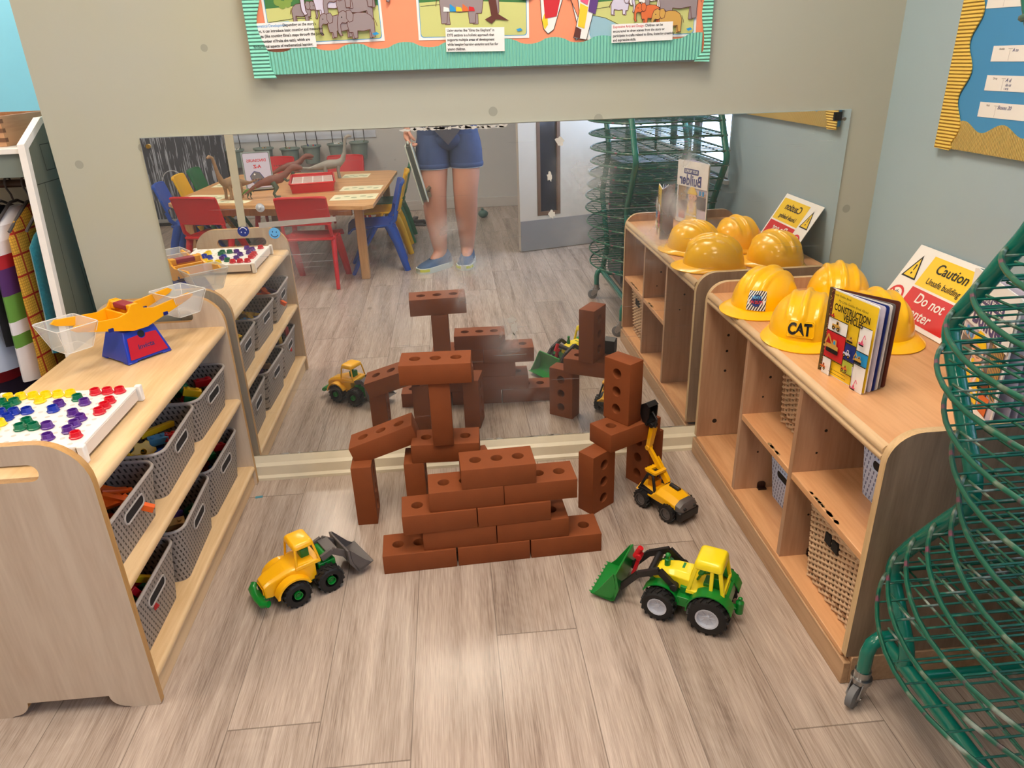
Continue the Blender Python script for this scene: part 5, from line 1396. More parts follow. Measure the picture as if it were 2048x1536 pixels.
# loose cut out of coloured patches between the pictures
M = T(.28, -.0152, 1.33) @ XZW
a = Art(M @ T(0, 0, .0002), .0003)
a.outline([(-.005, .045), (.0, .020), (.012, .008), (.028, .018), (.052, .09), (.058, .15), (-.012, .15)], pi_('white'), pi_('black'), .0014)
a.poly([(-.004, .042), (.002, .018), (.012, .030), (.010, .075)], pi_('yellow')); a.poly([(.004, .045), (.036, .05), (.048, .10), (.0, .10)], pi_('red')); a.poly([(.0, .10), (.048, .10), (.052, .148), (-.008, .148)], pi_('pink'))
a.outline([(.045, .15), (.10, .035), (.115, .0), (.088, -.010), (.092, .03), (.075, .09)], pi_('white'), pi_('black'), .0012)
a.outline([(.082, -.004), (.118, -.010), (.136, .055), (.150, .11), (.135, .15), (.085, .15), (.098, .06)], pi_('white'), pi_('black'), .0014)
for pts, c_ in (([(.082, -.002), (.100, -.006), (.104, .016), (.088, .024)], 'brown'), ([(.094, .024), (.112, .018), (.122, .07), (.100, .08)], 'yellow'), ([(.100, .085), (.120, .075), (.128, .105), (.108, .12)], 'pink'), ([(.122, .06), (.142, .052), (.150, .088), (.128, .098)], 'purple'), ([(.055, .125), (.080, .135), (.085, .105), (.065, .09)], 'pink'), ([(.09, .125), (.115, .12), (.12, .149), (.095, .149)], 'yellow')):
    a.poly(pts, pi_(c_))
a.outline(circ(-.048, .118, .026, 20), pi_('black'), pi_('grey'), .002); a.disc(-.046, .124, .017, pi_('white'))
top('paper_cutout', a, PM, 'hand coloured paper cut out of red, pink and yellow patches pinned on the coral backing', 'paper cut out', smooth=0)

# ================================================================== yellow bordered board on the right wall
YZR = Matrix(((0, 0, -1, 0), (-1, 0, 0, 0), (0, 1, 0, 0), (0, 0, 0, 1)))  # (u,v,w)->(x=-w, y=-u, z=v): art faces -x, u towards the camera
nb2 = thing('notice_board', 'blue notice board with a wavy yellow border on the right wall', 'notice board', (1.3195, 0, 0))
y0, y1 = .272, 1.50
MB().box(-.012, -.0002, -y1, -y0-.004, 1.035, 1.90).build('backing_board', mat('backing_blue', (70, 148, 204), rough=.6), nb2, smooth=0)
YB = corrugated('border_yellow', (240, 204, 96), 'Z', .0085); YBH = corrugated('border_yellow_low', (238, 208, 122), 'Y', .0050)
inner = [(.085+.0145*math.cos((z-1.347)*2*PI/.132), z) for z in [1.04+.008*i for i in range(105)]]
m = MB(); m.prism([(y0-.004, 1.026), (y0+.058, 1.024), (y0+.064, 1.032)]+[(y0+p[0]-.02, p[1]) for p in inner]+[(y0, 1.88)], .0145, .0175, 0, YZR); m.build('border_strip', YB, nb2, smooth=0)
low = [(u, 1.087+.012*math.cos((u-.359)*2*PI/.141)) for u in [y0+.062+.01*i for i in range(116)]]
m = MB(); m.prism([(y0+.052, 1.028), (y1, 1.028)]+[(p[0], p[1]) for p in low][::-1], .0125, .0142, 0, YZR); m.build('border_strip', YBH, nb2, smooth=0)
def card(u0, z0, tilt, txt, hand, lab):
    w_, h_ = .21, .034
    M = T(1.3195, 0, 0) @ YZR @ T(u0, z0, .0125) @ RZ(tilt)
    t = MB(); t.box(0, w_, 0, h_, 0, .0005, pi_('white'), M)
    a = Art(M @ T(0, 0, .0006)); a.write(txt, .03, h_*.80, .0065, pi_('grey'), bold=.01); a.line([(.058, h_*.75), (.058, .002)], .0005, pi_('grey')); a.line([(.052, h_*.80), (.066, h_*.80)], .0006, pi_('grey'))
    for (s_, x, y, z_) in hand: a.write(s_, x, y, z_, pi_('navy'), align='LEFT', shear=.3)
    t2 = MB(); t2.v = t.v+a.v; t2.f = t.f+[[i+len(t.v) for i in f] for f in a.f]; t2.m = t.m+a.m
    top('name_card', t2, PM, lab, 'card', 'white cards on the blue notice board', smooth=0)
card(.352, 1.352, -1, 'Home', [('L', .07, .02, .009)], 'topmost white card on the blue board, cut by the picture edge')
card(.408, 1.236, 0, 'Auntie', [('A to', .066, .024, .010)], 'white card second from the top on the blue board')
card(.408, 1.172, 0, 'Drop', [('A d', .066, .024, .012), ('de us', .068, .014, .009), ('i ere', .066, .006, .008)], 'white card third from the top on the blue board, with the most handwriting')
card(.404, 1.112, 0, 'Hub', [('Boxes 20', .064, .024, .012)], 'lowest white card on the blue board, one handwritten word')

# ================================================================== costume rail (left, beyond the wall end)
cr = thing('costume_rail', 'grey green wooden costume rail unit with a pale top beyond the left wall end', 'clothes rail', (0, 0, 0))
OL = mat('unit_olive', (104, 108, 94), rough=.5, noise=.05); PW = mat('unit_edge_white', (236, 232, 228), rough=.5, noise=.06, nscale=30); OLT = mat('unit_grey_green', (118, 128, 122), rough=.5)
m = MB(); m.prism([(-.155, .0), (.42, .0), (.42, 1.153), (.10, 1.153), (-.010, 1.097)], 1.150, 1.168, 0, Matrix(((0, 0, -1, 0), (1, 0, 0, 0), (0, 1, 0, 0), (0, 0, 0, 1))))
m.build('side_panel', OL, cr, smooth=0)
gm = mat('groove_dark', (52, 56, 48), rough=.8)
YZ1 = Matrix(((0, 0, 1, -1.1499), (1, 0, 0, 0), (0, 1, 0, 0), (0, 0, 0, 1)))
a = Art(YZ1, .0001)
def gl(p): a.line(p, .0022, 0)
gl([(-.02, 1.0), (.40, 1.0)]); gl([(.02, 1.0), (-.045, .10)]); gl([(.05, 1.03), (.05, 1.10), (.10, 1.10), (.10, 1.03), (.05, 1.03)]); gl([(.16, 1.03), (.16, 1.12), (.3, 1.12)])
gl([(.13+.03*math.cos(R(t_)), .70+.05*math.sin(R(t_))) for t_ in range(100, 270, 20)]); gl([(.13, .66), (.105, .50), (.12, .45)])
gl([(.06+.045*math.cos(R(t_)), .50+.03*math.sin(R(t_))) for t_ in range(0, 200, 20)]); gl([(.09, .53), (.085, .75)])
a.build('routed_line', gm, cr, smooth=0)
m = MB(); m.prism([(-.173, .0), (-.1555, .0), (-.0105, 1.0965), (.0995, 1.1535), (.42, 1.1535), (.42, 1.170), (.095, 1.170), (-.028, 1.1085)], 1.1495, 1.1685, 0, Matrix(((0, 0, -1, 0), (1, 0, 0, 0), (0, 1, 0, 0), (0, 0, 0, 1))))
m.build('front_edging', PW, cr, smooth=0)
MB().box(-2.03, -1.1690, -.012, .40, 1.083, 1.097).build('top_board', PW, cr, bevel=.001)
MB().box(-2.03, -1.1690, .0, .016, 1.020, 1.0825).build('fascia', OLT, cr, smooth=0)
MB().box(-2.05, -2.032, -.1, .42, 0, 1.150).build('side_panel', OL, cr, smooth=0)
MB().box(-2.031, -1.1687, -.12, .42, .10, .118).build('base_board', mat('unit_base_brown', (120, 108, 84), rough=.6), cr, smooth=0)
MB().box(-2.031, -1.1687, .402, .4195, .12, 1.149).build('back_panel', mat('unit_back_cream', (206, 204, 186), rough=.6), cr, smooth=0)
MB().cyl((-2.0315, .155, .985), (-1.1687, .155, .985), .0115, n=16).build('hanging_rail', mat('rail_brown', (70, 48, 34), rough=.4), cr)
# wooden drawer box on top
wb = thing('wooden_box', 'pine box with finger joints on top of the costume rail unit', 'wooden box', (-1.415, .215, 1.0975))
PINE = wood('pine', (196, 148, 108), (170, 120, 82), rough=.5, axis='y'); PIND = mat('pine_endgrain', (112, 76, 52), rough=.7)
for (a_, b_, c_, d_) in ((-.17, .17, -.15, -.137), (-.17, .17, .137, .15), (-.17, -.157, -.1365, .1365), (.157, .17, -.1365, .1365)):
    MB().box(a_, b_, c_, d_, 0, .080).build('box_side', PINE, wb, smooth=0)
MB().box(-.156, .156, -.136, .136, 0, .008).build('box_bottom', PINE, wb, smooth=0)
m = MB()
for i in range(3): m.box(.153, .1712, -.1512, -.137, .012+i*.025, .023+i*.025)
m.build('finger_joint', PIND, wb, smooth=0)
# garments
def garment(name, lab, x, zt, zb, th, mats, yf=-.015, flare=.03, yb=.31, bands=None, cat='costume', sleeve=True):
    """thick hanging cloth seen nearly edge on; local plane y-z at the given x"""
    t = thing(name, lab, cat, (x, 0, 0), 0, 'costumes hanging on the rail')
    m = MB(); n = 14; rings = []
    ks = [i/(n-1) for i in range(n)]
    for k in ks:
        z = zt+(zb-zt)*k
        if k < .12: q = k/.12; y0 = .13+(yf-.13)*q**.8; y1 = .18+(yb-.18)*q**.8
        else: q = (k-.12)/.88; y0 = yf-flare*q; y1 = yb+flare*q
        w_ = th*(.5+.5*min(1, k/.15)); ring = []
        for j in range(20):
            a_ = 2*PI*j/20; cy_ = (y0+y1)/2; hy_ = (y1-y0)/2
            f_ = 1+.18*math.sin(a_*5+k*3)*min(1, k*2)
            ring.append((w_*math.sin(a_)*f_, cy_-hy_*math.cos(a_)*(1 if abs(math.cos(a_)) > .2 else 1), z+(.012*math.cos(a_*2) if k > .9 else 0)))
        rings.append(ring)
    if bands is None: m.loft(rings, 0)
    else:
        b0_ = 0
        for i in range(len(rings)-1):
            k = (ks[i]+ks[i+1])/2; mi_ = 0
            for (ka, kb, q_) in bands:
                if ka <= k < kb: mi_ = q_
            m.loft([rings[i], rings[i+1]], mi_, cap=False)
        m.face(rings[0], 0); m.face(rings[-1][::-1], bands[-1][2])
    m.build('cloth', mats, t, smooth=80)
    return t
def hanger(x, lab):
    t = thing('coat_hanger', lab, 'coat hanger', (x, .155, .985), 0, 'hangers on the costume rail')
    m = MB(); pts = [(0, .018*math.cos(R(a_))*1.0, .0005+.018*math.sin(R(a_))) for a_ in range(-20, 200, 20)]
    m.tube(pts+[(0, -.0165, -.012), (0, -.004, -.030), (0, 0, -.050)], .0032, 6)
    m.build('hook', mat('hanger_grey', (96, 92, 92), rough=.35), t)
    m = MB(); m.tube([(0, -.155, -.115), (0, -.08, -.078), (0, -.02, -.052), (0, .02, -.052), (0, .08, -.078), (0, .155, -.115)], .0045, 6); m.build('shoulder_bar', mat('hanger_grey', (96, 92, 92)), t)
    return t
FUR = mat('fur_turquoise', (22, 132, 156), rough=.9, noise=.45, nscale=120, bump=1.0, bscale=500, sheen=.5); BRF = mat('fur_brown', (72, 46, 44), rough=.9, noise=.5, nscale=60, bump=.8, bscale=300)
CW = mat('cloth_white', (228, 228, 236), rough=.8, bump=.2, bscale=60); CGR = mat('cloth_green', (98, 152, 62), rough=.8); CPU = mat('cloth_purple', (78, 38, 102), rough=.8); CRD = mat('cloth_red', (170, 26, 40), rough=.8)
def plaid():
    m = bpy.data.materials.new('cloth_plaid'); m.use_nodes = True; nt, N, L = nodes(m); b = nt.nodes['Principled BSDF']; b.inputs['Roughness'].default_value = .8
    tc = N('TexCoord'); sp = N('SeparateXYZ'); L(tc.outputs['Object'], sp.inputs[0])
    def ln(o_, p, w_): return math_(N, L, 'LESS_THAN', math_(N, L, 'FRACT', math_(N, L, 'DIVIDE', math_(N, L, 'ADD', o_, 10.0), p)), w_)
    d = math_(N, L, 'MAXIMUM', ln(sp.outputs['Y'], .055, .10), ln(sp.outputs['Z'], .06, .10)); d2_ = math_(N, L, 'MAXIMUM', ln(sp.outputs['Y'], .008, .3), ln(sp.outputs['Z'], .008, .3))
    a1 = N('Mix', data_type='RGBA'); a1.inputs['A'].default_value = lin((232, 178, 62)); a1.inputs['B'].default_value = lin((196, 140, 44)); L(d2_, a1.inputs['Factor'])
    a2 = N('Mix', data_type='RGBA'); L(a1.outputs['Result'], a2.inputs['A']); a2.inputs['B'].default_value = lin((176, 40, 20)); L(d, a2.inputs['Factor']); L(a2.outputs['Result'], b.inputs['Base Color']); return m
garment('fur_waistcoat', 'dark brown fur garment hanging nearest the unit side panel', -1.192, .86, .50, .016, [BRF], yf=.0, flare=.05)
garment('fur_costume', 'turquoise furry costume hanging between the plaid and the brown ones', -1.228, .88, .50, .026, [FUR], yf=-.005, flare=.05)
garment('plaid_shirt', 'yellow plaid shirt with red lines hanging in front of the turquoise costume', -1.276, .93, .43, .014, [plaid()], yf=-.01, flare=.06)
garment('costume_suit', 'white costume with purple, red and green bands hanging left of the plaid shirt', -1.325, .92, .42, .030, [CW, CRD, CPU, CGR], yf=-.02, flare=.055, bands=[(.0, .26, 0), (.26, .33, 1), (.33, .50, 2), (.50, .58, 3), (.58, .68, 0), (.68, .78, 3), (.78, 1.01, 0)])
garment('dark_waistcoat', 'dark garment hanging left of the white costume', -1.372, .92, .52, .014, [mat('cloth_dark', (34, 32, 40), rough=.8)], yf=.0)
garment('sheer_dress', 'pale blue sheer dress hanging left of the dark garment', -1.408, .84, .45, .020, [mat('cloth_pale_blue', (196, 210, 236), rough=.7, bump=.4, bscale=40)], yf=-.01, flare=.06)
garment('red_cape', 'red cape hanging at the picture edge', -1.448, .90, .40, .016, [CRD], yf=-.0)
garment('purple_dress', 'dull purple dress hanging lowest at the picture edge', -1.488, .9, .28, .016, [mat('cloth_dull_purple', (96, 84, 112), rough=.8)], yf=-.02, flare=.08)
for x, s_ in ((-1.192, 'of the brown fur garment'), (-1.228, 'of the turquoise costume'), (-1.276, 'of the plaid shirt'), (-1.325, 'of the white costume'), (-1.372, 'of the dark garment'), (-1.408, 'of the pale blue dress'), (-1.448, 'of the red cape'), (-1.488, 'of the dull purple dress')):
    if x == -1.192: h0 = hanger(x, 'grey plastic hanger '+s_)
    else: dup(h0, (x, .155, .985), 0, 'grey plastic hanger '+s_)
m = MB(); m.loft([[(p[0], p[1], z) for p in rrect(-.10*k, .10*k, -.10*k, .10*k, .03, 4)] for z, k in ((0, .9), (.03, 1.0), (.09, .96), (.14, .7))])
o = top('blue_bundle', m, mat('cloth_blue', (24, 84, 190), rough=.7, bump=.4, bscale=30), 'bright blue cloth bundle lying on the base under the costumes', 'cloth bundle', smooth=70); o.location = (-1.32, .10, .1182)
# ================================================================== green wire drying rack
GT = mat('rack_green', (0, 112, 96), rough=.25, coat=.4, noise=.05)
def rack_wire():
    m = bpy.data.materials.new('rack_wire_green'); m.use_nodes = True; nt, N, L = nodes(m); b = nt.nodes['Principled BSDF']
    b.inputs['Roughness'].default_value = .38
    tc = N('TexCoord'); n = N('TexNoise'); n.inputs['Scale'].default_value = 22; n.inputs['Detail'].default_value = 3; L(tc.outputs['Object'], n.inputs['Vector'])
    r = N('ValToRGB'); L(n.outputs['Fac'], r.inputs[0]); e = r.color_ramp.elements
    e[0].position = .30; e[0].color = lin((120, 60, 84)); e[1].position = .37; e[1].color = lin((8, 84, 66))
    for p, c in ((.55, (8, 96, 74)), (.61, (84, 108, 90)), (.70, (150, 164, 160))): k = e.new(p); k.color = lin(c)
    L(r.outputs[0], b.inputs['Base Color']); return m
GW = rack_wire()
WZ = [(.0, 0), (.155, .002), (.207, .046), (.271, .098), (.303, .099), (.384, .053), (.463, .001), (.54, -.052), (.589, -.050), (.685, .013), (.784, .077), (.823, .099), (.891, .052), (.953, .014), (1.02, -.03), (1.075, -.049), (1.125, -.046), (1.22, .013), (1.32, .075), (1.36, .094), (1.43, .052), (1.52, .02)]
WZ = [(1.2765-(1.2765-a_)*.962, b_*.962) for a_, b_ in WZ]
def wz(z): return sum(_wz(z+.004*i) for i in range(-5, 6))/11
def _wz(z):
    for (a, p), (b, q) in zip(WZ[:-1], WZ[1:]):
        if a <= z <= b: t = (z-a)/(b-a); return p+(q-p)*t
    return WZ[-1][1] if z > 1 else 0
rk = thing('drying_rack', 'green metal wire drying rack on castors in front of the right shelf', 'drying rack', (0, 0, 0))
XL, XR, YN, YF = .833, 1.250, -1.1905, -1.765
def upright(x, yb):
    m = MB(); zs = [.15+.0125*i for i in range(107)]
    m.tube([(x, yb+wz(z), z) for z in zs], .0145, 14); m.build('upright_tube', GT, rk, smooth=60)
for x in (XL, XR):
    for y in (YN, YF): upright(x, y)
m = MB()
for x, xl in ((XL, .797), (XR, XR)):
    m = MB()
    if x == XL:
        for yy, yl in ((-1.118, -1.124), (-1.79, -1.765)):
            pts = [(xl, yl, .084), (xl, yl, .135), (xl+.006, yl, .156), (xl+.022, yl+(yy-yl)*.3, .168), (xl+.045, yl+(yy-yl)*.7, .166), (x, yy, .156)]
            m2 = MB().tube(pts, .0142, 14); m2.build('castor_leg', GT, rk, smooth=60)
        m.tube([(x, -1.106, .157), (x, -1.79, .157)], .0145, 14)
    else:
        for yl in (-1.13, -1.76): MB().tube([(x, yl, .084), (x, yl, .145)], .0142, 14).build('castor_leg', GT, rk, smooth=60)
        m.tube([(x, -1.11, .15), (x, -1.79, .15)], .0145, 14)
    m.build('base_tube', GT, rk, smooth=60)
for y in (YN-.02, YF+.02):
    MB().tube([(XL+.010, y, .150), (XR-.010, y, .150)], .010, 10).build('cross_tube', GT, rk, smooth=60)
for yb in (YN, YF): MB().tube([(XL+.01, yb+wz(1.47), 1.475), (XR-.01, yb+wz(1.47), 1.475)], .0125, 12).build('cross_tube', GT, rk, smooth=60)
CM_ = mat('castor_steel', (168, 168, 168), rough=.28, metal=1); CT = mat('castor_tyre', (112, 114, 118), rough=.6)
def castor(x, y, a):
    X = T(x, y, 0) @ RZ(a)
    m = MB(); Y = X @ T(-.022, 0, .027) @ RX(90)
    m.lathe([(0, -.009), (.020, -.009), (.0265, -.0065), (.0265, .0065), (.020, .009), (0, .009)], 24, 0, Y, cap=False); t = m.build('castor', CT, rk, smooth=40)
    m = MB(); m.cyl((0, 0, .066), (0, 0, .086), .0165, n=18, M=X).cyl((0, 0, .056), (0, 0, .067), .021, n=20, M=X)
    for s_ in (-1, 1): m.prism([(.014, .062), (-.018, .062), (-.032, .032), (-.026, .022), (-.016, .022), (.004, .036)], s_*.0125-.0012, s_*.0125+.0012, 0, X @ XZ)
    m.cyl((-.022, -.016, .027), (-.022, .016, .027), .004, n=10, M=X).lathe([(0, -.0095), (.010, -.0095), (.010, .0095), (0, .0095)], 16, 0, Y, cap=False)
    m.build('castor_fork', CM_, t, smooth=40)
castor(.797, -1.124, 35); castor(.797, -1.765, 10); castor(XR, -1.13, 70); castor(XR, -1.76, 20)
# wire shelf
sm = MB(); D = YN-YF
arc = []
for i in range(21):
    k = (1-math.cos(PI*i/20))/2; arc.append((XL-.002-.141*math.sin(PI*k)**.75, YN-D*k+.008*(1-2*k), 0))
rim = arc+[(XR+.012, YF-.012, 0), (XR+.028, YF+.04, 0), (XR+.030, (YN+YF)/2, 0), (XR+.028, YN-.04, 0), (XR+.012, YN+.012, 0)]
# keep the near edge straight from upright to upright
sm.tube(rim, .0042, 6, True)
def left_at(y):
    for (a, b) in zip(arc[:-1], arc[1:]):
        if b[1] <= y <= a[1]:
            t = (y-a[1])/(b[1]-a[1]) if b[1] != a[1] else 0; return a[0]+(b[0]-a[0])*t
    return XL
for i in range(12):
    y = YN-D*(i+.5)/12; sm.tube([(left_at(y), y, -.003), (XR+.029, y, -.003)], .0020, 5)
for x in (.745, .80, .875, .985, 1.07, 1.155, 1.235):
    e_ = {.745: .135, .80: .045}.get(x, -.010); y0 = YN-e_; y1 = YF+e_
    sm.tube([(x, y0, -.0065), (x, y1, -.0065)], .0022, 5)
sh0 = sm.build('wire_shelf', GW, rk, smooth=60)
zi = [1.2765-(1.2765-.275-.0645*i)*.962 for i in range(18)]
for i, z in enumerate(zi):
    o = sh0 if i == 0 else sh0.copy()
    if i: COL.objects.link(o); o.parent = rk
    o.location = (0, wz(z), z)
# dark cabinet behind the rack
t = thing('storage_cabinet', 'dark slate storage cabinet on the floor behind the green wire rack', 'cabinet', (1.13, -2.10, 0))
DKC = mat('cabinet_slate', (48, 58, 66), rough=.5)
MB().box(-.15, .155, -.19, .19, .012, .70).build('body', DKC, t, bevel=.004)
MB().box(-.155, .16, -.195, .195, .7005, .72).build('top', DKC, t, bevel=.003)
for i in range(2): MB().box(-.158, -.1505, -.185+.187*i, -.003+.187*i, .03, .69).build('door', mat('cabinet_door', (58, 68, 76), rough=.45), t, bevel=.002)

# ================================================================== children table and chairs (seen in the mirror)
TBW = wood('table_beech', (222, 170, 112), (198, 146, 92), rough=.35, axis='x')
TBL = wood('table_leg_beech', (204, 156, 104), (178, 130, 84), rough=.45, axis='z')
tb = thing('childrens_table', 'low beech childrens table with papers and dinosaurs on it', 'table', (0, 0, 0))
QP = [(-.482, -2.255), (-.415, -3.84), (-1.74, -3.98), (-1.835, -2.66)]
def chamf(Q, r=.06):
    out = []
    n = len(Q)
    for i in range(n):
        p, a, b = Vector(Q[i]), Vector(Q[i-1]), Vector(Q[(i+1) % n])
        out.append(tuple(p+(a-p).normalized()*r)); out.append(tuple(p+(b-p).normalized()*r))
    return out
MB().prism(chamf(QP)[::-1], .478, .500).build('table_top', TBW, tb, bevel=.004)
cx_, cy_ = sum(p[0] for p in QP)/4, sum(p[1] for p in QP)/4
def toward(p, d): v_ = Vector((cx_-p[0], cy_-p[1])).normalized(); return (p[0]+v_.x*d, p[1]+v_.y*d)
LG = [toward(p, .13) for p in QP]
LG[0] = (-.590, -2.475); LG[1] = (-.52, -3.79); LG[2] = (-1.44, -3.87)
for p in LG: MB().box(p[0]-.028, p[0]+.028, p[1]-.028, p[1]+.028, 0, .4775).build('leg', TBL, tb, bevel=.005)
for i in range(4):
    a_, b_ = Vector(LG[i]), Vector(LG[(i+1) % 4]); d = (b_-a_); l = d.length; X = T(a_.x, a_.y, 0) @ Matrix.Rotation(math.atan2(d.y, d.x), 4, 'Z')
    MB().box(.045, l-.045, -.011, .011, .410, .4775, 0, X).build('apron', TBL, tb, bevel=.002)
def chair(col, mname, label, loc, rz, group='low plastic chairs around the table'):
    M_ = mat(mname, col, rough=.4)
    t = thing('plastic_chair', label, 'chair', loc, R(rz), group)
    m = MB()
    def backf(u, v): x = (u-.5)*.30; return (x, -.165-.02*(1-(2*u-1)**2)-.05*v, .405+.165*v-.006*abs(2*u-1)**6)
    m.grid(backf, 13, 7); v0 = len(m.v); m.grid(lambda u, v: (lambda p: (p[0], p[1]+.014, p[2]))(backf(1-u, v)), 13, 7)
    m.tube([backf(i/12, 1) if k == 0 else backf(0, 0) for k in (0,) for i in range(13)], .008, 6)
    m.tube([tuple(Vector(backf(i/12, 1))+Vector((0, .007, 0))) for i in range(13)], .0085, 6); m.tube([tuple(Vector(backf(0, i/6))+Vector((0, .007, 0))) for i in range(7)], .0085, 6); m.tube([tuple(Vector(backf(1, i/6))+Vector((0, .007, 0))) for i in range(7)], .0085, 6); m.tube([tuple(Vector(backf(i/12, 0))+Vector((0, .007, 0))) for i in range(13)], .0085, 6)
    m.build('backrest', M_, t, smooth=60)
    m = MB()
    for s_ in (-1, 1): m.tube([(s_*.143, -.165, .40), (s_*.146, -.150, .345), (s_*.140, -.12, .312)], .014, 8, flat=.8)
    m.build('back_support', M_, t, smooth=60)
    m = MB()
    def seatf(u, v):
        x = (u-.5)*.30; y = -.145+.30*v; return (x, y, .312-.016*math.sin(PI*u)*math.sin(PI*min(1, v*1.1))-(.03*((v-.85)/.15)**2 if v > .85 else 0))
    m.grid(seatf, 13, 13); m.grid(lambda u, v: (lambda p: (p[0], p[1], p[2]-.012))(seatf(1-u, v)), 13, 13)
    for u in (0, 1): m.tube([tuple(Vector(seatf(u, i/12))+Vector((0, 0, -.006))) for i in range(13)], .009, 6)
    m.tube([tuple(Vector(seatf(i/12, 0))+Vector((0, 0, -.006))) for i in range(13)], .010, 6); m.tube([tuple(Vector(seatf(i/12, 1))+Vector((0, 0, -.006))) for i in range(13)], .008, 6)
    m.build('seat', M_, t, smooth=60)
    for s_ in (-1, 1):
        MB().tube([(s_*.145, -.105, .312), (s_*.151, -.150, .20), (s_*.158, -.205, .0)], [.030, .026, .021], 8, flat=.6).build('leg', M_, t, smooth=60)
        MB().tube([(s_*.143, -.02, .305), (s_*.150, .06, .18), (s_*.156, .155, .0)], [.030, .026, .021], 8, flat=.6).build('leg', M_, t, smooth=60)
    return t
RD, BL, YL, GN = (196, 20, 30), (22, 78, 176), (240, 184, 16), (20, 112, 66)
cr1 = chair(RD, 'chair_red', 'red plastic chair on the near side of the table, closest to the person', (-.885, -2.462, 0), 184)
dup(cr1, (-1.520, -2.645, 0), R(196), 'red plastic chair on the near side of the table, closest to the shelf')
dup(cr1, (-.90, -4.15, 0), R(3), 'red plastic chair at the far side of the table, behind the long necked dinosaur')
dup(cr1, (-1.50, -4.24, 0), R(2), 'red plastic chair at the far side of the table, behind the small picture easel')
cb1 = chair(BL, 'chair_blue', 'blue plastic chair at the table end nearest the standing person', (-.545, -2.745, 0), 84)
dup(cb1, (-1.80, -3.12, 0), R(-98), 'blue plastic chair at the table end beside the blackboard')
cy1 = chair(YL, 'chair_yellow', 'yellow plastic chair near the standing person, half hidden by the blue chair', (-.53, -3.22, 0), 88)
dup(cy1, (-1.80, -3.52, 0), R(-95), 'yellow plastic chair by the blackboard, between the blue and green chairs')
cg1 = chair(GN, 'chair_green', 'green plastic chair at the table side near the person, furthest back', (-.52, -3.575, 0), 90)
dup(cg1, (-1.80, -3.87, 0), R(-92), 'green plastic chair at the table side by the blackboard, furthest back')

# things on the table
ZB = .5003
tr = thing('sorting_tray', 'red plastic tray with a white egg box style insert on the table', 'tray', (-.965, -3.11, ZB), R(-9))
TRR = mat('tray_red', (206, 20, 28), rough=.35)
m = MB(); o = [[(p[0]*k, p[1]*k, z) for p in rrect(-.150, .150, -.24, .24, .02, 3)] for z, k in ((0, .93), (.062, 1.0))]; i2 = [[(p[0]*k, p[1]*k, z) for p in rrect(-.150, .150, -.24, .24, .02, 3)] for z, k in ((.004, .91), (.062, .98))]
m.loft(o, cap=False); m.face(o[0][::-1]); m.loft(i2[::-1], cap=False); m.face(i2[0]); m.tube([(p[0]*.995, p[1]*.995, .062) for p in rrect(-.150, .150, -.24, .24, .02, 3)], .0065, 6, True)
m.build('tray_body', TRR, tr, smooth=50)
m = MB(); m.box(-.139, .139, -.225, .225, .044, .048)
for a_ in range(4):
    for b_ in range(6): m.box(-.132+.069*a_, -.072+.069*a_, -.218+.0735*b_, -.156+.0735*b_, .0482, .0492, 1)
m.build('insert', [mat('insert_white', (236, 230, 226), rough=.5), mat('insert_shade', (206, 176, 170), rough=.6)], tr, smooth=0)
PPR = mat('worksheet_cream', (240, 236, 200), rough=.7, noise=.05, nscale=30); INKG = mat('worksheet_ink', (176, 186, 150), rough=.7)
def sheet(x, y, rz, w_, h_, lab):
    m = MB(); m.box(-w_/2, w_/2, -h_/2, h_/2, 0, .0006)
    for i in range(3): m.box(-w_*.4, w_*.4, -h_*.32+i*h_*.28, -h_*.30+i*h_*.28, .0007, .0008, 1)
    for i in range(5): m.prism(circ(-w_*.36+w_*.18*i, h_*.10*(-1)**i, h_*.10, 10), .0007, .0009, 1)
    o = top('worksheet', m, [PPR, INKG], lab, 'paper', 'pale worksheets lying on the table', smooth=0); o.location = (x, y, ZB+.0001); o.rotation_euler = (0, 0, R(rz))
sheet(-.625, -2.62, 2, .29, .21, 'pale worksheet on the near table corner beside the blue chair'); sheet(-.615, -2.98, 2, .28, .20, 'pale worksheet beside the red tray, second from the near edge')
sheet(-.72, -3.60, 2, .20, .20, 'pale worksheet at the far end of the table behind the tray'); sheet(-1.64, -2.87, 12, .30, .21, 'pale worksheet at the near left table corner'); sheet(-1.43, -2.66, 14, .28, .10, 'pale worksheet partly hidden behind the left red chair')
sheet(-1.60, -3.42, 4, .26, .2, 'pale worksheet at the far left of the table'); sheet(-1.40, -3.70, 0, .26, .16, 'pale worksheet behind the small easel')
# picture on a black wire stand
es = thing('display_easel', 'small black wire easel on the table', 'easel', (-1.33, -3.12, ZB), R(-14))
m = MB(); m.tube([(-.09, .05, .002), (-.085, -.01, .16), (.085, -.01, .16), (.09, .05, .002)], .0045, 6); m.tube([(-.088, .045, .004), (.088, .045, .004)], .0045, 6); m.tube([(-.085, -.01, .158), (-.07, -.11, .003), (.07, -.11, .003), (.085, -.01, .158)], .004, 6)
m.tube([(-.088, .045, .006), (-.088, .062, .008), (-.088, .064, .02)], .004, 6); m.tube([(.088, .045, .006), (.088, .062, .008), (.088, .064, .02)], .004, 6)
m.build('wire_stand', BLK, es)
pc = thing('dinosaur_picture', 'framed grey dinosaur picture book cover leaning on the small easel', 'picture', (-1.33, -3.12, ZB), R(-14))
PMX = frame((-.095, .052, .012), (1, 0, 0), (0, -.055, .24)); m = MB(); m.box(0, .19, 0, .25, 0, .006, 0, PMX); m.build('cover', mat('cover_grey_green', (150, 166, 160), rough=.5, noise=.2, nscale=20), pc)
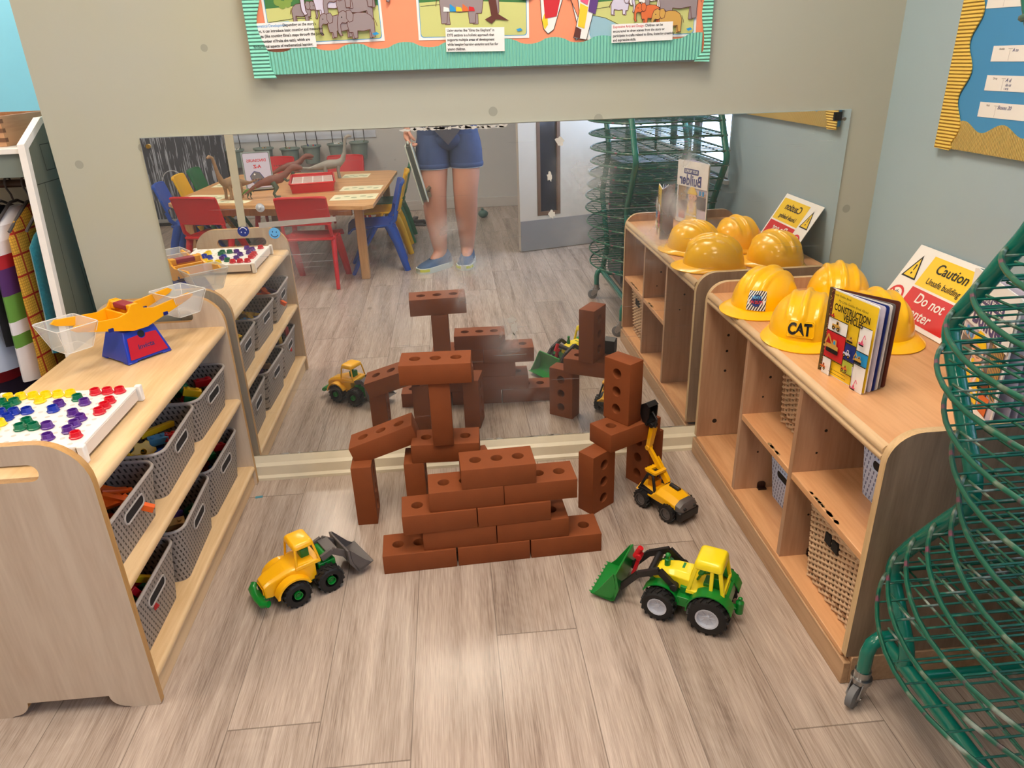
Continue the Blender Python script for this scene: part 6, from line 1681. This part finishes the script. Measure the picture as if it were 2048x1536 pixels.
a = Art(PMX @ T(0, 0, .0063) if (PMX.to_3x3() @ Vector((0, 0, 1))).y > 0 else PMX @ T(0, 0, -.0004) @ Matrix.Diagonal((-1, 1, -1, 1)) @ T(-.19, 0, 0))
a.outline(rrect(.008, .182, .008, .242, .01, 3), pi_('lilac'), pi_('grey'), .004); a.write('DINOSAURS', .095, .19, .026, pi_('red'), bold=.03, xs=.9); a.write('A-Z', .095, .15, .030, pi_('red'), bold=.04)
a.outline([(.045, .03), (.06, .07), (.085, .11), (.12, .12), (.15, .09), (.14, .05), (.12, .03), (.10, .06), (.08, .03)], pi_('grey'), pi_('navy'), .004); a.disc(.12, .10, .006, pi_('white'))
a.build('cover_print', PM, pc, smooth=0)
# dinosaurs
def dino_long(name_label, loc, rz, s_, col, col2):
    t = thing('toy_dinosaur', name_label, 'toy dinosaur', loc, R(rz), 'toy dinosaurs on the table')
    m = MB(); pts = [(-.26, 0, .10), (-.17, 0, .085), (-.09, 0, .095), (-.02, 0, .105), (.05, 0, .108), (.085, 0, .135), (.105, 0, .19), (.115, 0, .25), (.125, 0, .295), (.150, 0, .305), (.172, 0, .297)]
    rs_ = [.003, .010, .026, .036, .032, .021, .014, .011, .011, .0125, .006]
    m.tube([tuple(Vector(p)*s_) for p in pts], [r_*s_ for r_ in rs_], 12)
    m.build('body', [col], t, smooth=80)
    for x, y in ((-.055, -.022), (-.055, .022), (.045, -.022), (.045, .022)): MB().tube([(x*s_, y*s_, .095*s_), (x*s_-.004, y*s_*1.15, .05*s_), (x*s_, y*s_*1.2, .003)], [.015*s_, .010*s_, .011*s_], 8).build('leg', col2, t, smooth=80)
def dino_rex(name_label, loc, rz, s_, col, col2):
    t = thing('toy_dinosaur', name_label, 'toy dinosaur', loc, R(rz), 'toy dinosaurs on the table')
    m = MB(); pts = [(-.22, 0, .035), (-.17, 0, .07), (-.11, 0, .10), (-.04, 0, .115), (.02, 0, .125), (.06, 0, .15), (.09, 0, .178), (.115, 0, .190), (.145, 0, .188), (.172, 0, .180)]
    rs_ = [.003, .010, .020, .032, .030, .021, .019, .021, .018, .009]
    m.tube([tuple(Vector(p)*s_) for p in pts], [r_*s_ for r_ in rs_], 12); m.tube([(.11*s_, 0, .176*s_), (.14*s_, 0, .166*s_), (.16*s_, 0, .160*s_)], [.012*s_, .009*s_, .004*s_], 8)
    for i in range(14): x = -.15+.018*i; m.ball((x*s_, 0, (.10+.028+.0009*i*i*.22)*s_), .0055*s_, n=6)
    m.build('body', [col], t, smooth=80)
    for sy in (-1, 1):
        MB().tube([(-.03*s_, sy*.020*s_, .105*s_), (-.01*s_, sy*.028*s_, .065*s_), (-.035*s_, sy*.028*s_, .03*s_), (-.025*s_, sy*.028*s_, .006*s_), (.005*s_, sy*.028*s_, .004*s_)], [.020*s_, .014*s_, .007*s_, .007*s_, .006*s_], 8).build('leg', col2, t, smooth=80)
        MB().tube([(.045*s_, sy*.018*s_, .125*s_), (.062*s_, sy*.022*s_, .105*s_), (.078*s_, sy*.020*s_, .110*s_)], [.008*s_, .005*s_, .003*s_], 6).build('arm', col2, t, smooth=80)
DB = mat('dino_tan', (150, 120, 86), rough=.5, noise=.3, nscale=40); DGN = mat('dino_green', (84, 100, 84), rough=.5, noise=.4, nscale=40); DGR = mat('dino_grey', (150, 146, 136), rough=.5, noise=.2, nscale=30); DRD = mat('dino_rust', (124, 76, 64), rough=.5, noise=.4, nscale=40)
dino_long('tan long necked toy dinosaur near the left end of the table', (-1.43, -2.79, ZB), 122, .92, DB, DB)
dino_rex('larger rust brown toy dinosaur with green legs at the front edge of the table', (-1.12, -2.73, ZB), -10, .98, DRD, DGN)
dino_rex('smaller rust brown toy dinosaur behind the red tray corner', (-1.16, -3.50, ZB), -14, .90, DRD, DGN)
dino_long('grey long necked toy dinosaur behind the red tray', (-.88, -3.52, ZB), -12, .98, DGR, DGR)
dino_rex('small bright green toy dinosaur beside the tan one', (-1.31, -2.74, ZB), 40, .42, mat('dino_lime', (96, 150, 60), rough=.5), DGN)

# ================================================================== rail of hanging pots
pr_ = thing('pot_rail', 'thin black wall rail that carries the hanging grey pots', 'rail', (0, 0, 0))
MB().cyl((-2.02, -4.74, .765), (-.70, -4.74, .785), .006, n=10).build('rail', BLK, pr_)
for x, z in ((-1.98, .766), (-1.35, .775), (-.74, .784)): MB().cyl((x, -4.7985, z), (x, -4.747, z), .006, n=8).build('bracket', BLK, pr_)
PT = mat('pot_sage', (128, 146, 140), rough=.45); 
def pot(x, z, fill, cont, lab, fl_):
    t = thing('hanging_pot', lab, 'pot', (x, -4.70, z), 0, 'grey green pots hanging on the wall rail')
    m = MB(); m.lathe([(0, .0), (.062, .0), (.068, .05), (.078, .135), (.088, .137), (.090, .145), (.088, .152), (.078, .152), (.074, .140), (.062, .02), (0, .012)], 24, cap=False); m.build('pot_body', PT, t, smooth=40)
    zr = (.765+(x+2.02)/1.32*.02)-z
    for s_ in (-1, 1): MB().tube([(s_*.045, -.072, .150), (s_*.045, -.060, zr-.02), (s_*.045, -.040, zr+.009), (s_*.045, -.031, zr-.002)], .0035, 6).build('hook', BLK, t)
    m = MB(); random.seed(int(-x*100))
    for i in range(16):
        a_ = random.uniform(0, 6.28); r_ = random.uniform(0, .05); m.cyl((r_*math.cos(a_), r_*math.sin(a_), .08), (r_*1.2*math.cos(a_), r_*1.2*math.sin(a_), .13+random.uniform(0, .03)), .006, n=6, mi=random.randrange(len(cont)))
    o = m.build('pot_contents', cont, None, smooth=0); o.location = (x, -4.70, z); setp(o, label=fl_, category='pot contents', kind='stuff')
PR_ = PAL['red']; PN_ = PAL['navy']; LFm = mat('pot_leaf', (92, 110, 72), rough=.7); TNm = mat('pot_tan', (190, 160, 120), rough=.6)
names = ['leftmost', 'second from the left', 'third from the left', 'third from the right', 'second from the right', 'rightmost']
cont = [[PAL['white'], TNm], [TNm, PAL['grey']], [PR_, LFm, TNm], [PR_, PN_, PN_], [PAL['white'], TNm], [LFm, LFm, TNm]]
for i, (x, z) in enumerate(((-1.905, .475), (-1.645, .480), (-1.415, .470), (-1.225, .482), (-.995, .492), (-.80, .500))):
    pot(x, z, 0, cont[i], 'grey green pot hanging on the wall rail, %s of the six' % names[i], 'bits and pens filling the hanging pot that is %s' % names[i])
m = MB().box(-2.0, -.65, -4.7985, -4.792, .675, .735)
top('window_film_strip', m, mat('strip_paper', (216, 222, 236), rough=.5, noise=.2, nscale=8), 'pale printed paper strip on the wall behind the hanging pots', 'paper strip', smooth=0)
# blackboard
def chalk():
    m = bpy.data.materials.new('chalkboard'); m.use_nodes = True; nt, N, L = nodes(m); b = nt.nodes['Principled BSDF']; b.inputs['Roughness'].default_value = .75
    tc = N('TexCoord'); acc = None
    for rot_, sc_, th in ((25, (70, 1, 3.2), .63), (-12, (90, 1, 3.0), .60), (60, (60, 1, 4.0), .66)):
        mp = N('Mapping'); mp.inputs['Rotation'].default_value = (0, R(rot_), 0); mp.inputs['Scale'].default_value = sc_; L(tc.outputs['Object'], mp.inputs['Vector'])
        n = N('TexNoise'); n.inputs['Scale'].default_value = 1; n.inputs['Detail'].default_value = 2; n.inputs['Distortion'].default_value = .5; L(mp.outputs[0], n.inputs['Vector'])
        s_ = math_(N, L, 'GREATER_THAN', n.outputs['Fac'], th); acc = s_ if acc is None else math_(N, L, 'MAXIMUM', acc, s_)
    n2 = N('TexNoise'); n2.inputs['Scale'].default_value = 4; L(tc.outputs['Object'], n2.inputs['Vector'])
    f = math_(N, L, 'MULTIPLY', acc, math_(N, L, 'MULTIPLY', n2.outputs['Fac'], 1.1))
    mx = N('Mix', data_type='RGBA'); mx.inputs['A'].default_value = lin((40, 44, 54)); mx.inputs['B'].default_value = lin((190, 194, 206)); L(math_(N, L, 'ADD', f, math_(N, L, 'MULTIPLY', n2.outputs['Fac'], .12)), mx.inputs['Factor']); L(mx.outputs['Result'], b.inputs['Base Color']); return m
bd = thing('blackboard', 'large chalk scribbled blackboard standing against the far wall beside the table', 'blackboard', (0, 0, 0))
MB().box(-3.05, -1.965, -4.64, -4.62, .06, 1.30).build('board_panel', chalk(), bd, smooth=0)
MB().box(-3.06, -1.955, -4.66, -4.60, .03, .0595).build('chalk_ledge', mat('ledge_grey', (150, 150, 150), rough=.5), bd, bevel=.003)
MB().box(-3.05, -1.965, -4.66, -4.61, .0, .0295).build('foot_rail', BLK, bd)
m = MB(); m.tube([(p[0], -4.617, p[1]) for p in [(-2.45+.10*math.cos(R(a_)), .36+.12*math.sin(R(a_))) for a_ in range(0, 190, 15)]], .004, 5); m.build('chalk_curve', mat('chalk_white', (200, 200, 205), rough=.9), bd)
# dustpan and brush
dp = thing('dustpan', 'black dustpan lying on the floor beside the far wall', 'dustpan', (-.34, -4.12, .0), R(20)); DPM = mat('dustpan_black', (40, 38, 40), rough=.45)
m = MB(); m.box(-.12, .12, -.13, .05, .002, .006); 
for a_, b_ in (((-.12, -.13), (-.12, .05)), ((-.12, .05), (.12, .05)), ((.12, .05), (.12, -.13))): m.tube([(a_[0], a_[1], .03), (b_[0], b_[1], .045)], .014, 6)
m.build('pan', DPM, dp, smooth=50); MB().tube([(0, .05, .045), (-.03, .12, .09), (-.07, .20, .125)], [.016, .014, .015], 8).build('handle', DPM, dp)
tb2 = thing('dustpan_brush', 'small hand brush lying in the black dustpan', 'brush', (-.34, -4.13, .008), R(100)); MB().box(-.10, .06, -.022, .022, .026, .044).build('brush_back', DPM, tb2, bevel=.006); MB().box(-.095, .055, -.018, .018, .0, .0255).build('bristles', mat('bristle_grey', (150, 148, 150), rough=.9, noise=.4, nscale=200), tb2)
m = MB(); m.ball((0, 0, .035), .045, .04, .035, 14); m.tube([(0, 0, .06), (-.01, .01, .085)], .012, 6)
o = top('green_bottle', m, mat('teal_plastic', (86, 120, 116), rough=.4), 'small teal squashy bottle on the floor near the far skirting board', 'bottle', smooth=70); o.location = (.27, -4.28, .0005)
# ================================================================== the person (seen in the mirror)
def skin_mesh(name, verts, edges, radii, mats, parent, root=0, sub=2, smooth=True):
    bm = bmesh.new(); lay = bm.verts.layers.skin.verify()
    vs = [bm.verts.new(v) for v in verts]
    for a_, b_ in edges: bm.edges.new((vs[a_], vs[b_]))
    for v_, r_ in zip(vs, radii):
        rr = r_ if isinstance(r_, tuple) else (r_, r_); v_[lay].radius = rr
    vs[root][lay].use_root = True
    me = bpy.data.meshes.new(name); bm.to_mesh(me); bm.free(); me.materials.append(mats)
    o = bpy.data.objects.new(name, me); COL.objects.link(o); o.parent = parent
    s_ = o.modifiers.new('skin', 'SKIN'); s_.use_smooth_shade = True; s_.branch_smoothing = .6
    u_ = o.modifiers.new('sub', 'SUBSURF'); u_.levels = sub; u_.render_levels = sub
    return o
ps = thing('person', 'person standing in denim shorts, dark top and blue trainers, holding a folded grey stand', 'person', (0, -2.63, 0))
SKN = mat('skin_tone', (202, 146, 122), rough=.5, noise=.10, nscale=14, sss=.08)
Y = 0.0
V_ = []; E_ = []; R_ = []
def av(p, r_, par=None):
    V_.append(p); R_.append(r_)
    if par is not None: E_.append((par, len(V_)-1))
    return len(V_)-1
pel = av((0, 0, .93), (.145, .095)); bel = av((0, 0, 1.06), (.13, .10), pel); che = av((0, -.01, 1.22), (.15, .11), bel); sho = av((0, -.02, 1.37), (.11, .08), che)
nek = av((0, -.01, 1.44), (.052, .052), sho); hd1 = av((0, .005, 1.50), (.066, .078), nek); hd2 = av((0, .005, 1.56), (.078, .092), hd1); hd3 = av((0, -.002, 1.625), (.06, .07), hd2)
for s_, hipx, knee, shin, ank, toe in ((-1, -.095, (-.112, .045, .49), (-.112, .005, .36), (-.098, -.015, .10), (-.165, .055, .045)), (1, .100, (.090, .03, .49), (.092, -.03, .36), (.085, -.10, .10), (.072, .01, .045))):
    h_ = av((hipx, .0, .85), (.100, .10), pel); th_ = av((hipx*1.08, .02, .68), (.104, .102), h_); k_ = av(knee, (.082, .084), th_); c_ = av(shin, (.080, .083), k_); m_ = av(((shin[0]+ank[0])/2, (shin[1]+ank[1])/2, .22), (.062, .064), c_); a_ = av(ank, (.046, .048), m_); av(toe, (.034, .03), a_)
def hand(wr, pdir, side, curl, s_=1.0):
    """palm and five separate curled fingers; pdir = direction of palm, side = towards the thumb, curl = inward"""
    d = Vector(pdir).normalized(); sd = Vector(side).normalized(); cu = Vector(curl).normalized()
    w_ = Vector(V_[wr]); pa = av(tuple(w_+d*.040), (.030, .017), wr); p2 = av(tuple(w_+d*.072), (.034, .016), pa)
    for q, l_ in ((-.030, .055), (-.010, .066), (.011, .072), (.031, .064)):
        k0 = Vector(V_[p2])+d*.018+sd*q; i0 = av(tuple(k0), (.0092, .0092), p2); k1 = k0+(d*.75+cu*.55).normalized()*l_*.42; i1 = av(tuple(k1), (.0085, .0085), i0)
        k2 = k1+(d*.1+cu*1.0).normalized()*l_*.36; i2_ = av(tuple(k2), (.008, .008), i1); k3 = k2+(-d*.55+cu*.6).normalized()*l_*.28; av(tuple(k3), (.0072, .0072), i2_)
    t0 = Vector(V_[pa])+sd*.030+cu*.006; a0 = av(tuple(t0), (.0115, .0115), pa); t1 = t0+(d*.8+sd*.35+cu*.45).normalized()*.034; a1 = av(tuple(t1), (.0105, .0105), a0); av(tuple(t1+(d*.7+cu*.75).normalized()*.026), (.009, .009), a1)
sl = av((-.165, -.02, 1.355), (.058, .058), sho); el = av((-.235, -.02, 1.115), (.040, .042), sl); w1_ = av((-.250, .055, .925), (.025, .021), el)
hand(w1_, (.0, .10, -1), (.25, 1, 0), (1, -.2, -.1))
sr = av((.165, -.02, 1.355), (.058, .058), sho); er = av((.235, .10, 1.13), (.040, .042), sr); wr_ = av((.115, .285, 1.205), (.025, .021), er)
hand(wr_, (-.62, .42, .45), (-.2, .3, 1), (-.7, -.3, -.2))
skin_mesh('body', V_, E_, R_, SKN, ps)
# face
f_ = MB(); f_.ball((-.028, .088, 1.565), .011, n=12); f_.ball((.028, .088, 1.565), .011, n=12); f_.build('eyes', mat('eye_white', (235, 232, 228), rough=.2), ps)
f_ = MB(); f_.ball((-.028, .097, 1.565), .005, n=10); f_.ball((.028, .097, 1.565), .005, n=10); f_.build('irises', mat('iris_brown', (60, 40, 30), rough=.2), ps)
f_ = MB(); f_.tube([(0, .090, 1.570), (0, .106, 1.545), (0, .110, 1.532), (0, .098, 1.524)], [.007, .010, .013, .008], 8); f_.build('nose', SKN, ps, smooth=80)
f_ = MB(); f_.tube([(-.024, .080, 1.500), (-.010, .088, 1.503), (0, .090, 1.501), (.010, .088, 1.503), (.024, .080, 1.500)], [.003, .006, .006, .006, .003], 8); f_.build('mouth', mat('lips', (176, 96, 92), rough=.4), ps, smooth=80)
f_ = MB(); f_.ball((-.080, .005, 1.548), .008, .018, .030, 10); f_.ball((.080, .005, 1.548), .008, .018, .030, 10); f_.build('ears', SKN, ps, smooth=80)
hr = MB()
def hairf(u, v):
    a_ = 2*PI*u; b_ = PI*v; x, y, z = math.sin(b_)*math.cos(a_), math.sin(b_)*math.sin(a_), math.cos(b_)
    fr = max(0, y); k = 1.0
    zz = 1.600+.088*z if z > -.1 else 1.591+.23*(z+.1)
    if y > .25 and z < .45: y = .25; 
    return (.094*x, -.015+.100*y, zz)
hr.grid(hairf, 28, 18, True, False); hr.build('hair', mat('hair_brown', (84, 58, 42), rough=.6, noise=.3, nscale=60), ps, smooth=80)
# clothes
DEN = mat('denim_blue', (56, 76, 118), rough=.85, noise=.22, nscale=26, bump=.5, bscale=400); DENL = mat('denim_cuff', (196, 208, 226), rough=.85, noise=.1, nscale=60)
def ringloft(mb, levels, n=28, mi=0, cap=False):
    rings = []
    for (cx, cy, z, rx, ry) in levels: rings.append([(cx+rx*math.cos(2*PI*i/n), cy+ry*math.sin(2*PI*i/n), z+.004*math.sin(4*PI*i/n+z*30)) for i in range(n)])
    mb.loft(rings, mi, cap=cap)
sh = MB(); ringloft(sh, [(0, 0, .845, .196, .122), (0, 0, .90, .190, .124), (0, 0, .96, .176, .122), (0, 0, 1.02, .158, .114)])
for cx, fy in ((-.104, .012), (.108, .006)):
    ringloft(sh, [(cx, fy, .668, .104, .106), (cx, fy, .70, .106, .107), (cx*.98, fy*.6, .76, .108, .112), (cx*.94, 0, .82, .105, .118), (cx*.88, 0, .87, .098, .116)])
sh.ball((0, .012, .842), .125, .129, .080, 24)
sho_ = sh.build('shorts', DEN, ps, smooth=80)
for cx, fy in ((-.104, .012), (.108, .006)):
    c_ = MB(); n = 28
    c_.grid(lambda u, v: (cx+(.1075+.0035*math.cos(2*PI*v))*math.cos(2*PI*u), fy+(.1095+.0035*math.cos(2*PI*v))*math.sin(2*PI*u), .678+.014*math.sin(2*PI*v)), 32, 8, True, True); c_.build('cuff', DEN, sho_, smooth=80)
    c_ = MB(); c_.grid(lambda u, v: (cx+(.1045+.002*math.cos(2*PI*v))*math.cos(2*PI*u), fy+(.1065+.002*math.cos(2*PI*v))*math.sin(2*PI*u), .663+.004*math.sin(2*PI*v)), 32, 6, True, True); c_.build('frayed_hem', DENL, sho_, smooth=80)
TOP_ = mat('top_charcoal', (66, 66, 76), rough=.85, bump=.4, bscale=50)
tp = MB(); n = 40; rings = []
for (z, rx, ry, cy) in ((.93, .185, .128, 0), (1.0, .172, .124, 0), (1.08, .160, .118, 0), (1.18, .172, .124, -.008), (1.28, .182, .122, -.012), (1.36, .160, .100, -.018), (1.41, .095, .075, -.018)):
    ring = []
    for i in range(n):
        a_ = 2*PI*i/n; zz = z
        if z < .94: zz = z-.120*max(0, 1-abs((a_-PI/2)/.62))          # hem hangs in a point at the front
        ring.append((rx*math.cos(a_), cy+ry*math.sin(a_)+(.022 if z < .94 else 0)*math.sin(a_), zz))
    rings.append(ring)
tp.loft(rings, cap=False); tp.build('top', TOP_, ps, smooth=80)
for s_, pts in ((-1, [(-.150, -.02, 1.36), (-.195, -.02, 1.29), (-.215, -.02, 1.22)]), (1, [(.150, -.02, 1.36), (.195, .02, 1.28), (.212, .05, 1.22)])):
    MB().tube(pts, [.066, .062, .058], 16).build('sleeve', TOP_, ps, smooth=80)
m = MB(); X = T(-.250, .050, .935) @ RX(-20); m.lathe([(.027, -.012), (.0295, -.009), (.0295, .009), (.027, .012)], 24, 0, X, cap=False); m.box(-.035, -.027, -.013, .013, -.016, .016, 0, X)
m.build('wristwatch', mat('watch_silver', (190, 192, 196), rough=.25, metal=1), ps, smooth=40)
SHB = mat('trainer_blue', (74, 100, 132), rough=.7, noise=.15, nscale=40, bump=.5, bscale=300); SHS = mat('trainer_sole', (206, 214, 206), rough=.6); SHY = mat('trainer_lime', (206, 214, 90), rough=.5)
def shoe(x, y, a_):
    X = T(x, y, 0) @ RZ(a_) @ Matrix.Diagonal((1.10, 1.16, 1.20, 1))      # toe along local +x
    m = MB(); rings = []
    for (q, hw, zt) in ((-.065, .026, .080), (-.05, .036, .100), (-.01, .040, .102), (.04, .040, .082), (.09, .044, .062), (.135, .044, .050), (.165, .034, .042), (.180, .014, .034)):
        rings.append([(q, hw*math.sin(t_)*1.0, .024+(zt-.024)*max(0, math.cos(t_))**.6 if abs(t_) < PI/2 else .024) for t_ in [R(-90+180*i/14) for i in range(15)]])
    m.loft(rings, M=X); sh_ = m.build('trainer', SHB, ps, smooth=80)
    m = MB(); sole = [(q, hw+.004) for q, hw in ((-.072, .014), (-.066, .030), (-.03, .040), (.03, .040), (.09, .047), (.14, .046), (.172, .034), (.188, .012))]
    pl = [(q, -hw) for q, hw in sole]+[(q, hw) for q, hw in sole[::-1]]; m.prism(pl, .0005, .030, 0, X); m.build('sole', SHS, sh_, bevel=.006)
    m = MB(); m.prism([(q, -hw*1.02) for q, hw in sole[-3:]]+[(q, hw*1.02) for q, hw in sole[-3:][::-1]], .012, .026, 0, X); m.build('toe_guard', SHY, sh_, bevel=.002)
    m = MB()
    for i in range(5): m.tube([X @ Vector((.01+.018*i, -.022, .094-.009*i)), X @ Vector((.016+.018*i, 0, .103-.0095*i)), X @ Vector((.01+.018*i, .022, .094-.009*i))], .003, 5)
    m.build('laces', mat('lace_navy', (40, 52, 74), rough=.7), sh_)
shoe(-.098, -.010, 138); shoe(.085, -.095, 100)
# folded stand in the hand, phone in the other
st = thing('folded_stand', 'folded grey green ridged stand held by the person', 'folded stand', (-.247, -2.545, .822), rot=(0, R(-13), 0))
FG = mat('stand_grey', (192, 198, 184), rough=.45, noise=.05); FGD = mat('stand_dark', (84, 90, 84), rough=.5)
MB().box(-.022, -.014, -.10, .10, -.37, .0).build('side_panel', FG, st, bevel=.003)
MB().box(.014, .022, -.10, .10, -.36, .0).build('side_panel', FG, st, bevel=.003)
m = MB(); m.box(-.0135, .0135, -.095, .095, -.345, -.01)
for i in range(3): m.box(-.011+.009*i, -.007+.009*i, .0955, .101, -.355, -.008)
m.build('folded_core', FGD, st)
MB().tube([(0, .03, .0), (0, .03, .012), (0, -.05, .012), (0, -.05, .0)], .006, 8).build('handle', FG, st)
m = MB(); m.cyl((.023, .04, -.30), (.055, .04, -.28), .010, n=12).box(.024, .045, .02, .06, -.34, -.31); m.build('hinge', mat('stand_brown', (112, 98, 76), rough=.5), st)
ph = thing('mobile_phone', 'black mobile phone held up by the person', 'phone', (.0, -2.2255, 1.290))
_pm = frame((0, 0, 0), _r, _u)
MB().box(-.078, .078, -.038, .038, -.0, .008, 0, _pm).build('phone_body', BLK, ph, bevel=.003)
